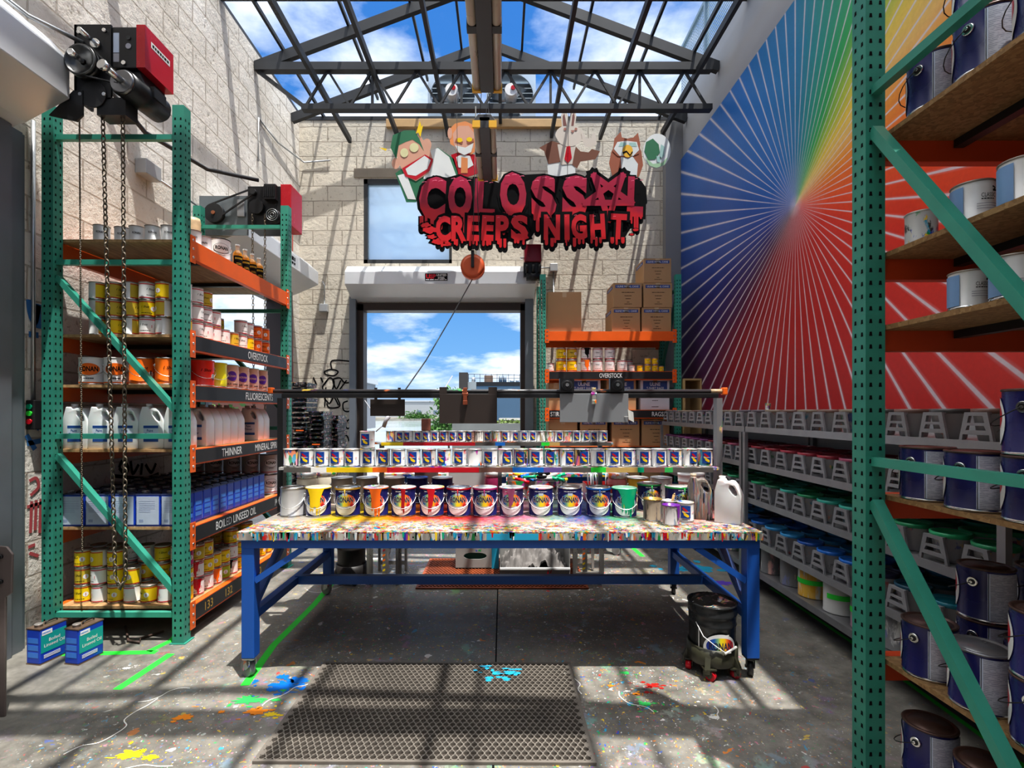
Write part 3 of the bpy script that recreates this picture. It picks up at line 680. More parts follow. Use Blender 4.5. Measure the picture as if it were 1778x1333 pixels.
# skylight roof -------------------------------------------------------------
roof = struct(thing('ceiling', None, None)); EZ, RZ, RXc = 6.05, 7.18, -.2
JY = (6.6, 3.95, 1.3, -1.35)
def joist(y):
    b = MB(); b.box(XL+.02, XR-.1, y-.05, y+.05, 6.0, 6.1); b.box(XL+.62, XR-.1, y-.05, y+.05, 5.49, 5.56)
    b.bar((XL+.05,y,6.0), (XL+.66,y,5.53), .045, .045)
    n = 9; xs = [XL+.66+(XR-.16-XL-.66)*i/n for i in range(n+1)]
    for i in range(n):
        m_ = (xs[i]+xs[i+1])/2
        b.bar((xs[i],y,5.55), (m_,y,6.02), .028, .028); b.bar((m_,y,6.02), (xs[i+1],y,5.55), .028, .028)
        if i % 2: b.bar((m_,y,6.02), (m_,y,5.55), .03, .03)
    return b.mesh('roof_joist', steeld)
for y in JY: obj('roof_joist', joist(y), roof)
b = MB(); b.box(XL-.1, XR+.1, 5.75, 5.85, 6.31, 6.40); b.box(XL-.1, XR+.1, 2.7, 2.8, 6.31, 6.4); obj('cross_beam', b.mesh('cross_beam', steeld), roof)
for y in (7.75,)+JY:
    b = MB(); b.bar((XL,y,EZ), (RXc,y,RZ), .07, .13); b.bar((RXc,y,RZ), (XR,y,EZ), .07, .13); obj('gable_rafter', b.mesh('gable_rafter', steeld), roof)
for x, z in ((-2.41,5.87),(-1.66,5.95),(-.86,5.97),(-.03,6.15),(.78,5.95),(1.55,5.92),(2.53,5.98)):
    b = MB(); b.box(x-.024, x+.024, YF, YB-.02, z-.045, z+.045); obj('purlin', b.mesh('purlin', steeld), roof)
for x in (-2.85,-2.0,-1.2,-.62,.3,1.15,1.95,2.5):
    z = EZ+.1+(RZ-EZ)*(1-abs(x-RXc)/3.02); b = MB(); b.box(x-.016, x+.016, YF, YB+.1, z-.025, z+.025); obj('glazing_bar', b.mesh('glazing_bar', steeld), roof)
g = N('roof glass'); tr = g.n('ShaderNodeBsdfTransparent', {0:(.97,.985,1,1)}); gl = g.n('ShaderNodeBsdfGlossy', {1:.03}); fr_ = g.n('ShaderNodeFresnel', {0:1.12})
m1 = g.n('ShaderNodeMixShader', {0:fr_.outputs[0], 1:tr.outputs[0], 2:gl.outputs[0]}); g.t.links.new(m1.outputs[0], g.t.nodes['Material Output'].inputs[0])
for a, c_ in (((XL-.1,EZ+.13),(RXc,RZ+.18)), ((RXc,RZ+.18),(XR+.1,EZ+.13))):
    b = MB(); b.add([(a[0],YF,a[1]),(c_[0],YF,c_[1]),(c_[0],YB+.15,c_[1]),(a[0],YB+.15,a[1])], [(0,1,2,3)]); obj('glass_pane', b.mesh('glass_pane', g.m), roof)
# exhaust fans seen through the gable
fanm = mat('fan housing', (.42,.5,.58), .4, .5, .15, 4)
for k, (px, lab) in enumerate(((787,'left-hand square exhaust fan with white motor above the back wall'), (887,'square exhaust fan with white motor above the back wall, nearer the mural'))):
    t = thing('exhaust_fan', lab, 'fan', (WX(px,8.32), 8.32, 6.27), 0, None); R_, zc = .36, .42
    b = MB(); k_ = 28; circ = [(R_*math.cos(2*PI*i/k_), zc+R_*math.sin(2*PI*i/k_)) for i in range(k_)]
    b.prism([(-.4,0),(.4,0),(.4,.84),(-.4,.84)], .03, XZ(-.12), 0, [circ]); b.box(-.4,.4,.18,.2,0,.84) if False else None
    for x0, x1, z0, z1 in ((-.4,-.38,0,.84),(.38,.4,0,.84),(-.4,.4,0,.02),(-.4,.4,.82,.84)): b.box(x0, x1, -.1, .2, z0, z1)
    obj('housing', b.mesh('fan_housing', fanm), t)
    b = MB()
    for j in range(9): b.bar((-.37,.17,.09+.083*j), (.37,.17,.09+.083*j), .03, .068)
    obj('louvre', b.mesh('louvre', steel), t)
    b = MB()
    for j in range(4):
        a = j*PI/2+.6; b.add([(.05*math.cos(a),.05,zc+.05*math.sin(a)),(.33*math.cos(a),.02,zc+.33*math.sin(a)),(.33*math.cos(a+.7),.11,zc+.33*math.sin(a+.7)),(.06*math.cos(a+.9),.09,zc+.06*math.sin(a+.9))], [(0,1,2,3)])
    obj('blade', b.mesh('fan_blade', steel, fix=False), t)
    b = MB(); b.bar((0,-.06,0), (0,-.06,.84), .03, .02); b.bar((0,-.08,.02), (0.0,-.08,.3), .06, .02); obj('strut', b.mesh('strut', blackm), t)
    b = MB(); b.cyl((0,-.28,zc), (0,-.02,zc), .1, n=20); b.cyl((0.03,-.295,zc+.02), (.03,-.28,zc+.02), .035, n=12, m=1); obj('motor', b.mesh('fan_motor', [white, red]), t)
# wire-mesh screen beyond the right wall top
b = MB(); y0, y1 = 6.2, 8.3
for i in range(43): b.bar((XR+.12,y0+(y1-y0)*i/42,6.5), (XR+.12,y0+(y1-y0)*i/42,7.5), .006, .006)
for i in range(22): b.bar((XR+.12,y0,6.5+i/21), (XR+.12,y1,6.5+i/21), .006, .006)
t = thing('mesh_screen', 'pale blue wire-mesh guard screen on top of the right wall', 'screen', (0,0,0)); sm_ = mat('screen blue',(.25,.35,.42),.5); obj('mesh', b.mesh('mesh', sm_, fix=False), t)
b = MB(); b.bar((XR+.12,y0,7.5), (XR+.12,y1,7.5), .05, .05); b.bar((XR+.12,7.3,6.5), (XR+.12,7.3,7.5), .06, .06); b.bar((XR+.12,y0,6.5), (XR+.12,y0,7.5), .05, .05); obj('screen_rail', b.mesh('screen_rail', sm_), t)
# ------------------------------------------------------------------ outside
b = MB(); b.box(-12, 12, YB+.25, 14, -.5, -.12); b.box(-12, XL-.22, -6, YB+.25, -.5, -.12); struct(obj('ground_outside', b.mesh('ground_outside', mat('yard concrete',(.2,.195,.185),.8,0,.15,1))))
b = MB(); b.box(-150, 150, 14, 420, -2.4, -2.2); struct(obj('water', b.mesh('water', mat('canal water',(.3,.35,.38),.12,0,.05,.1))))
b = MB(); b.box(-150, 150, 205, 420, -2.3, -1.0); b.box(-150,150,203,206,-2.3,-1.3); struct(obj('far_bank', b.mesh('far_bank', mat('rubble bank',(.3,.28,.24),.9,0,.4,.4))))
def shed(name, x0, x1, Y, z0, z1, m, label, band=None, dy=25):
    t = thing(name, label, 'building', ((x0+x1)/2, Y, z0)); w = (x1-x0)/2; b = MB(); b.box(-w, w, 0, dy, 0, z1-z0); obj('wall', b.mesh('shed_wall', m), t)
    b = MB(); b.box(-w-.3, w+.3, -.3, dy, z1-z0, z1-z0+.5); obj('roof', b.mesh('shed_roof', mat('shed roof',(.45,.47,.5),.6)), t)
    b = MB()
    for i in range(6): x = -w+(2*w)*(i+.5)/6; b.box(x-.8, x+.8, -.1, 0, 1.5, 3)
    obj('window', b.mesh('shed_window', mat('shed glass',(.15,.2,.28),.2)), t); return t
Yw = 215.0
shed('warehouse', WX(600,Yw), WX(770,Yw), Yw, -1.0, WZ(697,Yw), mat('warehouse white',(.34,.36,.38),.6,0,.1,.1), 'long low white warehouse across the water, left part of the doorway view')
shed('warehouse', WX(775,190), WX(1000,190), 208, -1.0, WZ(700,208), mat('warehouse grey',(.2,.23,.27),.6,0,.1,.1), 'grey-blue warehouse across the water behind the leafy tree')
Yb_ = 70.0; x0, x1 = WX(801,Yb_), WX(935,Yb_); zt = WZ(663,Yb_); sc_ = Yb_/F
t = thing('plant_building', 'blue-grey industrial building with rooftop tanks and railing', 'building', (x0, Yb_, -2.2)); zz = zt+2.2
b = MB(); b.box(0, 26*sc_, 0, 12, 0, zz, 1); b.box(26*sc_, x1-x0, .05, 12, 0, zz, 0); b.box(26*sc_, x1-x0, .0, .05, zz*.93, zz, 2); obj('wall', b.mesh('plant_wall', [mat('slate siding',(.05,.1,.16),.6,0,.1,.5), mat('pale siding',(.24,.26,.27),.6), blackm]), t)
b = MB(); b.box(-.3, .9, -.3, .9, 0, zz+1.3); obj('stair_tower', b.mesh('stair_tower', mat('tower brown',(.035,.03,.028),.7)), t)
b = MB()
for i in range(14): x = .2+(x1-x0-.4)*i/13; b.bar((x,.1,zz), (x,.1,zz+1.1), .06, .06)
b.bar((0,.1,zz+1.1), (x1-x0,.1,zz+.9), .06, .06); b.bar((0,.1,zz+.55), (x1-x0,.1,zz+.5), .05, .05); obj('railing', b.mesh('roof_railing', steeld), t)
b = MB(); b.box(39*sc_, 54*sc_, 2, 4, zz, zz+1.05); obj('rooftop_unit', b.mesh('rooftop_unit', mat('rust unit',(.2,.12,.08),.7)), t)
for xx in (68, 75.5): b = MB(); b.cyl((xx*sc_,2,zz), (xx*sc_,2,zz+.95), .26, n=14); obj('tank', b.mesh('roof_tank', mat('tank grey',(.16,.2,.25),.5)), t)
b = MB(); b.cyl((20*sc_,1.5,zz), (20*sc_,1.5,zz+.7), .3, n=12); b.cyl((88*sc_,1.5,zz), (88*sc_,1.5,zz+.4), .3, n=12); b.cyl((98*sc_,1.5,zz), (98*sc_,1.5,zz+.45), .25, n=12); obj('vent', b.mesh('roof_vent', steel), t)
# dock wall with weeds
t = thing('dock_wall', 'stained concrete dock wall with weeds along its top beyond the doorway', 'wall', (0,0,0)); b = MB(); x0 = WX(785,24.0)
b.box(x0, 14, 24, 26, -2.3, WZ(735,24)); b.box(WX(865,24), 14, 25, 33, -2.3, WZ(729,25))
obj('concrete', b.mesh('dock_concrete', mat('dock concrete',(.17,.17,.16),.85,0,.4,.9)), t)
def leafy(n, fn, size, seed):
    q = random.Random(seed); b = MB()
    for _ in range(n):
        p = Vector(fn(q)); a = Vector((q.gauss(0,1),q.gauss(0,1),q.gauss(0,1))).normalized(); c_ = a.cross(Vector((q.gauss(0,1),q.gauss(0,1),.3))).normalized(); s_ = size*q.uniform(.6,1.3)
        b.add([p-a*s_, p+c_*s_*.5, p+a*s_, p-c_*s_*.5], [(0,1,2,3)])
    return b
leafm = mat('leaf green bush', (.055,.15,.022), .6, 0, .35, 2); weedm = mat('weed green', (.11,.17,.03), .7, 0, .3, 2)
obj('weeds', leafy(1500, lambda q: (q.uniform(x0+.4,14), 24.1+q.random()*.8, WZ(735,24)+abs(q.gauss(0,.09))), .09, 3).mesh('weeds', weedm, fix=False), t)
Yt = 30.0; t = thing('leafy_tree', 'small green leafy tree on the dock edge behind the dark hanging board', 'tree', (WX(778,Yt), Yt, -2.2))
b = MB(); b.tube([(0,0,0),(.05,0,1.6),(-.05,0,2.8),(.1,0,4.2)], .06, 6); b.tube([(-.05,0,2.4),(-.6,.1,3.0),(-.9,0,3.3)], .03, 5); obj('stem', b.mesh('tree_stem', mat('bark',(.1,.07,.05),.9)), t)
def crown(q):
    cx, cz, r = q.choice([(0,3.9,.8),(-.5,2.9,.75),(.5,4.6,.6),(-.3,4.4,.7),(.9,4.2,.6),(-.7,2.4,.5),(.3,3.0,.8)])
    return (cx+q.gauss(0,r*.4), q.gauss(0,.4), cz+q.gauss(0,r*.4))
obj('foliage', leafy(1600, crown, .14, 4).mesh('tree_foliage', leafm, fix=False), t)
Yk = 207.0
tag(obj('shoreline_bush', leafy(900, lambda q: (q.gauss(WX(728,Yk), 3.2), Yk-4+q.random()*2, -1.6+abs(q.gauss(0,1.2))), .5, 9).mesh('bush', leafm, fix=False)), 'low green bush on the far bank of the water', 'bush')
t = thing('distant_crane', 'thin pale crane boom far off above the rooftops', 'crane', (WX(768,300), 300, -1)); b = MB(); b.bar((0,0,0), (0,0,16), .9, .9); b.bar((0,0,14), (6,0,WZ(652,300)+1), .5, .5); obj('boom', b.mesh('crane_boom', mat('crane pale',(.6,.55,.55),.6), fix=False), t)
# yard seen through the left doorway
shed('brick_shed', -40, -19, 34, -.3, 3.0, mat('brick red shed',(.16,.06,.04),.8,0,.2,1), 'low red brick shed seen through the left doorway', dy=8)
tag(obj('yard_bush', leafy(1600, lambda q: (q.uniform(-17,-10.5), 20+q.gauss(0,.5), -.1+abs(q.gauss(.7,.6))), .16, 12).mesh('bush', leafm, fix=False)), 'green bushes outside the left doorway behind the jugs', 'bush')
shed('pale_shed', -30, -14.5, 50, -.3, 4.6, mat('pale shed',(.22,.23,.26),.7), 'pale block building seen through the left doorway', dy=8)
# ------------------------------------------------------------------ sky, sun, camera
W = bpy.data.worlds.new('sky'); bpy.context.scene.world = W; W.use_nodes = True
class NW(N):
    def __init__(s, t): s.t = t
g = NW(W.node_tree); bg = W.node_tree.nodes['Background']
dv = g.n('ShaderNodeTexCoord').outputs['Generated']; s = g.n('ShaderNodeSeparateXYZ', {0: dv}).outputs
up = g.math('MAXIMUM', s[2], 0.0); den = g.math('ADD', up, .22)
pv = g.n('ShaderNodeCombineXYZ', {0: g.math('DIVIDE', s[0], den), 1: g.math('DIVIDE', s[1], den), 2: g.math('MULTIPLY', s[2], 2.0)}).outputs[0]
mp = g.n('ShaderNodeMapping', {0: pv}); mp.inputs['Location'].default_value = (3.1, 1.55, .4)
cn = g.noise(mp.outputs[0], 1.55, 9, .56); cn2 = g.noise(mp.outputs[0], 3.4, 6, .55)
zen = g.ramp(up, [(0,(.3,.42,.56)),(.1,(.14,.31,.55)),(.3,(.055,.2,.47)),(1,(.02,.12,.4))])
cm = g.ramp(cn, [(.42,0),(.54,.75),(.64,1)]); cc = g.ramp(cn2, [(.3,(.42,.48,.56)),(.55,(.85,.87,.9))])
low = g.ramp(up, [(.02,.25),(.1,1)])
skyc = g.mix(g.math('MULTIPLY', cm, low), zen, cc); skyc = g.mix(g.ramp(up, [(.66,0),(.76,1)]), skyc, (2.05,2.03,2.0))  # sky overhead, out of view, brightened as added fill for the shadows
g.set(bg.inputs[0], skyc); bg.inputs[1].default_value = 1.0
sun = bpy.data.lights.new('sun', 'SUN'); sun.energy = 4.3; sun.angle = .009; sun.color = (1.0,.955,.88)
so = bpy.data.objects.new('sun', sun); COL.objects.link(so); so.rotation_euler = Vector((-.19,.22,-1.0)).to_track_quat('-Z','Y').to_euler()
cam = bpy.data.cameras.new('camera'); co = bpy.data.objects.new('camera', cam); COL.objects.link(co)
cam.sensor_width = 36; cam.lens = F/1778*36; cam.shift_x = (889-CX)/1778; cam.shift_y = (CY-666.5)/1778; cam.clip_end = 1000
co.location = (0,0,EYE); co.rotation_euler = (PI/2,0,0); bpy.context.scene.camera = co
sc = bpy.context.scene; sc.view_settings.view_transform = 'Standard'; sc.view_settings.look = 'None'; sc.view_settings.exposure = 0.6
vs = sc.view_settings; vs.use_curve_mapping = True; cm_ = vs.curve_mapping; cv_ = cm_.curves[3]
for x_, y_ in ((.03,.025),(.3,.325),(.62,.72)): cv_.points.new(x_, y_)
cm_.update()
try:
    sc.cycles.use_denoising = True; sc.cycles.max_bounces = 6; sc.cycles.diffuse_bounces = 4; sc.cycles.transparent_max_bounces = 8
    sc.cycles.caustics_reflective = False; sc.cycles.caustics_refractive = False; sc.cycles.sample_clamp_indirect = 4.0
except Exception: pass
# ------------------------------------------------------------------ pallet racks
UW = .078
def upright_mesh(Hh, pitch=.0508):
    b = MB(); h = UW/2
    b.box(-h, h, -h, h, .006, Hh, 0); b.box(-h-.01, h+.02, -h-.015, h+.015, 0, .006, 0)
    n = int((Hh-.08)/pitch); e = .0007
    for i in range(n):
        z = .06+i*pitch
        for s_ in (-.019,.019):
            a, c_ = s_-.0065, s_+.0065
            for w in (-h-e, h+e):
                b.add([(a,w,z-.008),(c_,w,z-.008),(c_-.002,w,z+.009),(a+.002,w,z+.009)], [(0,1,2,3)], 1)
                b.add([(w,a,z-.008),(w,c_,z-.008),(w,c_-.002,z+.009),(w,a+.002,z+.009)], [(0,1,2,3)], 1)
    return b.mesh('upright', [green, ink], fix=False)
def rack(label, loc, rz, L, D, Hh, levels, ends, deckm=wood, name='pallet_rack', beamside=orange):
    t = thing(name, label, 'rack', loc, rz); um = upright_mesh(Hh); h = UW/2
    for x in (h, L-h):
        for y in (h, D-h): obj('upright', um, t, (x, y, 0))
    for k, x in enumerate((h, L-h)):
        for z in ends[0]: b = MB(); b.bar((x,UW,z), (x,D-UW,z), .035, .035); obj('brace', b.mesh('brace', green), t)
        for y0, z0, y1, z1 in ends[1]: b = MB(); b.bar((x,y0*D+(UW if y0<.5 else -UW),z0), (x,y1*D+(UW if y1<.5 else -UW),z1), .036, .042, up=(1,0,0)); obj('brace', b.mesh('brace', green), t)
    for lv in levels:
        z, bh, strip_, words_ = lv[:4]
        for side, y0, y1 in ((0,-.002,.042), (1,D-.042,D+.002)):
            b = MB(); b.box(UW, L-UW, y0, y1, z-bh, z); b.box(UW, L-UW, y0+.004 if side else y0+.004, y1-.004, z-bh-.001, z-bh)
            bm_ = obj('beam', b.mesh('beam', beamside, bev=.004), t)
            for xx in (UW, L-UW-.045):
                b = MB(); yy = -.007 if side == 0 else D+.002
                b.box(xx-.012*(xx<L/2), xx+.045+.012*(xx>L/2), yy, yy+.005, z-.16, z+.03)
                for q_ in (-.12,-.06,0): b.cyl((xx+.02, yy-.003, z+q_), (xx+.02, yy+.007, z+q_), .009, n=8, m=1)
                obj('connector', b.mesh('connector', [beamside, chrome], bev=.0), bm_)
            if side == 0 and strip_:
                b = MB(); b.box(UW+.05, L-UW-.05, -.006, -.0025, z-bh+.012, z-.006, 0); fr = XZ(-.0068)
                for w_, fx, wd in words_: b.geo(at(text(w_, wd, min(.062, bh*.55), .004), UW+(L-2*UW)*fx, z-bh/2+.002), fr, 1 if not lv[4:] else 2)
                obj('label_strip', b.mesh('label_strip', [blackp, chalk, mat('ochre chalk',(.5,.3,.06),.8,0,0)], fix=False), bm_)
        b = MB(); b.box(UW+.008, L-UW-.008, .046, D-.046, z-.018, z+.001); obj('deck_board', b.mesh('deck_board', deckm), t)
        for q_ in (.3,.7): b = MB(); b.box(L*q_-.02, L*q_+.02, .05, D-.05, z-.05, z-.0185); obj('crossbar', b.mesh('crossbar', blackm), t)
    return t
LX, LY, LL, LD = -2.162, 3.44, 1.76, .965
LZ = [2.775, 2.115, 1.765, 1.315, .775, .225]
ch = [(1, 2.5, 0, 1.59), (1, 1.28, 0, .34)]
rack('tall green pallet rack with orange beams crowded with cans, left side', (LX, LY, 0), PI/2, LL, LD, 3.66,
     [(LZ[0],.13,0,()), (LZ[1],.115,1,[('OVERSTOCK',.6,.36)]), (LZ[2],.115,1,[('FLUORESCENTS',.62,.5)]), (LZ[3],.11,1,[('THINNER',.33,.3),('MINERAL SPIRITS',.72,.5)]),
      (LZ[4],.12,1,[('BOILED LINSEED OIL',.38,.62),('JACKS GREY',.88,.25)]), (LZ[5],.12,1,[('133',.13,.1),('132',.3,.1),('134',.46,.1),('130',.6,.1)],1)], ([3.455,2.6,1.41,.19], ch))
def lp(X, Y, i): return (X, Y, LZ[i]+.002)
# level 1: white quarts, big oval pail, oil bottles
WQ = [('body', EN['white'][0][1]), ('lid', EN['white'][1][1])]
nb = MB(); nb.geo(at(text('RONAN', .05, .015, .02), 0, .07), CYLF(QR+.0008), 0); ell(nb, 0, .07, .001, .001, CYLF(QR), 0); WQ.append(('label', nb.mesh('label', ink)))
ws = [(-2.86,3.62),(-2.74,3.66),(-2.62,3.64),(-2.5,3.63),(-2.385,3.63)]
for i, (x, y) in enumerate(ws): put(WQ, 'quart_can', f'white quart can on the rack top shelf, {ORD[i]} from the wall', 'paint can', lp(x,y,0), .5, 'white quarts on the rack top shelf')
for i, y in enumerate((3.72,3.85)): put(WQ, 'quart_can', f'lavender-white quart can behind the front orange beam, {ORD[i]} from the corner post', 'paint can', lp(-2.265,y,0), .5, 'white quarts on the rack top shelf')
wp = pail_spec(white, LAB['oval'], blackp)
wpd = pail_spec(mat('dusty white can',(.55,.5,.47),.45), LAB['oval'], mat('dark pail lid',(.12,.11,.11),.5), handle=False)
put(wp, 'paint_pail', 'big white pail with oval black lettering above the top orange beam', 'paint pail', lp(-2.3,4.12,0), .75)
def bottle_spec():
    b = MB(); b.lathe([(0,0),(.036,0),(.038,.004),(.038,.13),(.034,.145),(.018,.165)], 16); n_ = MB(); n_.lathe([(.018,.165),(.016,.185),(.016,.2)], 14); c_ = MB(); c_.lathe([(0,.215),(.0185,.215),(.0185,.197),(.0,.197)], 14)
    L = MB(); f = CYLF(.0385); rect(L, -.045, .045, .03, .115, f, 0, 10); rect(L, -.03, .03, .085, .1, CYLF(.0389), 1); L.geo(at(text('LINSEED', .05, .012), 0, .0925), CYLF(.0392), 0); rect(L, -.025,.025,.04,.043, CYLF(.0389), 1); rect(L,-.02,.02,.05,.053,CYLF(.0389),1)
    return [('bottle_body', b.mesh('bottle_body', amber)), ('neck', n_.mesh('bottle_neck', mat('clear neck',(.8,.65,.5),.15))), ('cap', c_.mesh('cap', capw)), ('label', L.mesh('label', [ink, yel2]))]
BT = bottle_spec()
for i in range(4): put(BT, 'oil_bottle', f'amber oil bottle with black label on the top shelf, {ORD[i]} from the white pail', 'bottle', lp(-2.245,4.3+.125*i,0), .75, 'amber oil bottles')
rb = MB(); rb.lathe([(0,0),(.05,0),(.055,.02),(.052,.2),(.056,.33),(.05,.36),(.0,.37)], 14); put(rb.mesh('bag', mat('tan bag',(.55,.4,.24),.5,0,.4,20)), 'foam_bag', 'tan plastic-wrapped roll standing on the rack top shelf', 'bag', lp(-2.5,4.1,0))
# level 2: enamel quarts three high
cols = [-2.99,-2.872,-2.754,-2.636,-2.518,-2.40,-2.275]
kinds = ['dark','white','dark','white','yellow','white','yellow']
def stack(keys, x, y, i, base, rz, grp):
    for k, key in enumerate(keys):
        nm = {'dark':'dull yellow','white':'white','yellow':'yellow','orange':'orange','redrun':'red-streaked white','green':'yellow-green','magenta':'magenta','black':'black-streaked white','orangerun':'orange-streaked white'}[key]
        put(EN[key], 'quart_can', f'{nm} quart can, {ORD[k]} tier, {base}', 'paint can', (x+R.uniform(-.003,.003), y+R.uniform(-.003,.003), LZ[i]+.002+k*(QH+.001)), rz+R.uniform(-.5,.5), grp)
q = random.Random(3)
for c_, x in enumerate(cols[1:6]):
    for k in range(2):
        stack([q.choice(['white','dark','yellow','white']) for _ in range(3)], x, 3.6+.12*k, 1, f'{ORD[c_]} stack from the wall, {("front","second")[k]} row, overstock shelf', q.choice([-1.2,.9,2.2]), 'enamel quarts on the overstock shelf')
rt = [(3.62,['yellow','yellow','white'],-.3),(3.75,['white','white','white'],2.0),(3.87,['white','white','dark'],.6),(3.99,['orangerun','white'],.4),(4.12,['white'],.2),(4.26,['dark'],2),(4.4,['white','white'],1.4),(4.52,['yellow','white'],2),(4.68,['orange','orange'],.5),(4.82,['orange','orange'],.6)]
for k, (y, ks, rz) in enumerate(rt): stack(ks, -2.272, y, 1, f'{ORD[k]} stack along the aisle edge, overstock shelf', rz, 'enamel quarts on the overstock shelf')
for k, (y, ks) in enumerate(((4.05,['dark','white']),(4.3,['white','dark']),(4.5,['white']))): stack(ks, -2.42, y, 1, f'{ORD[k]} stack of the inner row, overstock shelf', 2, 'enamel quarts on the overstock shelf')
# level 3: fluorescents
og = pail_spec(white, LAB['orangeoval'], white); sg = pail_spec(orng, LAB['script'], chrome)
for i, (x, sp, lb) in enumerate(((-2.93,og,'white gallon pail with orange oval on the fluorescents shelf, nearest the wall'),(-2.752,og,'white gallon pail with orange oval on the fluorescents shelf, second from the wall'),(-2.574,sg,'orange gallon pail with script lettering on the fluorescents shelf'),(-2.39,sg,'orange gallon pail on the fluorescents shelf beside the corner post'))):
    put(sp, 'paint_pail', lb, 'paint pail', lp(x,3.63,2), .35+.1*i)
fl_ = [(crim,'script','red'),(mat('fluorescent red',(.85,.03,.01),.35),'script','bright red'),(mat('fluorescent yellow',(.85,.75,.02),.35),None,'fluorescent yellow')]
for i, (m_, lb, nm) in enumerate(fl_[1:]): put(pail_spec(m_, LAB[lb] if lb else None, m_), 'paint_pail', f'{nm} gallon pail on the aisle edge of the fluorescents shelf', 'paint pail', lp(-2.262,3.82+.176*i,2), .9)
put(pail_spec(crim, LAB['script'], chrome), 'paint_pail', 'dark red gallon pail just behind the corner post, fluorescents shelf', 'paint pail', lp(-2.45,3.84,2), .8)
pk_ = pail_spec(mat('pink pail',(.75,.42,.3),.4), LAB['pink'], mat('pale lid',(.5,.6,.4),.4), handle=False)
for i in range(4): put(pk_, 'paint_pail', f'pink-labelled pail with violet oval, {ORD[i]} along the aisle, fluorescents shelf', 'paint pail', lp(-2.262,4.176+.174*i,2), .9, 'pink-labelled pails')
put(pail_spec(mat('fluorescent green',(.1,.75,.1),.4), LAB['pink'], lime, handle=False), 'paint_pail', 'green-topped pail at the far end of the fluorescents shelf', 'paint pail', lp(-2.44,4.8,2), .9)
# level 4: jugs
for i, x in enumerate((-3.0,-2.823,-2.645,-2.467,-2.29)): put(JUG, 'plastic_jug', f'white thinner jug with looped handle, front row, {ORD[i]} from the wall', 'jug', lp(x,3.61,3), R.uniform(-.06,.06), 'white thinner jugs')
for i, y in enumerate((3.85,3.965,4.08,4.195,4.31,4.66,4.775)): put(JUG, 'plastic_jug', f'white jug along the aisle edge of the thinner shelf, {ORD[i]} behind the corner post', 'jug', lp(-2.3,y,3), R.uniform(-.02,.02), 'white thinner jugs')
# level 5: blue oil cans, white pails
for c_ in range(5):
    for k in range(11):
        put(FC, 'oil_can', f'blue oil can with pale label, {ORD[k]} row from front, {ORD[c_]} from the wall', 'oil can', lp(-3.0+.176*c_,3.585+.1085*k,4), R.uniform(-.02,.02), 'blue linseed oil cans')
for c_ in range(5):
    for k in range(2): put(wpd if k else wp if c_==4 else wpd, 'paint_pail', f'white oval-label pail, {("lower","upper")[k]} tier, {ORD[c_]} from the wall, behind blue oil cans', 'paint pail', (-3.0+.178*c_, 4.97, LZ[4]+.002+k*(PH+.001)), .7, 'white pails behind the oil cans')
# level 6: yellow quarts
ks6 = [['yellow','dark','yellow'],['white','white','yellow'],['yellow','yellow','yellow'],['white','yellow'],['yellow'],['redrun'],['yellow','yellow']]
for c_, x in enumerate(cols[:7]):
    if c_ < 6: stack(ks6[c_], x, 3.62, 5, f'front stack, {ORD[c_]} from the wall, bottom shelf', R.choice([-.6,.2,-.9]), 'yellow enamel quarts on the bottom shelf')
    if c_ < 6: stack([R.choice(['yellow','yellow','white']) for _ in range(3)], x+.01, 3.745, 5, f'second-row stack, {ORD[c_]} from the wall, bottom shelf', R.choice([-.4,.3,1]), 'yellow enamel quarts on the bottom shelf')
r6 = [(3.63,['yellow','yellow','magenta']),(3.76,['redrun','redrun','dark']),(3.885,['white','yellow','yellow']),(4.0,['orangerun','yellow']),(4.12,['green','yellow']),(4.245,['black','white','yellow']),(4.37,['yellow','yellow']),(4.5,['white','dark','yellow']),(4.625,['yellow','white']),(4.75,['yellow','yellow']),(4.87,['yellow'])]
for k, (y, ks) in enumerate(r6): stack(ks, -2.272, y, 5, f'{ORD[k]} stack along the aisle edge, bottom shelf', .5, 'yellow enamel quarts on the bottom shelf')
for k in range(5): stack(['yellow','white','dark'], -2.395, 3.89+.16*k, 5, f'{ORD[k]} stack of the inner row, bottom shelf', 1, 'yellow enamel quarts on the bottom shelf')
# two oil cans on the floor
for x0, x1, yb, lab in ((50,108,1138,'blue linseed oil can with teal label on the floor, nearest the wall'), (118,170,1135,'blue linseed oil can with teal label on the floor by the rack post')):
    Y = 3.24; put(FCT, 'oil_can', lab, 'oil can', (WX((x0+x1)/2,Y)+.01, Y, 0), math.radians(80), 'oil cans on the floor')
# ------------------------------------------------------------------ back rack
BXr, BYr, BLr = WX(938,7.1), 7.1, WX(1183,7.1)-WX(938,7.1)
BZ = [2.70, 2.14, 1.60, 1.09, .55]
rack('green pallet rack with orange beams and cardboard boxes by the back wall', (BXr, BYr, 0), 0, BLr, .78, 3.5,
     [(BZ[0],.13,0,()), (BZ[1],.12,1,[('OVERSTOCK',.5,.32)]), (BZ[2],.12,1,[('STIR',.07,.12),('RAGS',.86,.16)]), (BZ[3],.12,1,[('CLEANER',.3,.28)]), (BZ[4],.12,1,())], ([3.3,1.9,.2], [(0,1.8,1,.9),(0,3.2,1,2.3)]))
def boxat(px0, px1, py0, i, lab, d=.46, w=None, m=kraft, kind='uline', z=None, Y=7.16, h=None):
    x0, x1 = WX(px0,Y), WX(px1,Y); zb = BZ[i]+.002 if z is None else z; hh = h or (WZ(py0,Y)-zb)
    return put(box_spec(x1-x0-.008, d, hh-.004, m, kind), 'cardboard_box', lab, 'box', ((x0+x1)/2, Y+d/2, zb)), zb+hh
bh_ = .345
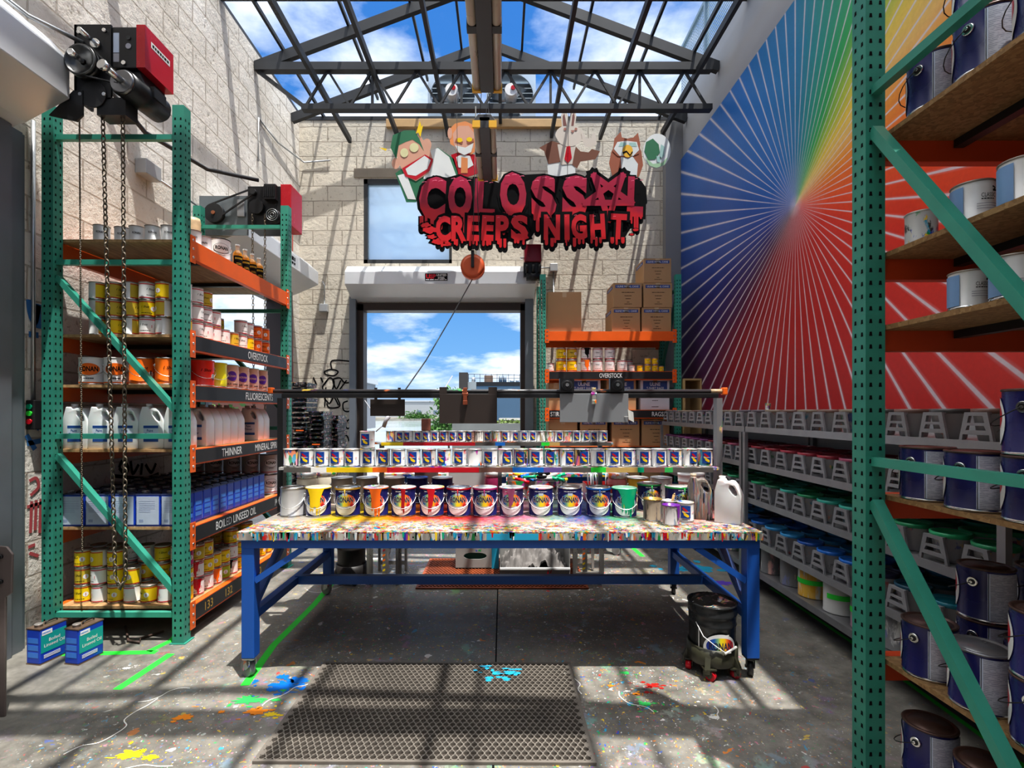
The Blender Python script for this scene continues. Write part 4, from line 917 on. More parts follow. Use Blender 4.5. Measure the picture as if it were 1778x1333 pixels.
_, zt1 = boxat(1062,1112,0,0,'printed cardboard box with blue strip, bottom left of the top-shelf pile', h=bh_)
boxat(1114,1166,0,0,'printed cardboard box with blue strip, bottom right of the top-shelf pile', h=bh_)
_, zt2 = boxat(1064.5,1115,0,0,'printed cardboard box with blue strip, middle left of the top-shelf pile', z=zt1+.002, h=bh_)
boxat(1117,1167.5,0,0,'printed cardboard box with blue strip, middle right of the top-shelf pile', z=zt1+.002, h=bh_)
boxat(1117.5,1166,0,0,'printed cardboard box alone on top of the top-shelf pile', z=zt2+.002, h=bh_)
boxat(950,1010,0,0,'plain tall cardboard box on the left of the back rack top shelf', h=.565, kind=None, d=.4)
wbx = mat('white carton',(.62,.62,.68),.7,0,.05)
boxat(985,1043,0,2,'white rag carton with blue panel on the back rack, left one', m=wbx, kind='rags', h=.44)
boxat(1053,1105,0,2,'brown rag carton with blue panel between two white cartons', kind='rags', h=.44)
boxat(1112,1163,0,2,'white rag carton with blue panel on the back rack, right one', m=wbx, kind='rags', h=.44)
boxat(952,978,0,2,'plain narrow brown box beside the left white carton', kind=None, h=.38)
for i, (a, b_) in enumerate(((952,1003),(1007,1055),(1062,1111),(1114,1163))): boxat(a, b_, 0, 3, f'brown carton on the fourth shelf of the back rack, {ORD[i]} from the doorway', kind='uline' if i > 0 else None, h=.38)
for i, (a, b_) in enumerate(((952,1003),(1007,1055),(1062,1111),(1114,1163))): boxat(a, b_, 0, 4, f'brown carton on the lowest shelf of the back rack, {ORD[i]} from the doorway', kind=None, h=.36)
# cans on the back rack: (pixel centre, radius scale, tiers)
Yc = 7.22
def bc(px, sc_, keys, base):
    for k, key in enumerate(keys):
        nm = {'dark':'dull yellow','white':'white','yellow':'yellow','orangerun':'orange-streaked','black':'black-streaked','magenta':'pink'}[key]
        put(EN[key], 'enamel_can', f'{nm} can, {("lower","upper")[k]}, {base} on the back rack overstock shelf', 'paint can', (WX(px,Yc), Yc, BZ[1]+.002+k*(QH+.001)*sc_), .1, 'cans on the back rack', sc_)
S = 1.36
for i, (px, s_, ks) in enumerate(((956,1.0,['white']),(974,S,['yellow','yellow']),(993,S,['yellow','dark']),(1017,S,['orangerun','black']),(1037.5,S,['white','white']),(1058.5,S,['white','white']),(1080,S,['white']),(1097,.8,['white']),(1111,.8,['yellow']),(1124.5,.8,['yellow','yellow']),(1137,.8,['yellow','yellow']),(1148,.66,['yellow']))):
    bc(px, s_, ks, f'{ORD[i]} stack from the doorway')
put(EN['white'], 'enamel_can', 'small white can on top of a row at the back rack', 'paint can', (WX(1089,7.4), 7.4, BZ[1]+.002), 0, None, 1.5)
# plywood box beside the back rack
Yp = 7.06; x0, x1 = WX(1183,Yp)+.035, 2.78; z0 = 0; z1 = WZ(660,Yp); t = thing('plywood_cabinet', 'open plywood box standing beside the back rack under the mural', 'cabinet', ((x0+x1)/2, Yp, 0)); w = (x1-x0)/2; b = MB()
for p in ((-w,-w+.02,0,.4,0,z1),(w-.02,w,0,.4,0,z1),(-w,w,.38,.4,0,z1)): b.box(*p)
obj('side_panel', b.mesh('side_panel', plywood), t)
b = MB(); b.box(-w,w,0,.4,z1,z1+.025); b.box(-w+.02,w-.02,0,.38,1.05,1.07); b.box(-w+.02,w-.02,0,.38,.0,.02); obj('shelf_panel', b.mesh('shelf_panel', plywood), t)
# ------------------------------------------------------------------ metal shelving with paint cups
SX0, SX1 = 2.2, 2.79; SZ = [.20, .46, .81, 1.12, 1.44]
def shelving(y0, y1, label):
    t = thing('metal_shelving', label, 'shelving', (SX0, y0, 0)); n = y1-y0
    for z in SZ:
        b = MB(); b.box(0, SX1-SX0, 0, n, z-.012, z); b.box(-.004, 0, 0, n, z-.045, z+.004); b.box(SX1-SX0, SX1-SX0+.004, 0, n, z-.045, z); obj('shelf', b.mesh('shelf', shelfm), t)
    for x in (-.03, SX1-SX0-.01):
        for y in (.005, n-.045): b = MB(); b.box(x, x+.03, y, y+.04, 0, SZ[-1]-.046 if x < 0 else SZ[-1]-.013); b.box(x+.004,x+.026,y+.041,y+.042,0,1.3) if False else None; obj('post', b.mesh('post', shelfm), t)
    return t
shelving(2.18, 4.58, 'grey metal shelving full of paint cups, section behind the near green post'); shelving(4.6, 6.97, 'grey metal shelving full of paint cups, far section by the back rack')
cupg = splat('grey cup spattered', (.46,.46,.48), .4, 18, 26, (1,1,.6), .5, .7, .8)
def cup_mesh():
    b = MB(); b.lathe([(0,0),(.058,0),(.062,.004),(.082,.138),(.087,.14),(.087,.15),(.08,.15),(.078,.142)], 18); return b.mesh('cup_body', cupg)
def handle_mesh():
    b = MB(); fr = lambda u, v, w: (-.098+w-.012*0, -u, v)
    b.prism([(-.085,0),(-.068,0),(-.064,.03),(.064,.03),(.068,0),(.085,0),(.055,.135),(-.055,.135)], .012, fr, 0, [[(-.05,.05),(.05,.05),(.04,.072),(-.04,.072)],[(-.042,.085),(.042,.085),(.034,.118),(-.034,.118)]])
    b.bar((-.092,0,.128), (-.07,0,.128), .1, .012); return b.mesh('cup_handle', mat('grey cup handle', (.25,.25,.265), .5, 0, .4, 14))
cb, hm = cup_mesh(), handle_mesh()
def disc(m, nm):
    b = MB(); b.lathe([(.0835,.128),(.0882,.136),(.0882,.152),(.079,.1525),(.0775,.134),(.04,.133),(0,.134)], 18); return b.mesh(nm, m)
def pal(name, cols_): return [disc(splat(f'cup paint {name} {i}', c_, .28, 18, 20, rough=.3, sat=.9, val=.9, tint=(tuple(k*.9 for k in c_),.6)), 'paint_fill') for i, c_ in enumerate(cols_)]
PAL = {4: pal('mixed', [(.2,.12,.1),(.12,.1,.12),(.25,.2,.15),(.1,.1,.1)]), 3: pal('red', [(.35,.03,.05),(.42,.04,.07),(.22,.02,.03),(.38,.08,.15)]),
       2: pal('green', [(.02,.28,.12),(.03,.42,.18),(.015,.16,.08),(.05,.45,.36)]), 1: pal('blue', [(.015,.1,.42),(.02,.18,.65),(.02,.04,.16),(.04,.32,.65),(.03,.03,.07)])}
PAL['violet'] = pal('violet', [(.2,.04,.17),(.3,.06,.25),(.15,.03,.12)]); PAL['teal'] = pal('teal', [(.01,.13,.2),(.015,.2,.28),(.01,.07,.12)])
SN = {4:'top', 3:'red-filled', 2:'green-filled', 1:'blue-filled'}
for si in (4,3,2,1):
    for row in range(3):
        for k in range(20):
            y = 6.86-.2365*k
            if 4.50 < y < 4.7: continue
            if row and si == 4: continue
            pc = PAL['violet'] if si == 3 and y > 5.6 else PAL['teal'] if si == 1 and y < 3.0 else PAL[si]
            sp = [('cup_body', cb), ('paint_fill', R.choice(pc))]
            if row == 0: sp.append(('carry_handle', hm))
            elif y < 2.6 and si < 3: continue
            put(sp, 'paint_cup', f'grey paint cup, {ORD[k]} from the far end, {("front","middle","wall-side")[row]} row, {SN[si]} shelf', 'paint cup', (SX0+.105+.19*row, y+(.04 if row==1 else 0), SZ[si]+.001), R.uniform(-.05,.05), f'paint cups on the {SN[si]} shelf')
# extra tilted row of lids on the crowded blue shelf
tin = [('white',1330,1),('dark',1352,0),('yellow',1378,1),('white',1406,1),('dark',1440,1),('dark',1492,0)]
dirty = splat('dirty pail', (.28,.28,.29), .42, 12, 14, (1,1,.35), .5, .5, .7, base2=(.12,.12,.12)); dirtw = splat('dirty white pail', (.6,.6,.58), .3, 10, 12, (1,1,.35), .5, .5, .6)
yst = splat('yellow streaked pail', (.6,.6,.55), .5, 10, 9, (1.5,1.5,.2), .4, tint=((.7,.4,.01),.95))
def tub_spec(m, tp):
    b, l = canmesh(.1, .2, None, lid=False); sp = [('pail_body', b.mesh('tub_body', [m, m])), ('rim', l.mesh('tub_rim', [shelfm, ink]))]
    if tp: L = MB(); rect(L, -.12, .12, .1, .135, CYLF(.1012), 0, 16); sp.append(('tape_band', L.mesh('tape_band', lime)))
    return sp
for i, (k, y) in enumerate(((dirty,4.35),(dirty,4.05),(yst,3.8),(dirtw,3.5),(dirty,3.22),(dirty,2.95),(dirty,2.6))):
    put(tub_spec(k, i in (2,3,4)), 'paint_tub', f'grimy open paint tub on the lowest metal shelf, {ORD[i]} from the blue table', 'paint tub', (SX0+.13, y, SZ[0]+.001), -.9 if i != 3 else -.2, 'grimy tubs on the lowest shelf')
for i, y in enumerate((5.1,5.4,5.8,6.3)): put(tub_spec(dirty, False), 'paint_tub', f'dark paint tub on the lowest far shelf, {ORD[i]} past the joint post', 'paint tub', (SX0+.13, y, SZ[0]+.001), -.9, 'grimy tubs on the lowest shelf')
put(QS[2,0], 'quart_can', 'small spattered tin standing on top of the front cup row', 'paint can', (SX0+.105, 4.395-.0, SZ[4]+.154), 0, None, .45)
# ------------------------------------------------------------------ near rack on the right
NX, NY = 1.45, 1.03; NZ = [2.695, 2.215, 1.925, 1.245, .587]
rack('near green pallet rack with orange beams and chipboard shelves at the right edge', (NX, NY, 0), 0, 1.32, 1.07, 3.66,
     [(z,.1,0,()) for z in NZ], ([2.86,1.38], [(0,1.97-.55,1,2.70),(0,.05,1,1.22)]), osb, beamside=mat('beam red-orange',(.62,.07,.012),.42,0,.15,5))
panel = N('printed panel'); v = panel.co(); s_ = panel.n('ShaderNodeSeparateXYZ', {0: v}).outputs
ln = panel.math('FRACT', panel.math('MULTIPLY', s_[2], 170.0)); nz = panel.noise(panel.co('Object',(60,60,170)), 1.0, 2)
m_ = panel.math('MULTIPLY', panel.math('GREATER_THAN', ln, .5), panel.math('GREATER_THAN', nz, .46))
panel = panel.fin(panel.mix(m_, (.46,.48,.56), (.28,.3,.38)), .42)
def nav_spec(lidm, lab=True):
    r, h = .085, .2; b, l = canmesh(r, h, None, n=32); f = CYLF(r+.0006); sp = [('pail_body', b.mesh('pail_body', [navy, chrome])), ('lid', l.mesh('pail_lid', lidm))]
    L = MB(); rect(L, .0, .135, .012, .186, f, 0, 14); rect(L, -.004, .004, .012, .186, f, 1, 2); rect(L, .131, .135, .012, .186, f, 1, 2)
    for sgn in (1,): ell(L, -.15, .1, .05, .075, f, 2); ell(L, -.155, .115, .04, .04, CYLF(r+.001), 3)
    sp.append(('label', L.mesh('label', [panel, lblue, white, crim])))
    a = -.55; e = MB(); d_ = Vector((math.sin(a), -math.cos(a), 0)); p = d_*r; p.z = .145
    e.cyl(p-d_*.002, p+d_*.004, .019, .016, 16); e.cyl(p+d_*.003, p+d_*.007, .011, .010, 12, 1); e.cyl(p+d_*.006, p+d_*.012, .005, n=8); sp.append(('ear', e.mesh('ear', [chrome, blackm])))
    hb = MB(); pts = []
    for i in range(13):
        t_ = i/12; aa = a-PI*t_; rr = r+.012+.012*math.sin(PI*t_); pts.append((rr*math.sin(aa), -rr*math.cos(aa), .145-.06*math.sin(PI*t_)))
    hb.tube(pts, .0018, 5); sp.append(('bail_handle', hb.mesh('bail_handle', blackm)))
    return sp
NVb, NVs = nav_spec(rust), nav_spec(mat('grey lid',(.3,.3,.32),.3,.6))
RZn = math.radians(-40)
def nv(x, y, z, n, lab, sp=NVb, start=0):
    for k in range(start, n):
        l_ = lab if n-start == 1 else f'{lab}, {("bottom","second","third")[k]} of its stack'
        put(sp, 'paint_pail', l_, 'paint pail', (x, y, z+.002+k*.2015), RZn+R.uniform(-.06,.06), 'navy pails on the near rack')
nv(1.622,1.9,NZ[0],1,'navy pail at the far corner of the top chipboard shelf'); nv(1.622,1.70,NZ[0],2,'navy pail on the top chipboard shelf, middle stack'); nv(1.63,1.5,NZ[0],1,'navy pail on the top chipboard shelf nearest the camera side')
nv(1.82,1.88,NZ[0],2,'navy pail on the top chipboard shelf, inner stack')
nv(1.618,1.93,NZ[3],1,'navy pail at the far corner of the fourth chipboard shelf'); nv(1.618,1.73,NZ[3],1,'navy pail next to the far corner pail, fourth chipboard shelf'); nv(1.618,1.525,NZ[3],2,'navy pail with torn label, fourth chipboard shelf')
nv(1.618,1.92,NZ[4],1,'navy pail with brown lid at the far corner of the lowest shelf'); nv(1.618,1.715,NZ[4],1,'navy pail with grey lid on the lowest shelf',NVs); nv(1.618,1.5,NZ[4],2,'navy pail on the lowest shelf under the diagonal brace')
nv(1.86,1.95,NZ[4],2,'navy pail in the inner stack of the lowest shelf'); nv(2.07,1.93,NZ[4],2,'navy pail farthest in on the lowest shelf'); nv(1.84,1.74,NZ[4],1,'navy pail behind the grey-lidded one, lowest shelf')
nv(1.62,1.92,0,2,'navy pail on the floor under the near rack, far stack'); nv(1.625,1.7,0,2,'navy pail on the floor under the near rack, near stack')
wq2 = [('can_body', EN['white'][0][1]), ('lid', EN['white'][1][1])]; L = MB(); f = CYLF(QR+.0007); rect(L, -.11, -.04, .01, .11, f, 0, 8); L.geo(at(text('CLASSIC', .04, .012), .02, .075), f, 1); bars(L, .0, .036, .064, .003, f, 1, 11)
for z in (.05,.043,.036): rect(L, -.01, .06, z, z+.002, f, 2)
scrawl(L, [(.03,.1),(.04,.095),(.032,.088),(.05,.09)], .004, lambda u,v,w=0: CYLF(QR+.0007)(u,v), 1); wq2.append(('label', L.mesh('label', [mat('sky band',(.2,.35,.6),.4), ink, mat('grey print',(.35,.35,.4),.5)])))
for i, (x, y, z, s_, lab) in enumerate(((1.612,1.95,1,1.0,'spattered white tin by the far edge of the second chipboard shelf'),(1.625,1.75,1,1.15,'white lettered tin on the second chipboard shelf behind the diagonal brace'),(1.625,1.58,1,1.15,'white tin on the second chipboard shelf, nearest the camera'),
        (1.6,1.74,2,1.05,'stained white tin at the far end of the third chipboard shelf'),(1.6,1.585,2,1.1,'white tin with blue band on the third chipboard shelf'))):
    put(QS[1,0] if i == 0 else wq2, 'quart_can', lab, 'paint can', (x, y, NZ[z]+.002), RZn+.3, None, s_)
# ------------------------------------------------------------------ work table
TZ, TY0, TY1, TX0, TX1 = .875, 2.96, 4.43, -1.55, 1.525
ttop = splat('table top paint', (.74,.72,.7), .62, 9, 15, (1,1.6,1), .35, 1.05, 1.0, base2=(.5,.46,.42), rand=False, bump=.3)
# colours pooled under each pail along the table
g = N('table top paint pooled'); v = g.co(); s = g.n('ShaderNodeSeparateXYZ', {0: v}).outputs
wv = g.noise(v, 6, 4, .6); xx = g.math('ADD', s[0], g.math('MULTIPLY', g.math('SUBTRACT', wv, .5), .5)); fx = g.math('ADD', g.math('MULTIPLY', xx, 1/3.1), .5)
pool = g.ramp(fx, [(p_, tuple(k_*.62 for k_ in c_)) for p_, c_ in [(0,(.42,.4,.37)),(.08,(.55,.52,.48)),(.14,(.9,.7,.05)),(.24,(.9,.5,.03)),(.3,(.85,.2,.03)),(.36,(.7,.03,.03)),(.43,(.65,.03,.06)),(.5,(.7,.2,.35)),(.55,(.75,.35,.5)),(.6,(.3,.55,.4)),(.66,(.05,.12,.55)),(.71,(.08,.25,.6)),(.76,(.02,.45,.25)),(.82,(.6,.5,.45)),(.9,(.6,.1,.1)),(1,(.65,.3,.28))]])
def cells(sc, cell):
    w = g.n('ShaderNodeMix', data_type='RGBA', blend_type='ADD'); w.inputs['Factor'].default_value = .05
    g.set(w.inputs[6], v); g.set(w.inputs[7], g.noise(v, sc, 3, .6, 1))
    q = g.n('ShaderNodeSeparateColor', {0: g.n('ShaderNodeTexVoronoi', {'Vector': w.outputs[2], 'Scale': cell}).outputs['Color']}).outputs
    return g.ramp(q[0], [(0,(.7,.04,.04)),(.1,(.85,.35,.04)),(.2,(.9,.7,.05)),(.29,(.1,.5,.2)),(.37,(.05,.45,.6)),(.45,(.05,.15,.55)),(.52,(.75,.3,.45)),(.6,(.7,.68,.64)),(.82,(.12,.1,.1))], 'CONSTANT')
def dim(c_): return g.mix(1.0, c_, (.62,.62,.62), 'MULTIPLY')
c1 = dim(cells(20, 44)); c2 = dim(cells(45, 105))
k1 = g.ramp(g.noise(v, 13, 6, .7), [(.46,0),(.51,1)]); k2 = g.ramp(g.noise(v, 36, 5, .7), [(.47,0),(.52,1)])
near = g.ramp(g.math('ADD', s[1], g.math('MULTIPLY', g.math('SUBTRACT', wv, .5), .35)), [(.16,0),(.36,1)])        # pooled colour sits around the pails, random spatter towards the front edge
base = g.mix(g.ramp(g.noise(v, 4, 5, .6), [(.4,0),(.6,1)]), (.78,.76,.73), (.6,.55,.5))
c = g.mix(g.math('MULTIPLY', near, .85), base, pool); c = g.mix(g.math('MULTIPLY', k1, g.math('SUBTRACT', 1.0, g.math('MULTIPLY', near, .85))), c, c1); c = g.mix(g.math('MULTIPLY', k2, g.math('SUBTRACT', .75, g.math('MULTIPLY', near, .55))), c, c2)
c = g.mix(1.0, c, (.78,.78,.78), 'MULTIPLY'); c = g.n('ShaderNodeHueSaturation', {'Saturation': 1.35, 'Color': c}).outputs[0]
ttop = g.fin(c, .6, bump=k1, bs=.25, bd=.003, Specular_IOR_Level=.15)
tedge = splat('table edge drips', (.16,.14,.12), .5, 26, 70, (1,1,.22), .4, 1.0, .7, base2=(.5,.47,.43), rand=False)
frame = splat('blue frame spattered', (.012,.1,.42), .26, 14, 22, (1,1,.6), .4, .9, .8, bump=0)
t = thing('work_table', 'long blue steel work table with paint-covered top on casters', 'table', (0, TY0, 0))
b = MB(); b.box(TX0, TX1, 0, TY1-TY0, TZ-.008, TZ)
top = obj('tabletop', b.mesh('tabletop', ttop, fix=False), t)
b = MB(); b.box(TX0, TX1, 0, TY1-TY0, TZ-.048, TZ-.0085); q = random.Random(8)
for i in range(46):
    x = TX0+.03+3.0*i/45.0
    b.cyl((x,-.0005,TZ-.03), (x,.0008,TZ-.03), .005, n=8, m=1) if i % 2 else None
for i in range(70):
    x = q.uniform(TX0+.02, TX1-.02); l_ = q.uniform(.012,.05); w_ = q.uniform(.003,.008); b.add([(x-w_,-.0012,TZ-.002),(x+w_,-.0012,TZ-.002),(x+w_*.6,-.0012,TZ-.006-l_),(x-w_*.6,-.0012,TZ-.006-l_)], [(0,1,2,3)], 2+q.randint(0,5))
b.box(WX(845,TY0)-.0, WX(935,TY0), -.001, .0, TZ-.047, TZ-.009, 6)
obj('edge_board', b.mesh('edge_board', [tedge, ink, white, syel, crim, emer, scyan, ink], fix=False), t)
yb = TY1-TY0
b = MB(); b.box(TX0+.015, TX1-.01, .02, .055, TZ-.1, TZ-.049); b.box(TX0+.015, TX1-.01, yb-.055, yb-.02, TZ-.1, TZ-.049)
for x in (TX0+.02, TX1-.05): b.box(x, x+.035, .056, yb-.056, TZ-.1, TZ-.049)
obj('apron', b.mesh('apron', frame), t)
LW = .075; cz = .125; lx = (TX0+.015, TX1-.01-LW)
for x in lx:
    for y in (.02, yb-.02-LW):
        b = MB(); b.box(x, x+LW, y, y+LW, cz, TZ-.1005); obj('leg', b.mesh('leg', frame, bev=.004), t)
        f_, w_ = MB(), MB(); caster(f_, w_, x+LW/2, y+LW/2, cz-.001, .05, 2.6 if x < 0 else 1.2, True)
        cs = obj('caster', f_.mesh('caster', splat('caster spattered',(.5,.5,.48),.45,20,30) if x < 0 else blackm), t); obj('wheel', w_.mesh('wheel', mat('grey tyre',(.25,.25,.25),.6) if x < 0 else blackp), cs)
for x in lx:
    xc = x+LW/2
    b = MB(); b.bar((xc,.02+LW,.36), (xc,yb-.02-LW,.36), .05, .05); obj('stretcher', b.mesh('stretcher', frame), t)
    b = MB(); b.bar((xc,.02+LW,.42), (xc,.62,TZ-.1), .035, .05, up=(1,0,0)); obj('brace', b.mesh('brace', frame), t)
    b = MB(); b.bar((xc,yb-.02-LW,.42), (xc,yb-.62,TZ-.1), .035, .05, up=(1,0,0)); obj('brace', b.mesh('brace', frame), t)
    s_ = 1 if x < 0 else -1
    b = MB(); b.bar((xc+s_*LW/2,.05,.58), (xc+s_*.33,.05,TZ-.1), .035, .045, up=(0,1,0)); obj('brace', b.mesh('brace', frame), t)
b = MB(); b.box(lx[0]+LW*.5, lx[1]+LW*.5, .70, .75, .33, .39); obj('stretcher', b.mesh('stretcher', frame), t)
# riser shelves over the table -----------------------------------------------
t = thing('riser_shelf', 'two-tier riser shelf with colour-banded edges standing on the work table', 'shelf', (0, 3.6, TZ)); z1, z2 = 1.19-TZ, 1.352-TZ
tsteel = splat('post spattered', (.2,.2,.21), .4, 12, 20, (1,1,.4), .4, .7, .7)
b = MB(); b.box(-1.555, 1.51, -.075, .075, z1-.018, z1); obj('shelf_board', b.mesh('shelf_board', splat('riser board',(.45,.44,.43),.45,12,18)), t)
def bands(segs, y, za, zb):
    b = MB(); ms = []
    for i, (p0, p1, m_) in enumerate(segs):
        if m_ not in ms: ms.append(m_)
        b.box(WX(p0,y+3.6), WX(p1,y+3.6), y-.003, y-.0005, za, zb, ms.index(m_))
    return b.mesh('colour_band', ms, fix=False)
brn = mat('brown tape', (.2,.09,.07), .5); tan = mat('tan tape', (.62,.4,.13), .5); dgrey = mat('dark tape', (.12,.11,.1), .5); lav = mat('violet tape', (.16,.1,.35), .5)
obj('colour_band', bands([(493,540,dgrey),(540,567,white),(567,647,yellow),(647,672,orng),(672,832,crim),(832,890,brn),(890,944,sblue),(944,975,lav),(975,1026,dgrey),(1026,1052,lime),(1052,1107,tan),(1107,1118,emer),(1118,1154,brn),(1154,1168,sgrn),(1168,1238,dgrey)], -.075, z1-.034, z1+.001), t)
b = MB(); b.box(WX(640,3.77), WX(1062,3.77), .12, .22, z2-.014, z2); obj('shelf_board', b.mesh('shelf_board', splat('riser board upper',(.45,.44,.43),.45,12,18)), t)
obj('colour_band', bands([(662,700,yellow),(700,825,crim),(825,860,dgrey),(860,877,sblue),(877,940,dgrey),(940,954,lime),(954,972,tan),(972,1061,dgrey)], .12, z2-.024, z2+.001), t)
for x in (-1.585, 1.512):
    b = MB(); b.box(x, x+.04, -.03, .03, .001, 1.674-TZ); obj('post', b.mesh('post', tsteel if x > 0 else blackm), t)
for x in (WX(665,3.8), WX(868,3.8), WX(1040,3.8)):
    b = MB(); b.box(x-.015, x+.015, .15, .18, .001, z2-.015); obj('post', b.mesh('post', tsteel), t)
b = MB(); b.box(-1.56, 1.53, -.02, .02, 1.675-TZ, 1.708-TZ); obj('crossbar', b.mesh('crossbar', blackm, bev=.004), t)
Yp = 3.6; zp = 1.7225
t = thing('extension_pole', 'long spattered grey pole with orange ends lying along the crossbar', 'pole', (0, Yp, zp)); x0, x1 = WX(468,Yp), WX(1258,Yp)
b = MB(); b.cyl((x0+.03,0,0), (x1-.1,0,0), .0145, n=14); obj('pole_tube', b.mesh('pole_tube', splat('pole paint',(.05,.05,.055),.36,14,22,(.4,1,1),.3,.9,.8)), t)
b = MB(); b.cyl((x1-.1,0,0), (x1-.02,0,0), .0155, n=14); obj('ferrule', b.mesh('ferrule', mat('tan ferrule',(.5,.36,.22),.4)), t)
for a in (x0-.005, x1-.02): b = MB(); b.box(a, a+.035, -.022, .022, -.026 if a > 0 else -.014, .026); obj('end_plug', b.mesh('end_plug', mat('plug orange',(.9,.16,.01),.5), bev=.006), t)
# boards hung from the bar
def board(label, px0, px1, py0, py1, Y, m, tabs, clampm, name='hanging_board'):
    x0, x1 = WX(px0,Y), WX(px1,Y); z0, z1 = WZ(py1,Y), WZ(py0,Y); t = thing(name, label, 'board', ((x0+x1)/2, Y, z0)); w, h = (x1-x0)/2, z1-z0
    b = MB(); b.box(-w, w, -.004, .004, 0, h); obj('panel', b.mesh('panel', m, bev=.002), t)
    b = MB()
    for a, c_ in tabs: b.box(-w+2*w*a, -w+2*w*c_, -.004, .004, h, 1.72-z0+.03)
    if tabs: obj('hanging_tab', b.mesh('hanging_tab', m), t)
    if clampm: b = MB(); b.box(clampm[1]-.014, clampm[1]+.014, -.03, -.006, h-.06, 1.745-z0); b.cyl((clampm[1]-.02,-.018,1.70-z0), (clampm[1]+.02,-.018,1.70-z0), .014, n=10); b.box(clampm[1]-.016,clampm[1]+.016,-.034,-.005,h-.075,h-.045); obj('clamp', b.mesh('clamp', clampm[0], bev=.003), t)
    return t, w, h
dk = splat('dark board', (.035,.025,.022), .12, 16, 30, rough=.5)
board('dark brown panel clamped under the pole in front of the doorway view', 763, 863, 684, 735, 3.555, dk, ((0,.13),(.85,1)), (mat('rusty clamp',(.3,.08,.04),.4,.4),-.02))
board('small dark panel under the crossbar at the left of the doorway view', 643, 703, 693, 722, 3.64, dk, ((.12,.2),(.8,.88)), None)
t, w, h = board('grey paint-flecked panel with two round rollers clamped under the pole', 972, 1091, 683, 733, 3.555, splat('grey board',(.22,.23,.245),.22,10,22,rough=.4), (), (splat('clamp spattered',(.5,.48,.44),.5,20,30,metal=.6),-.005))
for x in (WX(984,3.55), WX(1071,3.55)):
    xc = x-t.location.x; b = MB(); zc = 1.765-t.location.z; b.box(xc-.05, xc+.05, -.02, .02, zc-.05, zc+.045, 0); b.cyl((xc,-.028,zc), (xc,-.02,zc), .038, n=20, m=1); b.cyl((xc,-.034,zc), (xc,-.028,zc), .026, .03, 20, 0); b.cyl((xc,-.04,zc), (xc,-.034,zc), .012, n=12, m=2); obj('roller', b.mesh('roller', [blackm, steeld, chrome], bev=0), t)
b = MB(); b.bar((w-.03,-.006,h*.2), (w+.01,-.02,h*.2), .004, .004); b.add([(w-.005,-.006,h*.45),(w+.03,-.02,h*.35),(w+.035,-.02,0.0),(w,-.008,.02)], [(0,1,2,3)]); obj('rag_strip', b.mesh('rag_strip', swht, fix=False), t)
# quarts on the lower shelf ----------------------------------------------------
qs = [509,528.5,556,584,611,638,665.5,690,716,742,772.5,819.5,850,876,904,930,956,982,1009,1036,1062.5,1089,1115,1142,1168,1194]
q = random.Random(21); kd = [2,1,0,1,0,0,3,0,1,3,1,1,0,3,2,0,2,1,2,0,0,1,1,0,1,1]; xs = [WX(492+26.55*i+14,3.6) for i in range(28)]
kk = [2,1,0,1,0,0,3,0,1,3,1,1,1,0,3,2,0,2,1,2,0,0,1,1,0,1,1,2]; nolab = {0,12}
nmq = {0:'clean white', 1:'colour-spattered', 2:'heavily spattered', 3:'brown-stained'}
for i, x in enumerate(xs):
    put(QS[kk[i], 0 if i in nolab else 1], 'quart_can', f'{nmq[kk[i]]} quart can{" without label" if i in nolab else " with square blue label"}, {ORD[i]} along the lower riser shelf', 'paint can', (x, 3.592, 1.192), q.uniform(-.35,.35), 'quart cans on the lower riser shelf', 1.0)
put(QS[0,1], 'quart_can', 'clean quart can standing on top of the lower riser row', 'paint can', (WX(638,3.6), 3.6, 1.192+QH+.001), -.1)
xs = [WX(655+15.35*i+8,3.77) for i in range(1,26)]; kk = [2,0,0,0,1,1,3,1,0,3,3,1,2,1,0,0,0,3,2,0,2,0,1,0,0]; nl = {0,10,12,17,18,20}
for i, x in enumerate(xs):
    sp = list(QS[kk[i], 0 if i in nl else 1])
    if i in (10,17): sp[0] = ('body', ORB[0]) if 'ORB' in globals() else sp[0]
    put(sp, 'half_pint_can', f'small {nmq[kk[i]]} tin{"" if i in nl else " with square blue label"}, {ORD[i]} along the upper riser shelf', 'paint tin', (x, 3.77, 1.354), q.uniform(-.3,.3), 'small tins on the upper riser shelf', .66)
b = MB(); b.box(-.032,.032,-.03,.03,0,.09); put([('tin_body', b.mesh('tin_body', mat('brown tin',(.25,.09,.06),.4,0,.5,30), bev=.006))], 'square_tin', 'small brown square tin on top of the upper riser row', 'tin', (WX(740,3.77), 3.77, 1.354+.0825))
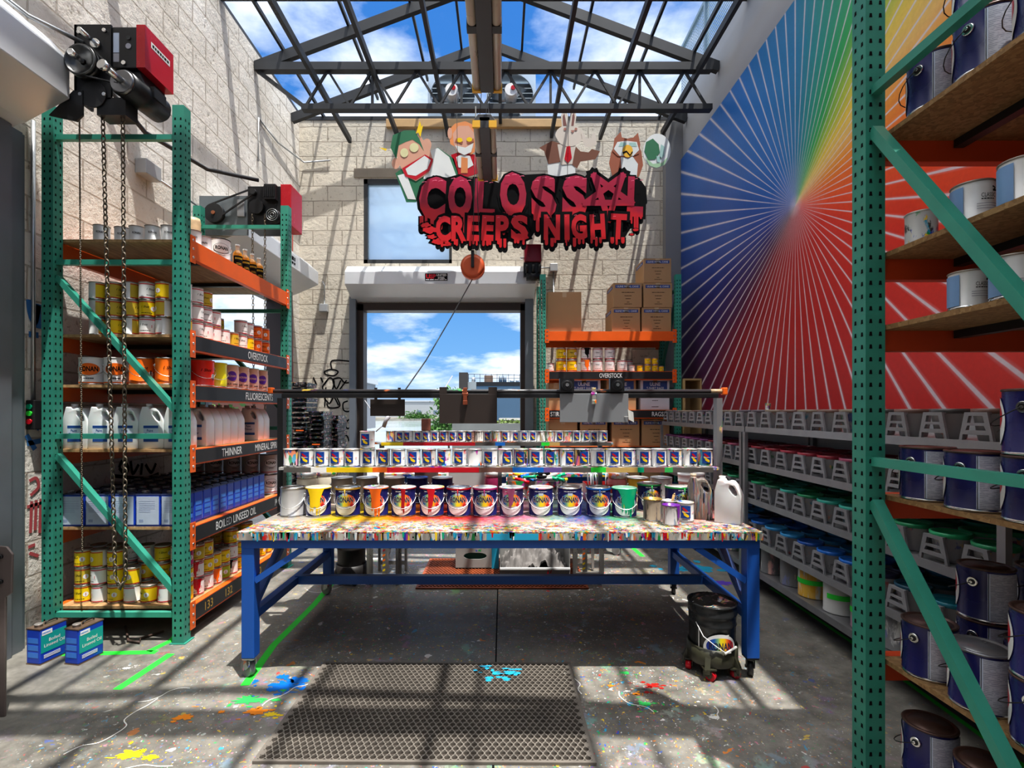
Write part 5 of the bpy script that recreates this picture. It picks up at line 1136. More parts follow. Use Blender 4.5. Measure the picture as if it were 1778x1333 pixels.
# front pails -------------------------------------------------------------------
dm = {'yellow': yellow, 'orange': orng, 'red': crim, 'green': emer}
DR = {'yellow': drip(yellow, 0, .062, 1, .02), 'orange': drip(orng, .012, .045, 2, 0, side=.3), 'red1': drip(mat('dark red',(.38,.004,.012),.3), .014, .016, 3, .1, side=.6), 'red2': drip(crim, .006, .03, 7, .12, side=.6), 'green': drip(emer, .02, .08, 5, .0, side=.2)}
def rimd(m): D = MB(); D.lathe([(PR+.002,PH*.93),(PR+.003,PH*.99)], 24); D.cyl((0,-PR-.002,PH*.95),(0.002,-PR-.003,PH*.7),.004,.002,6); return D.mesh('paint_drip', m)
mag = mat('magenta run', (.5,.03,.2), .3)
slv = mat('bare tin', (.68,.67,.66), .32, .55, .15, 8)
sp0 = pail_spec(slv, None, chrome)
fp = [(509,'bare silver pail at the left end of the table row',sp0,0),
 (553,'navy pail flooded with yellow paint runs, second in the table row',pail_spec(navy,LAB['rainbow'],mat('yellowed lid',(.75,.68,.5),.3,.3),drips=[DR['yellow']]),.1),
 (604,'navy pail with clean rainbow oval label and yellow rim',pail_spec(navy,LAB['rainbow'],chrome,drips=[rimd(mat('yellow rim',(.8,.5,.05),.4))]),.05),
 (653,'navy pail with a broad orange paint run over its rainbow label',pail_spec(navy,LAB['rainbow'],lidsp,drips=[DR['orange']]),.05),
 (701,'navy pail with thin dark red drips down its rainbow label',pail_spec(navy,LAB['rainbow'],lidsp,drips=[DR['red1']]),.0),
 (750,'navy pail with forked bright red paint run and red rim',pail_spec(navy,LAB['rainbow'],lidsp,drips=[DR['red2']]),0),
 (797,'navy pail with red-stained rim and faint magenta specks',pail_spec(navy,LAB['rainbow'],chrome,drips=[rimd(crim)]),-.03),
 (842,'navy pail with magenta rim right of the red-rimmed one',pail_spec(navy,LAB['rainbow'],lidsp,drips=[rimd(mag)]),-.03),
 (888,'mauve-soiled pail with magenta runs hiding its rainbow label',pail_spec(splat('magenta soiled',(.03,.02,.08),.42,10,18,(1,1,.4),.35,tint=((.5,.1,.25),.7)),LAB['rainbow'],lidsp,drips=[drip(mat('mauve run',(.42,.1,.22),.35),0,.03,9,.25,side=.5)]),-.05),
 (939,'clean navy pail with rainbow label and dangling wire handle',pail_spec(navy,LAB['rainbow'],lidsp),-.06),
 (989,'clean navy pail with wire handle across its oval, right of the dangling one',pail_spec(navy,LAB['rainbow'],chrome),-.08),
 (1039,'navy pail with blue-stained rim beside the green-run pail',pail_spec(navy,LAB['rainbow'],chrome,drips=[rimd(sblue)]),-.08),
 (1082,'navy pail flooded with emerald green paint',pail_spec(navy,LAB['rainbow'],mat('green lid',(.25,.5,.38),.3,.3),drips=[DR['green']]),-.1)]
for px, lb, sp, rz in fp: put(sp, 'paint_pail', lb, 'paint pail', (WX(px,3.45), 3.45+(.0 if px < 1080 else -.03), TZ+.001), rz-.0, 'row of rainbow-label pails on the table')
put(pail_spec(navy,LAB['rainbow'],lidsp,drips=[rimd(sgrn)]), 'paint_pail', 'navy pail set back behind the brown stained tin', 'paint pail', (WX(1127,3.63), 3.63, TZ+.001), -.05)
put(pail_spec(navy,LAB['rainbow'],lidsp,drips=[rimd(sgrn)],handle=False), 'paint_pail', 'navy pail with lime rim behind the purple tin and jugs', 'paint pail', (WX(1176,3.5), 3.5, TZ+.001), .25)
open_spec = lambda k, m: [('body', canmesh(QR,QH,None,n=20,rim=.003,lid=False)[0].mesh('tin_body',[k,chrome])), ('rim', canmesh(QR,QH,None,n=20,rim=.003,lid=False)[1].mesh('tin_rim',[m,m]))]
put(open_spec(splat('brown stained tin',(.22,.16,.1),.45,18,26,(1.5,1.5,.3),.35,.4,.4,tint=((.2,.12,.05),.7),base2=(.35,.3,.24)), mat('gold rim',(.45,.3,.08),.3,.6)), 'open_tin', 'brown-stained open tin in front at the right of the table', 'paint tin', (WX(1133,3.28), 3.28, TZ+.001), 0, None, 1.15)
vio = mat('violet paint', (.16,.02,.3), .3)
put(open_spec(splat('violet run tin',(.45,.43,.43),.45,16,26,(1.6,1.6,.25),.35,.8,.6,tint=((.15,.03,.25),.5)), vio)+[('paint_drip', drip(vio,.03,.02,4,.25,QR,QH))], 'open_tin', 'open tin with violet rim and runs, frontmost on the table', 'paint tin', (WX(1165,3.15), 3.15, TZ+.001), .1, None, 1.02)
put(QS[1,1], 'quart_can', 'spattered blue-label quart can behind the violet tin', 'paint can', (WX(1190,3.26), 3.26, TZ+.001), -.3)
b = MB(); b.cyl((0,0,.05), (.03,-.01,.16), .006, .009, 8, 1); b.cyl((.03,-.01,.16), (.034,-.012,.172), .009, .002, 8, 0); put(open_spec(qbody[2], lidsp)+[('stir_brush', b.mesh('stir_brush', [plywood, mat('ochre bristle',(.4,.25,.1),.8)]))], 'open_tin', 'open spattered tin holding a stub brush behind the violet one', 'paint tin', (WX(1162,3.33), 3.33, TZ+.001), .2, None, .98)
put(JUGS, 'plastic_jug', 'paint-crusted grey jug at the right end of the table', 'jug', (WX(1220,3.3), 3.35, TZ+.001), -.35, None, .92)
put(JUGP, 'plastic_jug', 'clean white jug at the right end of the table', 'jug', (WX(1262,3.25), 3.22, TZ+.001), -.6, None, .92)
# rear rows ---------------------------------------------------------------------
grl = mat('grey pail lid', (.36,.37,.4), .3, .5); brn_ = mat('brown-grey pail', (.28,.23,.2), .4, .2)
for px, m_, l_, lb in ((594,brn_,grl,'grey-lidded pail in the second row behind the yellow-run pail'),(637,brn_,grl,'grey-lidded pail in the second row behind the clean rainbow pail'),(684,brn_,mat('pink-grey lid',(.45,.38,.36),.4),'pinkish-lidded pail in the second row behind the orange-run pail'),
        (725,navy,mat('blue lid',(.02,.06,.25),.3),'navy pail with blue lid in the second row'),(768,navy,grl,'navy pail with grey lid in the second row'),(1107,mat('amber pail',(.7,.36,.03),.4),lidsp,'amber-yellow pail in the second row behind the green pail'),(1148,slv,grl,'grey metal pail in the second row behind the lime-rim pail')):
    put(pail_spec(m_, None, l_), 'paint_pail', lb, 'paint pail', (WX(px,3.95), 3.95, TZ+.001), .2)
wt = MB(); wt.lathe([(0,0),(.088,0),(.095,.15),(.1,.152),(.1,.165),(.097,.167),(.1,.182),(.1,.2),(.103,.202),(.103,.222),(0,.222)], 24); put(wt.mesh('white_bucket', white), 'white_bucket', 'white ribbed plastic bucket in the second row at the right', 'bucket', (WX(1200,3.99), 3.99, TZ+.001))
put(QS[1,1], 'quart_can', 'quart can standing on the white ribbed bucket', 'paint can', (WX(1192,3.99), 3.99, TZ+.225), .2)
# bins between the rows and the riser
bluew = mat('frosted bin', (.5,.55,.62), .4); tube_c = [white, crim, sblue, syel, emer, orng, mat('tube grey',(.45,.45,.45),.4), ink]
def bin_spec(w, d, h, m):
    b = MB(); b.box(-w,w,-d,-d+.006,0,h); b.box(-w,w,d-.006,d,0,h); b.box(-w,-w+.006,-d+.006,d-.006,0,h); b.box(w-.006,w,-d+.006,d-.006,0,h); b.box(-w,w,-d,d,0,.006); return [('bin_body', b.mesh('bin_body', m))]
put(bin_spec(.24,.13,.15,splat('bin front',(.3,.28,.26),.5,14,16)), 'tube_bin', 'long open bin heaped with paint tubes behind the pails', 'bin', (WX(930,4.15), 4.15, TZ+.001))
q = random.Random(14)
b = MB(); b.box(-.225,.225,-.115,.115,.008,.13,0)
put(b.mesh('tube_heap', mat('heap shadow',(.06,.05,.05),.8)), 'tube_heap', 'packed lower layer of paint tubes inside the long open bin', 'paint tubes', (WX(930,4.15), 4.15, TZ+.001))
for i in range(34):
    b = MB(); m1_, m2_ = q.choice(tube_c), q.choice(tube_c); a = q.uniform(-.8,.8); tl = q.uniform(-.25,.35); d_ = Vector((math.cos(a)*math.cos(tl), math.sin(a)*math.cos(tl), math.sin(tl))); l_ = q.uniform(.07,.11)
    b.cyl((0,0,0), d_*l_, .011, .015, 10, 0); b.cyl(-d_*.018, (0,0,0), .009, .009, 8, 1); o = obj('paint_tube', b.mesh('paint_tube', [m1_, m2_]), None, (WX(930,4.15)-.17+.34*((i*7)%17)/16, 4.06+.17*(i//17)+q.uniform(-.03,.03), TZ+.155+q.uniform(0,.03)))
    tag(o, 'assorted small paint tube lying on the heap in the long bin behind the pails', 'paint tube', 'paint tubes heaped in the bin')
put(bin_spec(.10,.1,.14,mat('red bin',(.45,.02,.02),.35)), 'brush_bin', 'red bin of blue-handled brushes behind the blue-rimmed pail', 'bin', (WX(1037,4.0), 4.0, TZ+.001))
for i in range(10):
    b = MB(); a = q.uniform(-.5,.5); top_ = Vector((.10*a, q.uniform(-.04,.04), .225+q.uniform(-.02,.02))); b.cyl((0,0,0), top_, .004, .006, 8, 0); b.cyl(top_, top_*1.12, .008, .009, 8, 1)
    tag(obj('paint_brush', b.mesh('paint_brush', [mat('brush handle grey',(.4,.42,.45),.4), sblue]), None, (WX(1037,4.0)-.07+.015*i, 4.0+q.uniform(-.04,.04), TZ+.009)), 'thin brush standing in the red bin behind the pails', 'brush', 'brushes in the red bin')
def jar_spec(m): b = MB(); b.lathe([(0,0),(.05,0),(.055,.01),(.055,.12),(.05,.135)], 18); l = MB(); l.lathe([(.05,.135),(.055,.138),(.055,.165),(.0,.168)], 18); return [('jar_body', b.mesh('jar_body', m)), ('lid', l.mesh('jar_lid', lidsp))]
put(jar_spec(mat('pink jar',(.6,.2,.2),.25)), 'glass_jar', 'pinkish red jar beside the brush bin behind the pails', 'jar', (WX(1071,3.98), 3.98, TZ+.001), 0, None, 1.35)
put(jar_spec(mat('maroon jar',(.3,.03,.1),.25)), 'glass_jar', 'maroon jar behind the magenta-rimmed pail', 'jar', (WX(856,4.14), 4.14, TZ+.001), 0, None, 1.3)
put(jar_spec(mat('cream jar',(.6,.55,.45),.4)), 'glass_jar', 'cream-coloured jar behind the silver and yellow pails, left one', 'jar', (WX(533,3.95), 3.95, TZ+.001), 0, None, 1.4)
put(jar_spec(mat('ivory jar',(.65,.6,.5),.4)), 'glass_jar', 'ivory jar behind the yellow-run pail, right of the cream one', 'jar', (WX(568,4.1), 4.1, TZ+.001), 0, None, 1.4)
b = MB(); w = .17
for p in ((-w,w,-.006,.006,.0,.02),(-w,w,-.006,.006,.2,.22),(-w,-w+.02,-.006,.006,.02,.2),(w-.02,w,-.006,.006,.02,.2)): b.box(*p)
S2 = MB(); S2.box(-w+.018,w-.018,-.002,.002,.018,.202); put([('screen_border', b.mesh('screen_border', white)), ('screen_mesh', S2.mesh('screen_mesh', mat('screen grey',(.33,.34,.34),.5)))], 'print_screen', 'white-framed grey screen leaning behind the red pails', 'screen', (WX(810,4.2), 4.2, TZ+.006), 0, None, 1.0, rot=(-.12,0,0))
b = MB(); b.box(-.09,.09,-.05,.05,0,.26); put([('box_shell', b.mesh('box_shell', mat('umber box',(.13,.08,.07),.6), bev=.004))], 'dark_box', 'plain umber box in the middle of the second row', 'box', (WX(740,4.12), 4.14, TZ+.001))

# second work table further back
t = thing('work_table', 'second paint-spattered work table beyond the first, under the back doorway', 'table', (0, 5.42, 0)); b = MB(); b.box(-1.32,1.36,0,1.05,.88,.91); obj('tabletop', b.mesh('tabletop', splat('second table top',(.45,.44,.42),.5,12,24,rough=.4,val=.8,rand=False)), t)
b = MB(); b.box(-1.28,1.32,.08,.115,.80,.879); b.box(-1.28,1.32,.92,.955,.80,.879); obj('apron', b.mesh('apron', frame), t)
for x in (-1.28, 1.25):
    for y in (.12, .86):
        b = MB(); b.box(x, x+.06, y, y+.06, .125, .879); obj('leg', b.mesh('leg', frame), t); f_, w_ = MB(), MB(); caster(f_, w_, x+.03, y+.03, .124, .05, 2.4); c_ = obj('caster', f_.mesh('caster', steel), t); obj('wheel', w_.mesh('wheel', mat('pale tyre',(.5,.5,.5),.6)), c_)
for i, (px, k) in enumerate(((662,2),(690,0),(716,0),(640,1),(1010,1))):
    put(QS[k,0], 'quart_can', f'unlabelled quart can on the second table, {ORD[i]} of the loose ones', 'paint can', (WX(px,5.6), 5.6, .911), .2*i)
# ------------------------------------------------------------------ rubber mats
def mat_mesh(m, w=1.54, d=.905, hgt=.014):
    b = MB(); nx, ny = 45, 29; px, py = (w-.03)/nx, (d-.03)/ny
    K = 12; rx, ry = px*.41, py*.45
    ring = [(rx*math.cos(2*PI*i/K), ry*math.sin(2*PI*i/K)) for i in range(K)]
    sq = []
    for i in range(K):
        c_, s_ = math.cos(2*PI*i/K), math.sin(2*PI*i/K); k = 1/max(abs(c_), abs(s_)); sq.append((c_*k*px/2, s_*k*py/2))
    for j in range(ny):
        off = px/2 if j % 2 else 0
        for i in range(nx-(j%2)):
            cx, cy = -w/2+.015+px*(i+.5)+off, .015+py*(j+.5)
            vs = [(cx+u,cy+v,hgt) for u,v in sq]+[(cx+u,cy+v,hgt) for u,v in ring]+[(cx+u,cy+v,.002) for u,v in ring]
            b.add(vs, [(q_,(q_+1)%K,K+(q_+1)%K,K+q_) for q_ in range(K)]+[(K+q_,K+(q_+1)%K,2*K+(q_+1)%K,2*K+q_) for q_ in range(K)], 0)
        if j % 2:
            y0_, y1_ = .015+py*j, .015+py*(j+1)
            for a in (-w/2+.015, w/2-.015-px/2): b.add([(a,y0_,hgt),(a+px/2,y0_,hgt),(a+px/2,y1_,hgt),(a,y1_,hgt)], [(0,1,2,3)])
    o = [(-w/2,0),(w/2,0),(w/2,d),(-w/2,d)]; i_ = [(-w/2+.015,.015),(w/2-.015,.015),(w/2-.015,d-.015),(-w/2+.015,d-.015)]
    vs = [(x,y,hgt) for x,y in o]+[(x,y,hgt) for x,y in i_]+[(x,y,.0015) for x,y in o]
    b.add(vs, [(k,(k+1)%4,4+(k+1)%4,4+k) for k in range(4)]+[(k,8+k,8+(k+1)%4,(k+1)%4) for k in range(4)]); b.add(vs[8:], [(0,1,2,3)], 1)
    return b.mesh('rubber_mat', [m, mat('dark sheet below mat',(.035,.025,.02),.9)], fix=False)  # dark sheet across the bottom stands in for floor seen through the holes
grey_mat = splat('rubber mat dusty', (.19,.168,.145), .15, 12, 26, rough=.6, sat=.9, val=.6, rand=False, base2=(.13,.115,.1), bump=0)
o = obj('rubber_mat', mat_mesh(grey_mat), None, (-.35, 2.265, 0)); tag(o, 'grey perforated rubber mat on the floor in front of the work table', 'mat')
o.rotation_euler = (0,0,-.006)
spl = MB(); x, y = fpt(868,1172)
q = random.Random(6)
for i in range(26): a = q.gauss(0,.07), q.gauss(0,.045); spl.flat(blob(x+a[0]+.35, y+a[1]-2.265, q.uniform(.008,.03), q.uniform(.005,.015), i, n=16), FL(.0146+.00002*i))
obj('paint_splash', spl.mesh('paint_splash', scyan), o)
o = obj('rubber_mat', mat_mesh(splat('rust mat',(.42,.1,.03),.1,9,16,rough=.6,rand=False,base2=(.25,.06,.025),bump=0)), None, (0, 4.5, 0)); tag(o, 'rust-red perforated rubber mat on the floor behind the table', 'mat')
# ------------------------------------------------------------------ bucket on dolly, right
def dolly(label, x, y, m, r=.15, h=.13, wheelm=red, n=5, a0=.4):
    t = thing('bucket_dolly', label, 'dolly', (x, y, 0)); b = MB()
    b.lathe([(0,.075),(r+.012,.075),(r+.016,.08),(r+.016,h+.05),(r+.008,h+.05),(r+.006,.085),(0,.085)], 26); obj('dolly_ring', b.mesh('dolly_ring', m), t)
    for k in range(n):
        a = a0+2*PI*k/n; f_, w_ = MB(), MB(); f_.prism([(0,.045),(.03,.045),(.03,.075),(.0,.14)], .03, lambda u,v,w: ((r+.012+u)*math.cos(a)-(w-.015)*math.sin(a),(r+.012+u)*math.sin(a)+(w-.015)*math.cos(a),v)); caster(f_, w_, (r+.002)*math.cos(a), (r+.002)*math.sin(a), .074, .028, a+1.3)
        c_ = obj('caster', f_.mesh('caster', m), t); obj('wheel', w_.mesh('wheel', wheelm), c_)
    return t
def bucket_spec(m, r=.145, h=.34, label=True, fill=None):
    b = MB(); b.lathe([(0,0),(r-.008,0),(r-.006,.01),(r-.004,h*.62),(r+.001,h*.64),(r-.003,h*.66),(r-.001,h*.8),(r+.004,h*.82),(r,h*.84),(r+.001,h-.012)], 30)
    l = MB(); l.lathe([(r+.001,h-.012),(r+.006,h-.008),(r+.006,h),(r-.004,h),(r-.008,h-.08)], 30); sp = [('bucket_body', b.mesh('bucket_body', m)), ('rim', l.mesh('bucket_rim', m))]
    f = MB(); q = random.Random(2); n = 26; rings = []
    vs = [(0,0,h+.02)]
    for j, rr in enumerate((.25,.5,.72,.9,.97)):
        for i in range(n): a = 2*PI*i/n; vs.append((rr*r*math.sin(a), -rr*r*math.cos(a), h-.03+(.055*(1-rr)+.02*q.random())*(1.2 if math.cos(a) < .2 else .45)))
    f.add(vs, [(0,1+i,1+(i+1)%n) for i in range(n)]+[(1+j*n+i,1+(j+1)*n+i,1+(j+1)*n+(i+1)%n,1+j*n+(i+1)%n) for j in range(4) for i in range(n)], 0, True); sp.append(('crusted_fill', f.mesh('crusted_fill', fill or blackp)))
    if label:
        L = MB(); k = 1.35; fr = CYLF(r+.001, -.03); f2 = CYLF(r+.0018, -.03); f3 = CYLF(r+.0025, -.03)
        ell(L, 0, .1, .1, .088, fr, 0); ell(L, 0, .115, .083, .052, f2, 1); L.geo(at(text('RONAN', .135, .045, .03), 0, .117), f3, 2); L.geo(at(text('BULLETIN COLOR', .09, .008), 0, .036), f3, 2); rect(L, -.03, .05, .178, .184, fr, 0); rect(L, -.13, -.124, .0, .2, fr, 0)
        sp.append(('label', L.mesh('label', [white, rainbow, inkn])))
        hb = MB(); pts = [(-r*.9,-r*.48,h*.69),(-.1,-r*.86,h*.5),(-.04,-r-.012,h*.37),(.02,-r-.016,h*.25),(.05,-r-.012,h*.26)]; hb.tube(pts, .0025, 6); hb.cyl((.01,-r-.018,h*.245), (.09,-r*.93,h*.33), .007, n=8, m=1); sp.append(('bail_handle', hb.mesh('bail_handle', [white, swht])))
    return sp
bkm = mat('black bucket', (.03,.032,.034), .25, .25, .3, 6); dolm = splat('dolly spattered', (.03,.028,.022), .3, 9, 16, (1.6,1.6,.22), .4, .9, .75, base2=(.06,.06,.035))
DX, DYy = WX(1234,3.12)+.0, 3.1
dolly('paint-dripped round dolly with red casters under the black bucket', DX, DYy, dolm, .13)
put(bucket_spec(bkm, .138, .34, True, splat('crust with streaks',(.03,.025,.022),.42,9,30,(1.2,6,1),.5,.7,.8)), 'paint_bucket', 'black five-gallon bucket with rainbow label and crusted rim on the dolly', 'bucket', (DX, DYy, .087))
bx = WX(612,4.75); dolly('black crusted dolly under the dark bucket behind the table', bx, 4.72, splat('black crust',(.02,.018,.018),.3,12,18,(1,1,.3),.5,.4,.5), .125, .12, blackp, 4)
put(bucket_spec(splat('crusted black bucket',(.022,.02,.02),.3,10,14,(1,1,.4),.45,.25,.4), .13, .36, False), 'paint_bucket', 'crusted black bucket on a dolly seen under the left of the table', 'bucket', (bx, 4.72, .087))
# slotted tray racks behind the table
wsteel = mat('brushed steel post', (.45,.43,.41), .3, .8, .2, 5)
for k, (pxs, lab) in enumerate((((640,668,690),'slotted steel tray rack on the floor behind the table, beside the dark bucket'), ((997,1015,1043),'slotted steel tray rack on the floor behind the table, beside the rag bin'))):
    Y = 4.62; xa, xm, xb = (WX(p,Y) for p in pxs); t = thing('tray_rack', lab, 'rack', (xa, Y, .0146*k)); xm -= xa; xb -= xa
    for x in (0, xb):
        b = MB(); b.box(x-.012, x+.012, -.02, .02, .0, .83); b.box(x-.012,x+.035,.02,.024,.0,.83); obj('post', b.mesh('post', wsteel), t)
        if k or x or True:
            b = MB(); b.box(x-.012, x+.012, .40, .44, .0, .83); obj('post', b.mesh('post', wsteel), t)
    b = MB(); b.box(xm-.02, xm+.02, -.004, .0, .1, .83, 0); b.box(xm+.02, xm+.024, -.004, .05, .1, .83, 0)
    for i in range(14): z = .12+.045*i; b.add([(xm-.018,-.0048,z),(xm+.006,-.0048,z+.012),(xm+.006,-.0048,z+.03),(xm-.018,-.0048,z+.018)], [(0,1,2,3)], 1+(i//2)%4)
    obj('slotted_strip', b.mesh('slotted_strip', [wsteel, syel, orng, mat('slot red',(.3,.03,.04),.5), blackp], fix=False), t)
    b = MB(); b.box(.0125, xb-.0125, -.014, .014, .06, .1); b.box(.0125, xb-.0125, .405, .435, .06, .1); b.box(-.012, xb+.012, -.02, .44, .83, .845); obj('rail', b.mesh('rail', wsteel), t)
# rag bin and crate on the rust mat
crw = splat('white crate', (.33,.33,.32), .32, 9, 12, rough=.4)
Y = 4.62; xa, xb = WX(868,Y), WX(990,Y); w = (xb-xa)/2; t = thing('rag_bin', 'low-fronted white bin heaped with rags behind the table', 'bin', ((xa+xb)/2, Y, .0145)); b = MB()
b.box(-w,w,0,.008,0,.125); b.box(-w,-w+.008,.008,.4,0,.34); b.box(w-.008,w,.008,.4,0,.34); b.box(-w,w,.4,.408,0,.34); b.box(-w,w,0,.4,0,.008); obj('bin_body', b.mesh('bin_body', crw), t)
b = MB(); b.box(-w,w,-.012,.012,.125,.14); obj('rim', b.mesh('rim', white), t)
b = MB(); b.box(-.06,-.03,-.0025,-.0,.07,.075); b.box(-.055,-.05,-.0025,0,.04,.07); b.tube([(.12,-.002,.12),(.115,-.003,.08),(.1,-.003,.03)], .006, 5, 1); b.tube([(.15,-.002,.12),(.14,-.003,.09)], .004, 5, 1); obj('paint_mark', b.mesh('paint_mark', [ink, crim]), t)
b = MB(); nx, ny = 70, 40; q = random.Random(9); from mathutils import noise as mn
vs = []
for j in range(ny+1):
    for i in range(nx+1):
        u, v_ = i/nx, j/ny; x = -w+.012+(2*w-.024)*u; y = .012+.38*v_; e = math.sin(PI*min(1,max(0,u)))**.6
        z = .06+.24*e*(.35+.65*min(1,v_*2.2))*.85+.09*mn.fractal(Vector((x*11,y*11,1.3)), .8, 2.1, 5)+.05*abs(mn.noise(Vector((x*22,y*22,0)))); vs.append((x,y,max(.02,z)))
b.add(vs, [(j*(nx+1)+i,j*(nx+1)+i+1,(j+1)*(nx+1)+i+1,(j+1)*(nx+1)+i) for j in range(ny) for i in range(nx)], 0, True)
rg = obj('rag_heap', b.mesh('rag_heap', mat('rag grey-white',(.16,.15,.145),.95,0,.5,14), fix=False), None, (t.location.x, t.location.y, t.location.z)); tag(rg, 'crumpled grey-white rags heaped in the low-fronted bin', 'rags', None, 'stuff')
Y = 5.05; xa, xb = WX(791,Y), WX(866,Y); w = (xb-xa)/2; t = thing('hand_hole_crate', 'white spattered crate with an oval hand hole and cyan stripe', 'crate', ((xa+xb)/2, Y, .0145)); hh = .21
hole = [(.085*math.cos(a)*(1)+math.copysign(.03,math.cos(a)), .125+.033*math.sin(a)) for a in [2*PI*(i+.5)/20 for i in range(20)]]; hole = [(u-.02, v_) for u, v_ in hole]
b = MB(); b.prism([(-w,0),(w,0),(w,hh),(-w,hh)], .01, XZ(0), 0, [hole]); b.box(-w,-w+.01,.01,.28,0,hh); b.box(w-.01,w,.01,.28,0,hh); b.box(-w,w,.28,.29,0,hh); b.box(-w,w,.0,.28,0,.008); obj('crate_body', b.mesh('crate_body', crw), t)
b = MB(); b.box(w-.07,w-.0,-.0015,0,0,hh); S3 = MB(); S3.box(-w+.02,w-.08,.05,.26,.01,.19); obj('dark_green_fill', S3.mesh('dark_green_fill', mat('crate dark green fill',(.004,.05,.03),.6)), t)  # dark green block added inside; shade behind the hand hole put into its colour
obj('cyan_stripe', b.mesh('cyan_stripe', scyan), t)
# back counter seen between pails: stacked trays in the back-left corner -----------------------------------
trm = splat('black tray', (.02,.02,.022), .45, 22, 34, (1,1,1.5), .3, .7, .6)
def tray_mesh(): 
    b = MB(); w, d, h = .092, .2, .052
    b.box(-w,w,-d,d,0,.006); b.box(-w,-w+.008,-d,d,.006,h); b.box(w-.008,w,-d,d,.006,h); b.box(-w,w,d-.008,d,.006,h)
    b.prism([(-w,.006),(w,.006),(w,h),(-w,h)], .008, XZ(-d), 0, [[(-.06,.012),(.06,.012),(.072,.03),(.05,.042),(-.05,.042),(-.072,.03)]]); b.box(-w-.008,w+.008,-d-.008,d+.008,h,h+.005) if False else None
    b.box(-w-.01,w+.01,-d-.01,-d,h-.008,h+.002); return b.mesh('tray', trm)
tm = tray_mesh(); cl = MB(); cl.box(-.05,.05,-.2105,-.2,.014,.03)
tabm = {6: lime, 4: mat('bright orange tab',(.85,.15,.02),.5), 16: lime, 20: mat('bright orange tab',(.85,.15,.02),.5)}
for k, (px, n, yy) in enumerate(((530,30,6.75),(557.5,28,6.75),(583,27,7.2))):
    for i in range(n):
        z = .001+(.0655 if k == 0 else .0565)*i
        o = put(tm, 'paint_tray', f'black spattered paint tray, {ORD[i]} from the floor, {("tallest stack by the door track","middle stack","stack nearest the doorway")[k]}', 'paint tray', (WX(px,yy)+R.uniform(-.01,.01), yy+R.uniform(-.01,.01), z), R.uniform(-.06,.06), 'black trays stacked in the back-left corner')
        if k < 2 and i in tabm: obj('tab', cl.mesh('tab', tabm[i]), o)
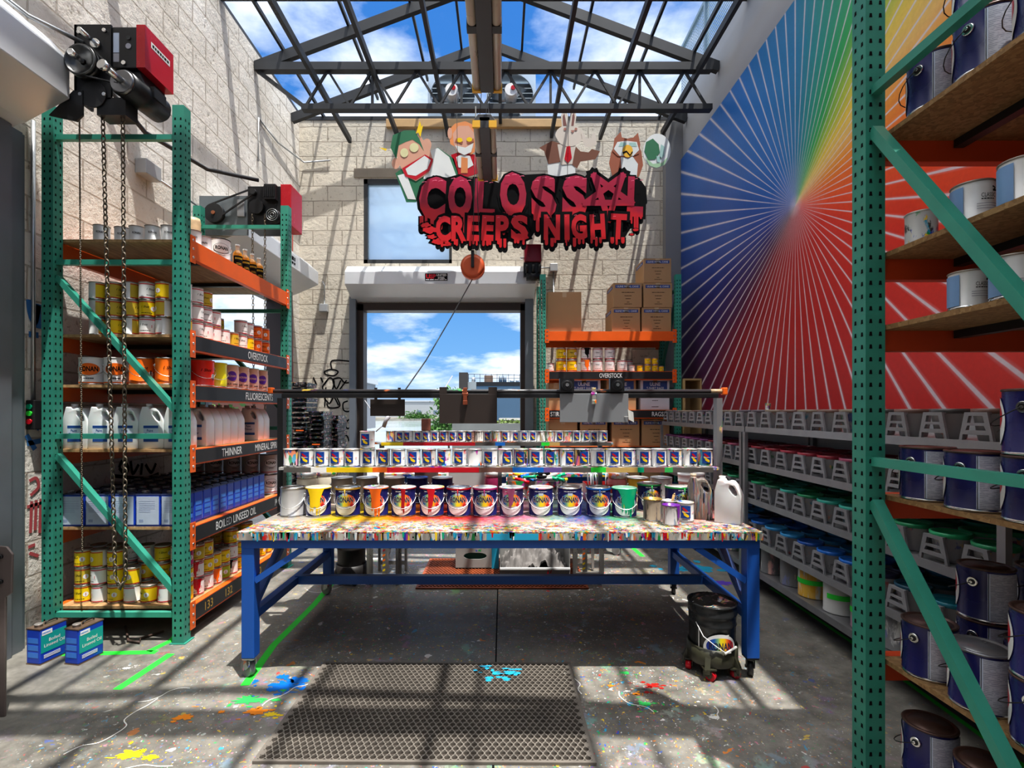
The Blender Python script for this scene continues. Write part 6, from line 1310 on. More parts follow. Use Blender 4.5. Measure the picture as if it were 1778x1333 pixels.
# ------------------------------------------------------------------ door operators
def operator1():
    t = thing('door_operator', 'large black door motor with red cover and chain high on the left wall', 'door motor', (-2.47, 3.36, 3.78)); P_ = lambda px, py, Y=3.24: ((px-CX)/F*Y+2.47, Y-3.36, EYE-(py-CY)/F*Y-3.78)
    b = MB(); x0,_,z1 = P_(116,30); x1,_,z0 = P_(180,162); b.box(x0,x1,-.06,-.045,z0,z1); b.box(x0-.004,x0+.012,-.06,.08,z0,z1); _,_,za = P_(180,190); b.box(P_(155,0)[0],P_(206,0)[0],-.06,.05,za,z0+.01)
    for px, py in ((125,45),(170,42),(170,155),(128,155)): p = P_(px,py); b.cyl((p[0],-.075,p[2]), (p[0],-.06,p[2]), .012, n=8, m=1)
    b.cyl((P_(150,0)[0],-.07,P_(0,155)[2]), (P_(150,0)[0],-.0605,P_(0,155)[2]), .085, n=20, m=2)
    obj('mounting_plate', b.mesh('mounting_plate', [blackm, chrome, blackp]), t)
    p = P_(140,104); b = MB(); b.lathe([(.02,-.02),(.085,-.02),(.1,-.025),(.1,.0),(.094,.004),(.1,.008),(.1,.03),(.09,.03),(.085,0),(.02,0)], 28)
    pm = b.mesh('pulley', mat('dark pulley',(.09,.09,.09),.3,.8)); o = obj('pulley', pm, t, (p[0],-.10,p[2])); o.rotation_euler = (PI/2,0,0)
    b = MB(); b.cyl((p[0]-.0,-.06,p[2]), (p[0],-.19,p[2]), .016, n=14); b.cyl((p[0],-.15,p[2]), (p[0],-.2,p[2]), .022, n=6)
    p2 = P_(155,66); b.cyl((p2[0],-.06,p2[2]), (p2[0],-.08,p2[2]), .03, n=14); b.cyl((p2[0],-.06,p2[2]), (p2[0],-.2,p2[2]), .014, n=14); obj('shaft', b.mesh('shaft', chrome), t)
    b = MB(); x0,_,z1 = P_(179,32); x1,_,z0 = P_(224,105); b.box(x0,x1,-.05,.22,z0,z1); b.prism([(x0,z0),(x1,z0),(x1+.05,z0-.16),(x0+.08,z0-.12),(x0,z0-.05)], .24, lambda u,v,w: (u,-.02+w,v)); obj('gear_housing', b.mesh('gear_housing', blackm, bev=.006), t)
    b = MB(); b.box(x0+.012,x0+.05,-.0508,-.05,z0+.1,z1-.04,0); b.box(x0+.012,x0+.05,-.0508,-.05,z0+.04,z0+.095,1); c_ = ((x0+x1)/2+.03, z0+.14); b.cyl((c_[0],-.056,c_[1]),(c_[0],-.05,c_[1]),.018,n=14,m=1); b.cyl((c_[0],-.056,c_[1]+.055),(c_[0],-.05,c_[1]+.055),.014,n=14,m=2); b.cyl((c_[0]-.03,-.06,z0+.03),(c_[0]-.03,-.05,z0+.03),.014,n=12,m=3); obj('label', b.mesh('label', [lblue, mat('grey print',(.35,.35,.4),.5), steeld, chrome]), t)
    b = MB(); b.box(x1,x1+.045,-.055,.23,z0,z1+.01); b.prism([(-.055,z1+.01),(.23,z1+.01),(.23,z0-.0),(.12,z0),(-.055,z0)], .012, lambda u,v,w: (x1+.045+w,u,v)); cv = obj('red_cover', b.mesh('red_cover', red, bev=.004), t)
    b = MB(); fr = lambda u,v,w=0: (x1+.0582,u,v); b.add([fr(0,z1-.1),fr(.19,z1-.1),fr(.19,z1-.06),fr(0,z1-.06)], [(0,1,2,3)], 1); bars(b, .012, .178, z1-.08, .018, lambda u,v,w=0: (x1+.0588,u,v), 0, 4); obj('name_plate', b.mesh('name_plate', [ink, white], fix=False), cv)
    p3 = P_(212,142); a = Vector((p3[0],-.11,p3[2])); e = a+Vector((.03,.3,-.0)); b = MB(); b.cyl(a, e, .085, n=26, m=0); b.cyl(a+Vector((0,-.02,0)), a, .07, .085, 26, 1); b.cyl(e, e+Vector((.002,.03,0)), .085, .06, 26, 0); b.box(a.x+.05,a.x+.11,.02,.14,a.z-.01,a.z+.06,0); obj('motor', b.mesh('motor', [blackm, mat('motor end bell',(.2,.2,.21),.25,.9)]), t)
    b = MB(); b.cyl(a, a+Vector((-.035,-.13,.03)), .022, n=16); b.cyl(a+Vector((-.03,-.1,.026)), a+Vector((-.036,-.135,.032)), .032, n=16); obj('motor_shaft', b.mesh('motor_shaft', chrome), t)
    s_ = a+Vector((-.02,-.012,.015)); b = MB()
    for sg in (1,-1): b.bar((p[0]+.04*sg+.02,-.115,p[2]+.088*sg), (s_.x+.0,-.125,s_.z+.028*sg), .012, .008)
    obj('belt', b.mesh('belt', blackp), t)
    return t
operator1()
def links(p0, p1, n, r=.0045, L=.03, W_=.011):
    p0, p1 = Vector(p0), Vector(p1); b = MB(); d = (p1-p0)/n; u = d.normalized()
    a = u.cross(Vector((0,1,0))).normalized() if abs(u.y) < .9 else Vector((1,0,0)); c_ = u.cross(a)
    hl = d.length*.5+r*1.2
    for i in range(n):
        m_ = p0+d*(i+.5); s_ = a if i % 2 else c_; pts = []
        for k in range(8): t_ = 2*PI*k/8; pts.append(m_+u*(hl*math.cos(t_))+s_*(W_*math.sin(t_)))
        b.tube(pts, r, 4, 0, True)
    return b
rustc = mat('chain steel', (.2,.17,.13), .5, .5, .3, 12)
def chain(name, label, runs, r=.004, W_=.010, step=.034, m=rustc):
    t = MB()
    for p0, p1 in runs:
        L_ = (Vector(p1)-Vector(p0)).length; q_ = links(p0, p1, max(1,int(L_/step)), r, W_=W_); t.add(q_.v, q_.f, 0, True)
    return tag(obj(name, t.mesh(name, m, fix=False)), label, 'chain')
Y = 3.34
def C_(px, py, Y=Y): return tuple(P(px, py, Y))
chain('hoist_chain', 'long hand chain loop hanging from the left wall motor, in front of the rack', [(C_(178,187), C_(200,1000)), (C_(213,174), C_(218,1000)), (C_(200,1000), C_(209,1022)), (C_(209,1022), C_(218,1000))], .005, .0125, .037)
chain('bead_chain', 'thin ball chain hanging near the wall beside the hoist chain', [(C_(138,205,3.385), C_(143,958,3.385))], .003, .004, .014)
# second operator at the far left door
t = thing('door_operator', 'belt-driven door motor with red cover above the far end of the left rack', 'door motor', (-2.55, 5.34, 3.55)); Q = lambda px, py, Y=5.34: ((px-CX)/F*Y+2.55, 0, EYE-(py-CY)/F*Y-3.55)
x0,_,z1 = Q(346,340); x1,_,z0 = Q(430,408); b = MB(); b.box(x0,x1,0,.02,z0,z1); obj('mounting_plate', b.mesh('mounting_plate', mat('grey plate',(.2,.23,.25),.4,.3)), t)
p = Q(375,372); b = MB(); b.cyl((p[0],-.05,p[2]), (p[0],-.0,p[2]), .1, n=24); b.cyl((p[0],-.06,p[2]), (p[0],-.05,p[2]), .02, n=10, m=1); obj('pulley', b.mesh('pulley', [blackp, mat('rusty hub',(.3,.1,.04),.6)]), t)
x0,_,z1 = Q(432,325); x1,_,z0 = Q(489,396); b = MB(); b.box(x0,x1,-.02,.25,z0,z1); p2 = Q(449,362); b.cyl((p2[0],-.06,p2[2]), (p2[0],-.02,p2[2]), .075, n=22)
x2,_,z2 = Q(465,325); b.box(x2,x2+.12,-.09,-.02,z2-.16,z2-.005); 
for i in range(6): b.box(x2+.012*i*1.6,x2+.012*i*1.6+.01,-.1,-.09,z2-.14,z2-.03)
obj('gear_housing', b.mesh('gear_housing', blackm, bev=.0), t)
p3 = Q(443,336); b = MB()
for sg in (1,-1): b.bar((p[0]-.02,-.04,p[2]+.095*sg), (p3[0],-.055,p3[2]+.03*sg), .012, .014)
b.cyl((p3[0],-.065,p3[2]), (p3[0],-.02,p3[2]), .032, n=16); obj('belt', b.mesh('belt', blackp), t)
p4 = Q(480,379); b = MB(); b.cyl((p4[0],-.1,p4[2]), (p4[0],.15,p4[2]), .07, n=22, m=0)
for rr in (.02,.04,.06): b.lathe([(rr,0),(rr+.006,0),(rr+.006,.004),(rr,.004)], 20, 1, (p4[0],0,p4[2])) if False else b.tube([(p4[0]+rr*math.cos(a),-.103,p4[2]+rr*math.sin(a)) for a in [2*PI*i/18 for i in range(18)]], .003, 4, 1, True)
obj('motor', b.mesh('motor', [blackm, steel]), t)
b = MB(); b.box(x1,x1+.11,-.03,.27,z0+.02,z1+.02); cv = obj('red_cover', b.mesh('red_cover', red, bev=.006), t)
b = MB(); p5 = Q(418,362); b.box(p5[0]-.03,p5[0]+.05,-.02,-.0,p5[2]-.09,p5[2]+.09); obj('bracket', b.mesh('bracket', steel, bev=.004), t)
Ych = 5.03+.03
chain('hoist_chain', 'hand chain of the far left door hanging behind the rack end', [(C_(438,372,5.29), C_(441,715,5.29)), (C_(460,372,5.29), C_(460,715,5.29)), (C_(441,715,5.29), C_(460,715,5.29))], .004, .010, .034)
# third operator over the back door
Y3 = 7.6; t = thing('door_operator', 'small door motor with dark red cover at the right end of the back hood', 'door motor', (WX(925,Y3), Y3, 3.55)); Q = lambda px, py: ((px-925)/F*Y3, 0, EYE-(py-CY)/F*Y3-3.55)
x0,_,z1 = Q(910,428); x1,_,z0 = Q(939,458); b = MB(); b.box(x0,x1,-.12,.2,z0,z1); obj('red_cover', b.mesh('red_cover', mat('dark red cover',(.25,.01,.03),.3), bev=.01), t)
x0,_,z1 = Q(909,458); x1,_,z0 = Q(938,488); b = MB(); b.box(x0,x1,-.08,.2,z0+.06,z1-.002); 
for px in (914,925,936): p = Q(px,470); b.cyl((p[0]-.02,-.1,p[2]), (p[0]+.02,-.1,p[2]), .07, n=16)
p = Q(925,480); b.cyl((p[0]-.1,-.1,p[2]-.03), (p[0]+.1,-.1,p[2]-.03), .06, n=16); p = Q(903,450); b.cyl((p[0],-.05,p[2]), (p[0]+.1,-.05,p[2]), .02, n=10, m=1); obj('gearbox', b.mesh('gearbox', [blackm, chrome]), t)
chain('hoist_chain', 'hand chain hanging beside the back doorway by the green rack', [(C_(934,486,7.05), C_(938,770,7.05)), (C_(940,486,7.05), C_(943,770,7.05)), (C_(938,770,7.05), C_(943,770,7.05))], .004, .010, .034)
# ------------------------------------------------------------------ light fixtures, reel, cables
def fixture(label, px, y0, y1, z, w=.235):
    xm = WX(px, y1); t = thing('strip_light', label, 'light fixture', (xm, y0, z)); L_ = y1-y0; h = w/2
    b = MB(); b.box(-h*.46,h*.46,0,L_,-.012,.10); b.prism([(-h,.06),(h,.06),(h*.55,.13),(-h*.55,.13)], L_, lambda u,v,w_: (u,w_,v)); obj('housing', b.mesh('light_housing', mat('fixture charcoal',(.05,.05,.055),.45,.2), bev=.003), t)
    for s_ in (-1,1):
        b = MB(); b.cyl((s_*h*.72,.02,.03), (s_*h*.72,L_-.02,.03), .034, n=14, m=0); o = obj('tube_lens', b.mesh('tube_lens', mat('tube lens',(.5,.45,.38),.3,0,.05)), t)
        b = MB()
        for yy in (-.012, L_-.02): b.box(s_*h*.72-.04,s_*h*.72+.04,yy,yy+.03,-.01,.06)
        obj('end_cap', b.mesh('end_cap', mat('yellow end cap',(.75,.42,.02),.5)), o)
        b = MB(); b.box(s_*h*.72-.038,s_*h*.72+.038,L_*.45,L_*.5,-.008,.06); obj('band', b.mesh('band', blackp), o)
    b = MB()
    for yy in (.15, L_-.15):
        for s_ in (-1,1): b.tube([(s_*.06,yy,.13),(0,yy,5.5-z)], .003, 4)
    obj('hanger_wire', b.mesh('hanger_wire', steeld), t); return t
fixture('near dark strip light with two tan tubes hanging overhead', 846, 2.95, 4.28, 4.28, .24)
fixture('far dark strip light with two tan tubes hanging in front of the cut-out sign', 847, 5.2, 6.4, 4.50, .235)
Yr = 6.3; t = thing('cord_reel', 'round orange cord reel hanging above the back doorway', 'reel', tuple(P(821,464,Yr))); b = MB()
b.cyl((0,-.05,0), (0,.05,0), .15, n=32); b.cyl((0,-.06,0), (0,-.05,0), .11, .145, 32); b.cyl((0,.05,0), (0,.06,0), .145, .11, 32); obj('drum', b.mesh('reel_drum', mat('reel orange',(.55,.1,.03),.45,0,.15,6)), t)
b = MB(); b.box(-.018,.018,-.075,-.062,-.02,.19); b.box(-.018,.018,.062,.075,-.02,.19); b.box(-.018,.018,-.075,.075,.175,.19); b.cyl((0,-.08,0),(0,.08,0),.02,n=10); obj('bracket', b.mesh('bracket', blackm), t)
b = MB(); z_ = P(821,464,Yr).z; b.tube([(0,0,.19),(.01,0,.6),(.03,.2,5.49-z_)], .004, 5); b.tube([(.04,0,.14),(.09,0,.24),(.06,0,.8),(.02,.2,5.49-z_)], .005, 5); obj('hanging_cable', b.mesh('hanging_cable', blackp), t)
b = MB(); b.box(.05,.09,-.03,.03,.12,.2); obj('tag', b.mesh('reel_tag', white), t)
Ye = 4.6; p1 = P(820,485,Yr); pts = [p1, P(785,548,5.9), P(740,625,5.4), P(705,675,4.9), P(684,708,4.6), P(676,722,4.55)]; b = MB(); b.tube(pts, .0065, 6); tag(obj('power_lead', b.mesh('power_lead', blackp)), 'black power lead slanting down from the orange reel', 'cable')
pe = P(672,722,4.55); t = thing('trigger_nozzle', 'small grey spray nozzle dangling at the end of the power lead', 'nozzle', tuple(pe)); b = MB(); b.tube([(.02,0,.0),(-.01,0,-.04),(-.03,0,-.1)], .018, 8); b.tube([(-.02,0,-.07),(-.1,0,-.14)], .005, 5); b.tube([(-.01,0,0),(-.12,0,.02),(-.2,0,.14)], .004, 5); obj('nozzle_body', b.mesh('nozzle_body', mat('grey nozzle',(.35,.35,.38),.4)), t)
# ------------------------------------------------------------------ cut-out sign
YS = 7.2
def spts(pts): return [(WX(x,YS), WZ(y,YS)) for x, y in pts]
def frS(off): return lambda u, v, w=0: (u, YS-off+w, v)
bloodA = N('dripping red'); v = bloodA.co(); s = bloodA.n('ShaderNodeSeparateXYZ', {0: v}).outputs
_t = bloodA.math('ADD', bloodA.math('MULTIPLY', bloodA.math('SUBTRACT', s[2], 3.95), .95), bloodA.math('MULTIPLY', bloodA.math('SUBTRACT', bloodA.noise(v,3,3), .5), .45))
bloodA = bloodA.fin(bloodA.ramp(_t, [(0,(.62,.008,.012)),(.42,(.56,.008,.02)),(.55,(.36,.005,.035)),(.75,(.4,.006,.04)),(1,(.52,.012,.08))]), .4)
hl = mat('pink highlight', (.8,.18,.28), .4, 0, 0)
t = thing('cutout_sign', 'large dripping red lettering cut-out sign hanging before the back wall', 'sign', (0,0,0))
bk, rd, hi = MB(), MB(), MB(); q = random.Random(31)
LK = [0]
def lett(ch_, px, py, wpx, hpx, rot=0, big=True):
    k = YS/F; cx, cz = WX(px,YS), WZ(py,YS); c_, s_ = math.cos(rot), math.sin(rot); LK[0] += 1; e = .0002*LK[0]
    d0, d1 = (.0, .012) if big else (.019, .026)
    w, h = wpx*k, hpx*k
    for off_, mb, d, gx, gz in ((.0,bk,d0,wpx*k+.085,hpx*k+.085),(.045,rd,d1,wpx*k+(.0 if big else 0),hpx*k+(.03 if big else 0))):
        g_ = text(ch_, gx, gz, .11 if mb is bk else (.06 if big else .05))
        mb.geo(([(cx+u*c_-v_*s_, cz+u*s_+v_*c_) for u, v_ in g_[0]], g_[1]), frS(d+e))
    for j in range(5 if big else 3):      # drips
        x = cx+w*(-.42+.84*(j+q.random()*.6)/(5 if big else 3)); l_ = h*q.uniform(.12,.5 if big else .3); r_ = w*q.uniform(.04,.085) if big else w*q.uniform(.06,.12); z0 = cz-h*.42
        for mb, rr, ll, d in ((bk,r_+.022,l_+.04,d0),(rd,r_,l_,d1)):
            pts = [(x-rr,z0)]+[(x-rr*math.cos(a), z0-ll-rr*1.3*math.sin(a)) for a in [PI*i/6 for i in range(7)]]+[(x+rr,z0)]; mb.flat(pts, frS(d+e+.00003*(j+1)))
    for j in range(3 if big else 1):      # highlights along the top edges
        x = cx+w*(-.4+.3*j+.1*q.random()); z = cz+h*q.uniform(.36,.45); hi.flat([(x,z),(x+w*.03,z+h*.02),(x+w*.16,z+h*.035),(x+w*.2,z+h*.01),(x+w*.1,z+h*.015)], frS(.036+e))
for ch_, px, py, w, h in (('C',751,345,46,72),('O',799,343,42,70),('L',842,346,36,66),('O',891,338,46,74),('S',944,342,44,70),('S',998,342,44,70),('L',1103,342,28,66)): lett(ch_, px, py, w, h, q.uniform(-.06,.06))
def star(cx, cz, r, mb, w, d):
    P5 = [(cx+r*math.sin(2*PI*i/5), cz-r*math.cos(2*PI*i/5)) for i in range(5)]
    for i in range(5):
        a, b_ = Vector(P5[i]), Vector(P5[(i+2)%5]); n_ = (b_-a).normalized(); a -= n_*w*.5; b_ += n_*w*.5; n_ = Vector((-n_.y, n_.x))*w/2
        mb.flat([tuple(a-n_), tuple(b_-n_), tuple(b_+n_), tuple(a+n_)], frS(d+.0003*i))
star(WX(1056,YS), WZ(340,YS), .36, bk, .17, .004); star(WX(1056,YS), WZ(340,YS), .34, rd, .085, .0165)
for ch_, px, w in (('C',770,26),('R',797,26),('E',822,21),('E',847,21),('P',872,23),('S',902,30),('N',958,28),('I',984,9),('G',1005,27),('H',1037,26),('T',1073,28)): lett(ch_, px, 398-(px-770)*.012, w, 44, q.uniform(-.08,.08), False)
for px, py, r_ in ((747,400,.1),(740,392,.07),(762,420,.09),(775,424,.07),(905,412,.1),(1103,400,.04),(1096,408,.03),(750,412,.06)):
    for mb, k, d in ((bk,1.5,.0185),(rd,1.0,.025)): mb.flat(blob(WX(px,YS), WZ(py,YS), r_*k, r_*.5*k, int(px), n=20, spikes=.6), frS(d))
sil = spts([(724,350),(734,318),(752,304),(776,308),(798,302),(818,310),(842,308),(868,318),(874,304),(892,297),(912,303),(944,301),(968,306),(1000,300),(1024,312),(1044,318),(1056,322),(1072,312),(1092,304),(1110,308),(1122,326),(1124,352),(1110,372),(1100,388),(1090,404),(1078,426),(1066,416),(1050,420),(1036,410),(1024,424),(1008,414),(994,426),(975,412),(962,424),(944,402),(934,394),(922,412),(902,424),(884,418),(872,428),(856,416),(842,424),(826,414),(806,426),(790,416),(768,426),(750,412),(752,392),(740,380)])
bk.prism(sil, .02, lambda u, v, w: (u, YS+.004+w, v))
obj('backing', bk.mesh('sign_backing', ink, fix=False), t); obj('lettering', rd.mesh('sign_lettering', bloodA, fix=False), t); obj('highlight', hi.mesh('sign_highlight', hl, fix=False), t)
b = MB()
for px in (795, 985): b.tube([(WX(px,YS),YS,WZ(312,YS)),(WX(px,YS),YS-.2,5.9)], .003, 4)
obj('hanger_wire', b.mesh('hanger_wire', steeld), t)
# painted cut-out figures standing on the sign: plain boards
class Cut:
    def __init__(s, name, label, cat): s.t = thing(name, label, cat, (0,0,0)); s.k = 0
    def part(s, name, m, polys, th=.0):
        b = MB()
        for p in polys:
            if s.k == 0: b.prism(spts(p), .012, lambda u, v, w: (u, YS+.012+w, v))
            else: b.flat(spts(p), frS(-.010+.0012*s.k))
        s.k += 1; obj(name, b.mesh(name, m, fix=False), s.t); return s
def E_(cx, cy, a, b_, n=22, rot=0): return [(cx+a*math.cos(2*PI*i/n)*math.cos(rot)-b_*math.sin(2*PI*i/n)*math.sin(rot), cy+a*math.cos(2*PI*i/n)*math.sin(rot)+b_*math.sin(2*PI*i/n)*math.cos(rot)) for i in range(n)]
flesh = mat('peach paint', (.66,.36,.26), .6, 0, .1, 2); fawn = mat('pale peach', (.75,.52,.44), .6, 0, .1, 2); olive = mat('olive paint', (.14,.19,.09), .6, 0, .2, 3); dkg = mat('deep green', (.015,.17,.075), .6, 0, .15, 3); ivory = mat('ivory', (.72,.75,.75), .6, 0, .1, 2)
rufous = mat('rufous paint', (.33,.09,.04), .6, 0, .2, 3); tanjk = mat('brown jacket', (.18,.055,.025), .6, 0, .2, 3); gldn = mat('beak gold', (.8,.45,.02), .6); oran = mat('hair orange', (.7,.26,.08), .6, 0, .2, 3); aqua = mat('aqua wash', (.4,.63,.6), .6, 0, .2, 3)
c_ = Cut('painted_cutout', 'painted cut-out of a grinning green-haired head with yellow bolts, far left', 'cut-out')
c_.part('coat', dkg, [[(686,300),(700,290),(760,255),(788,275),(797,306),(740,316),(722,350),(705,350)]]).part('lapel', ivory, [[(745,262),(760,256),(780,272),(792,304),(768,312),(735,310)],[(690,304),(705,300),(722,346),(708,345)]])
c_.part('ear', flesh, [E_(741,251,8,11), E_(687,283,7,10)]).part('face', flesh, [[(683,252),(694,238),(714,228),(730,236),(746,258),(752,280),(744,300),(722,314),(704,306),(694,286)]]).part('hair', dkg, [[(678,256),(682,234),(702,226),(720,226),(728,240),(736,262),(728,250),(716,242),(704,246),(692,252),(688,276)]])
c_.part('mouth', crim, [[(698,292),(738,268),(752,276),(746,296),(722,312),(704,306)]]).part('teeth', ivory, [[(704,293),(737,270),(748,278),(742,293),(722,305),(708,303)]]).part('eye', mat('pale yellow eye',(.7,.68,.4),.5), [E_(702,265,7,8), E_(719,256,8,8)]).part('bolt', yellow, [[(658,256),(672,258),(670,262),(682,264),(676,270),(668,266),(670,262)],[(722,232),(729,210),(732,220),(735,216),(730,238),(726,230)]])
c_ = Cut('painted_cutout', 'painted cut-out of an orange-haired grinning figure in a red coat', 'cut-out')
c_.part('coat', red, [[(783,268),(800,262),(826,268),(830,300),(812,306),(796,304)]]).part('shirt', ivory, [[(792,272),(800,268),(816,270),(822,286),(812,292),(796,290)]]).part('waistcoat', oran, [[(801,272),(812,274),(812,300),(800,300)]]).part('hair', oran, [[(782,250),(778,226),(790,214),(808,210),(826,218),(830,240),(826,262),(818,268)]]).part('face', flesh, [[(786,232),(796,218),(814,218),(824,232),(822,256),(808,270),(794,264),(788,250)]])
c_.part('ear', flesh, [E_(781,231,4,10)]).part('mouth', ivory, [[(790,252),(808,256),(822,248),(818,264),(806,269),(796,264)]]).part('brow', rufous, [[(792,240),(804,246),(802,250),(790,246)],[(822,240),(810,246),(812,250),(823,246)]]).part('eye', yellow, [E_(798,243,5,4), E_(815,242,5,4)])
c_ = Cut('painted_cutout', 'painted cut-out of a white rabbit in brown jacket and red tie', 'cut-out')
rb_ = mat('rabbit cream', (.62,.56,.5), .6, 0, .12, 2)
c_.part('body', ivory, [[(950,282),(972,276),(990,270),(998,284),(1000,305),(952,305)]]).part('jacket', tanjk, [[(952,284),(945,262),(936,256),(958,244),(972,248),(976,280)],[(1000,254),(1008,262),(1022,264),(1028,258),(1042,262),(1034,276),(1008,280),(1002,292),(992,284)]]).part('shirt', rb_, [[(968,250),(1000,250),(994,284),(974,286)]])
c_.part('ear', rb_, [[(976,222),(974,200),(978,190),(986,198),(988,222)],[(988,222),(990,198),(996,186),(1001,200),(998,222)]]).part('head', rb_, [[(989+25*math.cos(2*PI*i/24)*(1 if math.sin(2*PI*i/24)<.2 else .92), 235+19*math.sin(2*PI*i/24)) for i in range(24)]]).part('inner_ear', mat('ear brown',(.2,.06,.05),.6), [[(978,218),(977,202),(980,196),(984,218)],[(992,218),(994,200),(997,194),(998,204),(996,218)]]).part('tie', crim, [[(984,254),(990,253),(993,274),(986,283),(980,276)]])
c_.part('paw', rb_, [[(1012,246),(1009,230),(1014,232),(1018,240),(1026,240),(1030,230),(1034,232),(1036,250),(1026,256),(1016,254)]]).part('eye', mat('pink brown',(.4,.16,.12),.6), [E_(981,224,2.4,2.6,10), E_(1000,224,2.4,2.6,10), [(991,226),(998,226),(994,231)]])
c_ = Cut('painted_cutout', 'painted cut-out of a brown owl with a hooked yellow beak', 'cut-out')
c_.part('wings', rufous, [[(1058,282),(1062,262),(1072,246),(1106,246),(1114,262),(1117,286),(1110,306),(1064,306)]]).part('breast', ivory, [[(1078,272),(1098,270),(1108,284),(1106,306),(1080,306)]]).part('head', rufous, [[(1064,262),(1067,240),(1078,228),(1080,238),(1090,240),(1100,238),(1108,230),(1112,250),(1110,266),(1090,274),(1072,270)]]).part('mask', ivory, [[(1066,258),(1072,246),(1088,244),(1106,246),(1110,260),(1100,270),(1076,270)]])
c_.part('brow', aqua, [[(1074,254),(1078,246),(1088,248),(1088,254)],[(1092,254),(1093,247),(1104,247),(1106,254)]]).part('beak', gldn, [E_(1090,262,9,11)]).part('beak_line', ink, [[(1081,264),(1088,261),(1094,268),(1098,262),(1099,264),(1094,271),(1088,264),(1082,267)]])
c_ = Cut('painted_badge', 'oval white painted board with a green crescent, beside the owl', 'cut-out')
c_.part('disc', ivory, [E_(1141,261,24,30,28,.1)]).part('crescent', dkg, [[(1119,262),(1122,246),(1134,240),(1144,250),(1146,264),(1138,276),(1126,277)]]).part('rim_green', mat('light green',(.35,.55,.35),.6), [[(1120,272),(1134,284),(1150,282),(1160,272),(1154,286),(1140,291),(1128,287)]]).part('sprig', aqua, [[(1148,250),(1154,254),(1153,270),(1146,276),(1146,262)],[(1140,270),(1148,272),(1146,282),(1141,280)]])
# ------------------------------------------------------------------ electrical bits
elec = mat('electrical grey', (.5,.52,.54), .45, .3, .08)
def ebox(label, p, w, d, h, run, axis='x'):
    t = thing('junction_box', label, 'electrical box', tuple(p)); b = MB(); b.box(-w/2,w/2,-d/2,d/2,-h/2,h/2); obj('box_shell', b.mesh('box_shell', elec, bev=.006), t)
    b = MB(); b.tube(run, .011, 8); obj('conduit', b.mesh('conduit', steel), t)
Y = XL*F/(248-CX); ebox('grey junction box with conduit on the left wall above the rack', (XL+.051, Y, WZ(296,Y)), .1, .2, .13, [(0,.1,-.02),(0,.6,-.02),(-.02,1.0,-.02)])
p = P(961,466,YB); ebox('grey junction box on the back wall beside the small motor', (p.x, YB-.041, p.z), .12, .08, .12, [(-.06,0,0),(-.4,0,0)])
b = MB(); b.tube([(p.x,YB-.02,p.z-.06),(p.x,YB-.02,2.9)], .011, 8); b.tube([(p.x,YB-.02,2.9),(p.x-.02,YB-.02,2.4)], .011, 8); tag(obj('conduit_pipe', b.mesh('conduit_pipe', steel)), 'vertical conduit pipe on the back wall behind the green rack', 'conduit')
Y = 7.85; p = P(556,531,Y); ebox('small grey box under the conduit left of the back doorway', (p.x, YB-.041, p.z), .13, .08, .12, [(.01,0,.06),(.01,0,.35),(-.02,.0,.42)])
b = MB(); Y = XL*F/(440-CX); b.tube([(XL+.012,XL*F/(447-CX),WZ(300,7.0)),(XL+.012,XL*F/(447-CX),WZ(205,6.67)),(XL+.03,7.2,5.4),(XL+.08,YB-.03,5.52),(XL+.5,YB-.03,5.55)], .012, 8); tag(obj('conduit_pipe', b.mesh('conduit_pipe', steel)), 'thin conduit running up the left wall under the roof truss', 'conduit')
b = MB(); xp = XL+.012; Y = XL*F/(50-CX)+.02; b.tube([(xp,Y,WZ(210,Y)),(xp,Y,WZ(700,Y))], .013, 8); tag(obj('conduit_pipe', b.mesh('conduit_pipe', steel)), 'vertical conduit on the left wall above the push-button box', 'conduit')
t = thing('push_button_box', 'black push-button box with green and red buttons on the left wall', 'switch', (XL+.03, Y, WZ(720,Y))); b = MB(); b.box(-.03,.03,-.045,.045,-.1,.1); obj('box_shell', b.mesh('box_shell', blackp, bev=.006), t)
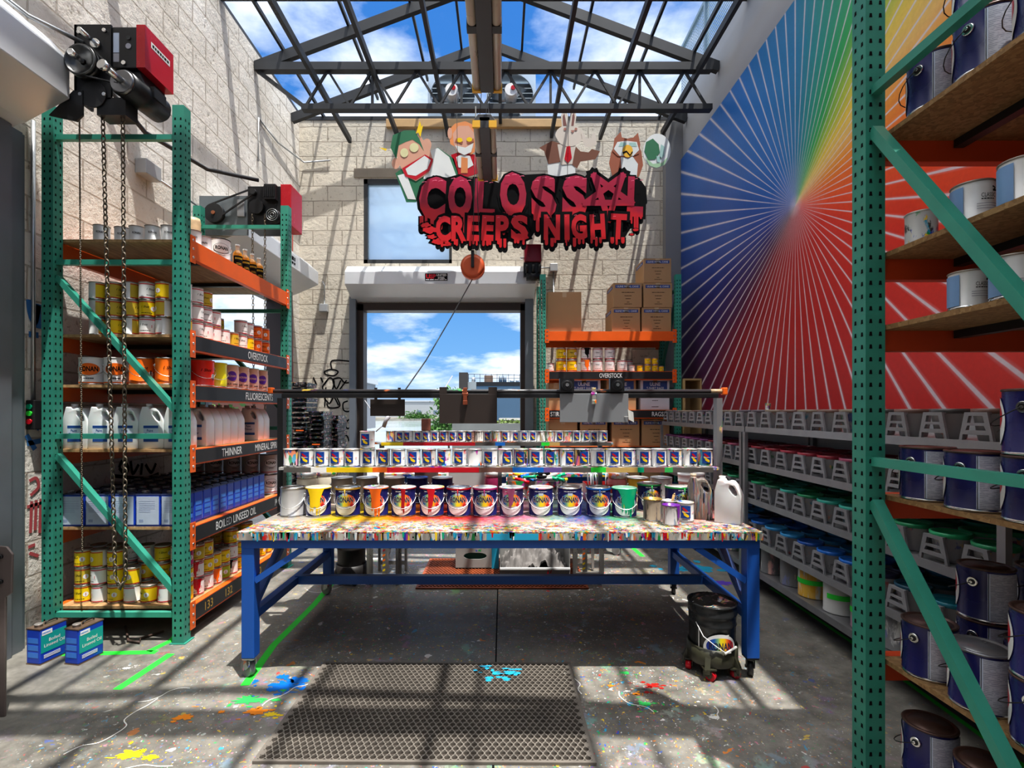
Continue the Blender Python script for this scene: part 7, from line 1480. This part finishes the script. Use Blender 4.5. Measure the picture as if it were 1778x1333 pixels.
for z, m_ in ((.055,emer),(.01,lime),(-.045,crim)): b = MB(); b.cyl((0,-.055,z), (0,-.045,z), .018, n=14); obj('button', b.mesh('button', m_), t)
b = MB(); b.tube([(XL+.02,7.72,3.4),(XL+.02,7.74,2.2),(XL+.02,7.73,.02)], .006, 6); b.tube([(XL+.02,7.72,3.4),(XL+.02,7.75,5.0)], .006, 6); tag(obj('red_cable', b.mesh('red_cable', mat('red cable',(.5,.04,.03),.5))), 'thin red cable running down the wall corner beside the far hood', 'cable')
b = MB(); b.tube([(-2.5,5.2,3.95),(-2.85,4.9,3.92),(-3.1,4.4,4.0),(XL+.02,4.0,4.25)], .02, 8); tag(obj('flexible_conduit', b.mesh('flexible_conduit', mat('black flex',(.05,.05,.055),.5))), 'dark flexible conduit sagging behind the rack to the far left motor', 'conduit')
b = MB(); b.tube([(XL+.02,2.6,4.2),(-2.9,3.1,4.0),(-2.73,3.3,3.98)], .014, 8); tag(obj('flexible_conduit', b.mesh('flexible_conduit', steel)), 'grey flexible conduit joining the upper left hood to its motor', 'conduit')
# guard plate at the left edge
Y = 2.62; x0, x1 = WX(-60,Y), WX(21,Y); b = MB(); b.prism([(x0,0),(x1-.04,0),(x1-.035,.62),(x1-.005,.64),(x1,.84),(x1-.03,.88),(x0,.9)], .012, lambda u,v,w: (u,Y+w,v)); t = thing('guard_plate', 'brown-grey steel guard plate with bolts at the lower left edge', 'guard', (0,0,0)); obj('plate', b.mesh('guard_plate', mat('guard plate brown',(.16,.13,.125),.5,.3,.2,4), bev=.003), t)
for z in (.83,.7): b = MB(); b.cyl((x1-.055,Y-.012,z), (x1-.055,Y,z), .011, n=10); obj('bolt', b.mesh('bolt', blackm), t)
b = MB(); b.tube([(-2.42,3.62,.012),(-2.5,3.5,.012),(-2.46,3.44,.014),(-2.56,3.47,.012),(-2.75,3.7,.012)], .008, 6); tag(obj('cable_loop', b.mesh('cable_loop', mat('brown cable',(.08,.05,.04),.6))), 'dark cable loop on the floor under the left rack', 'cable')
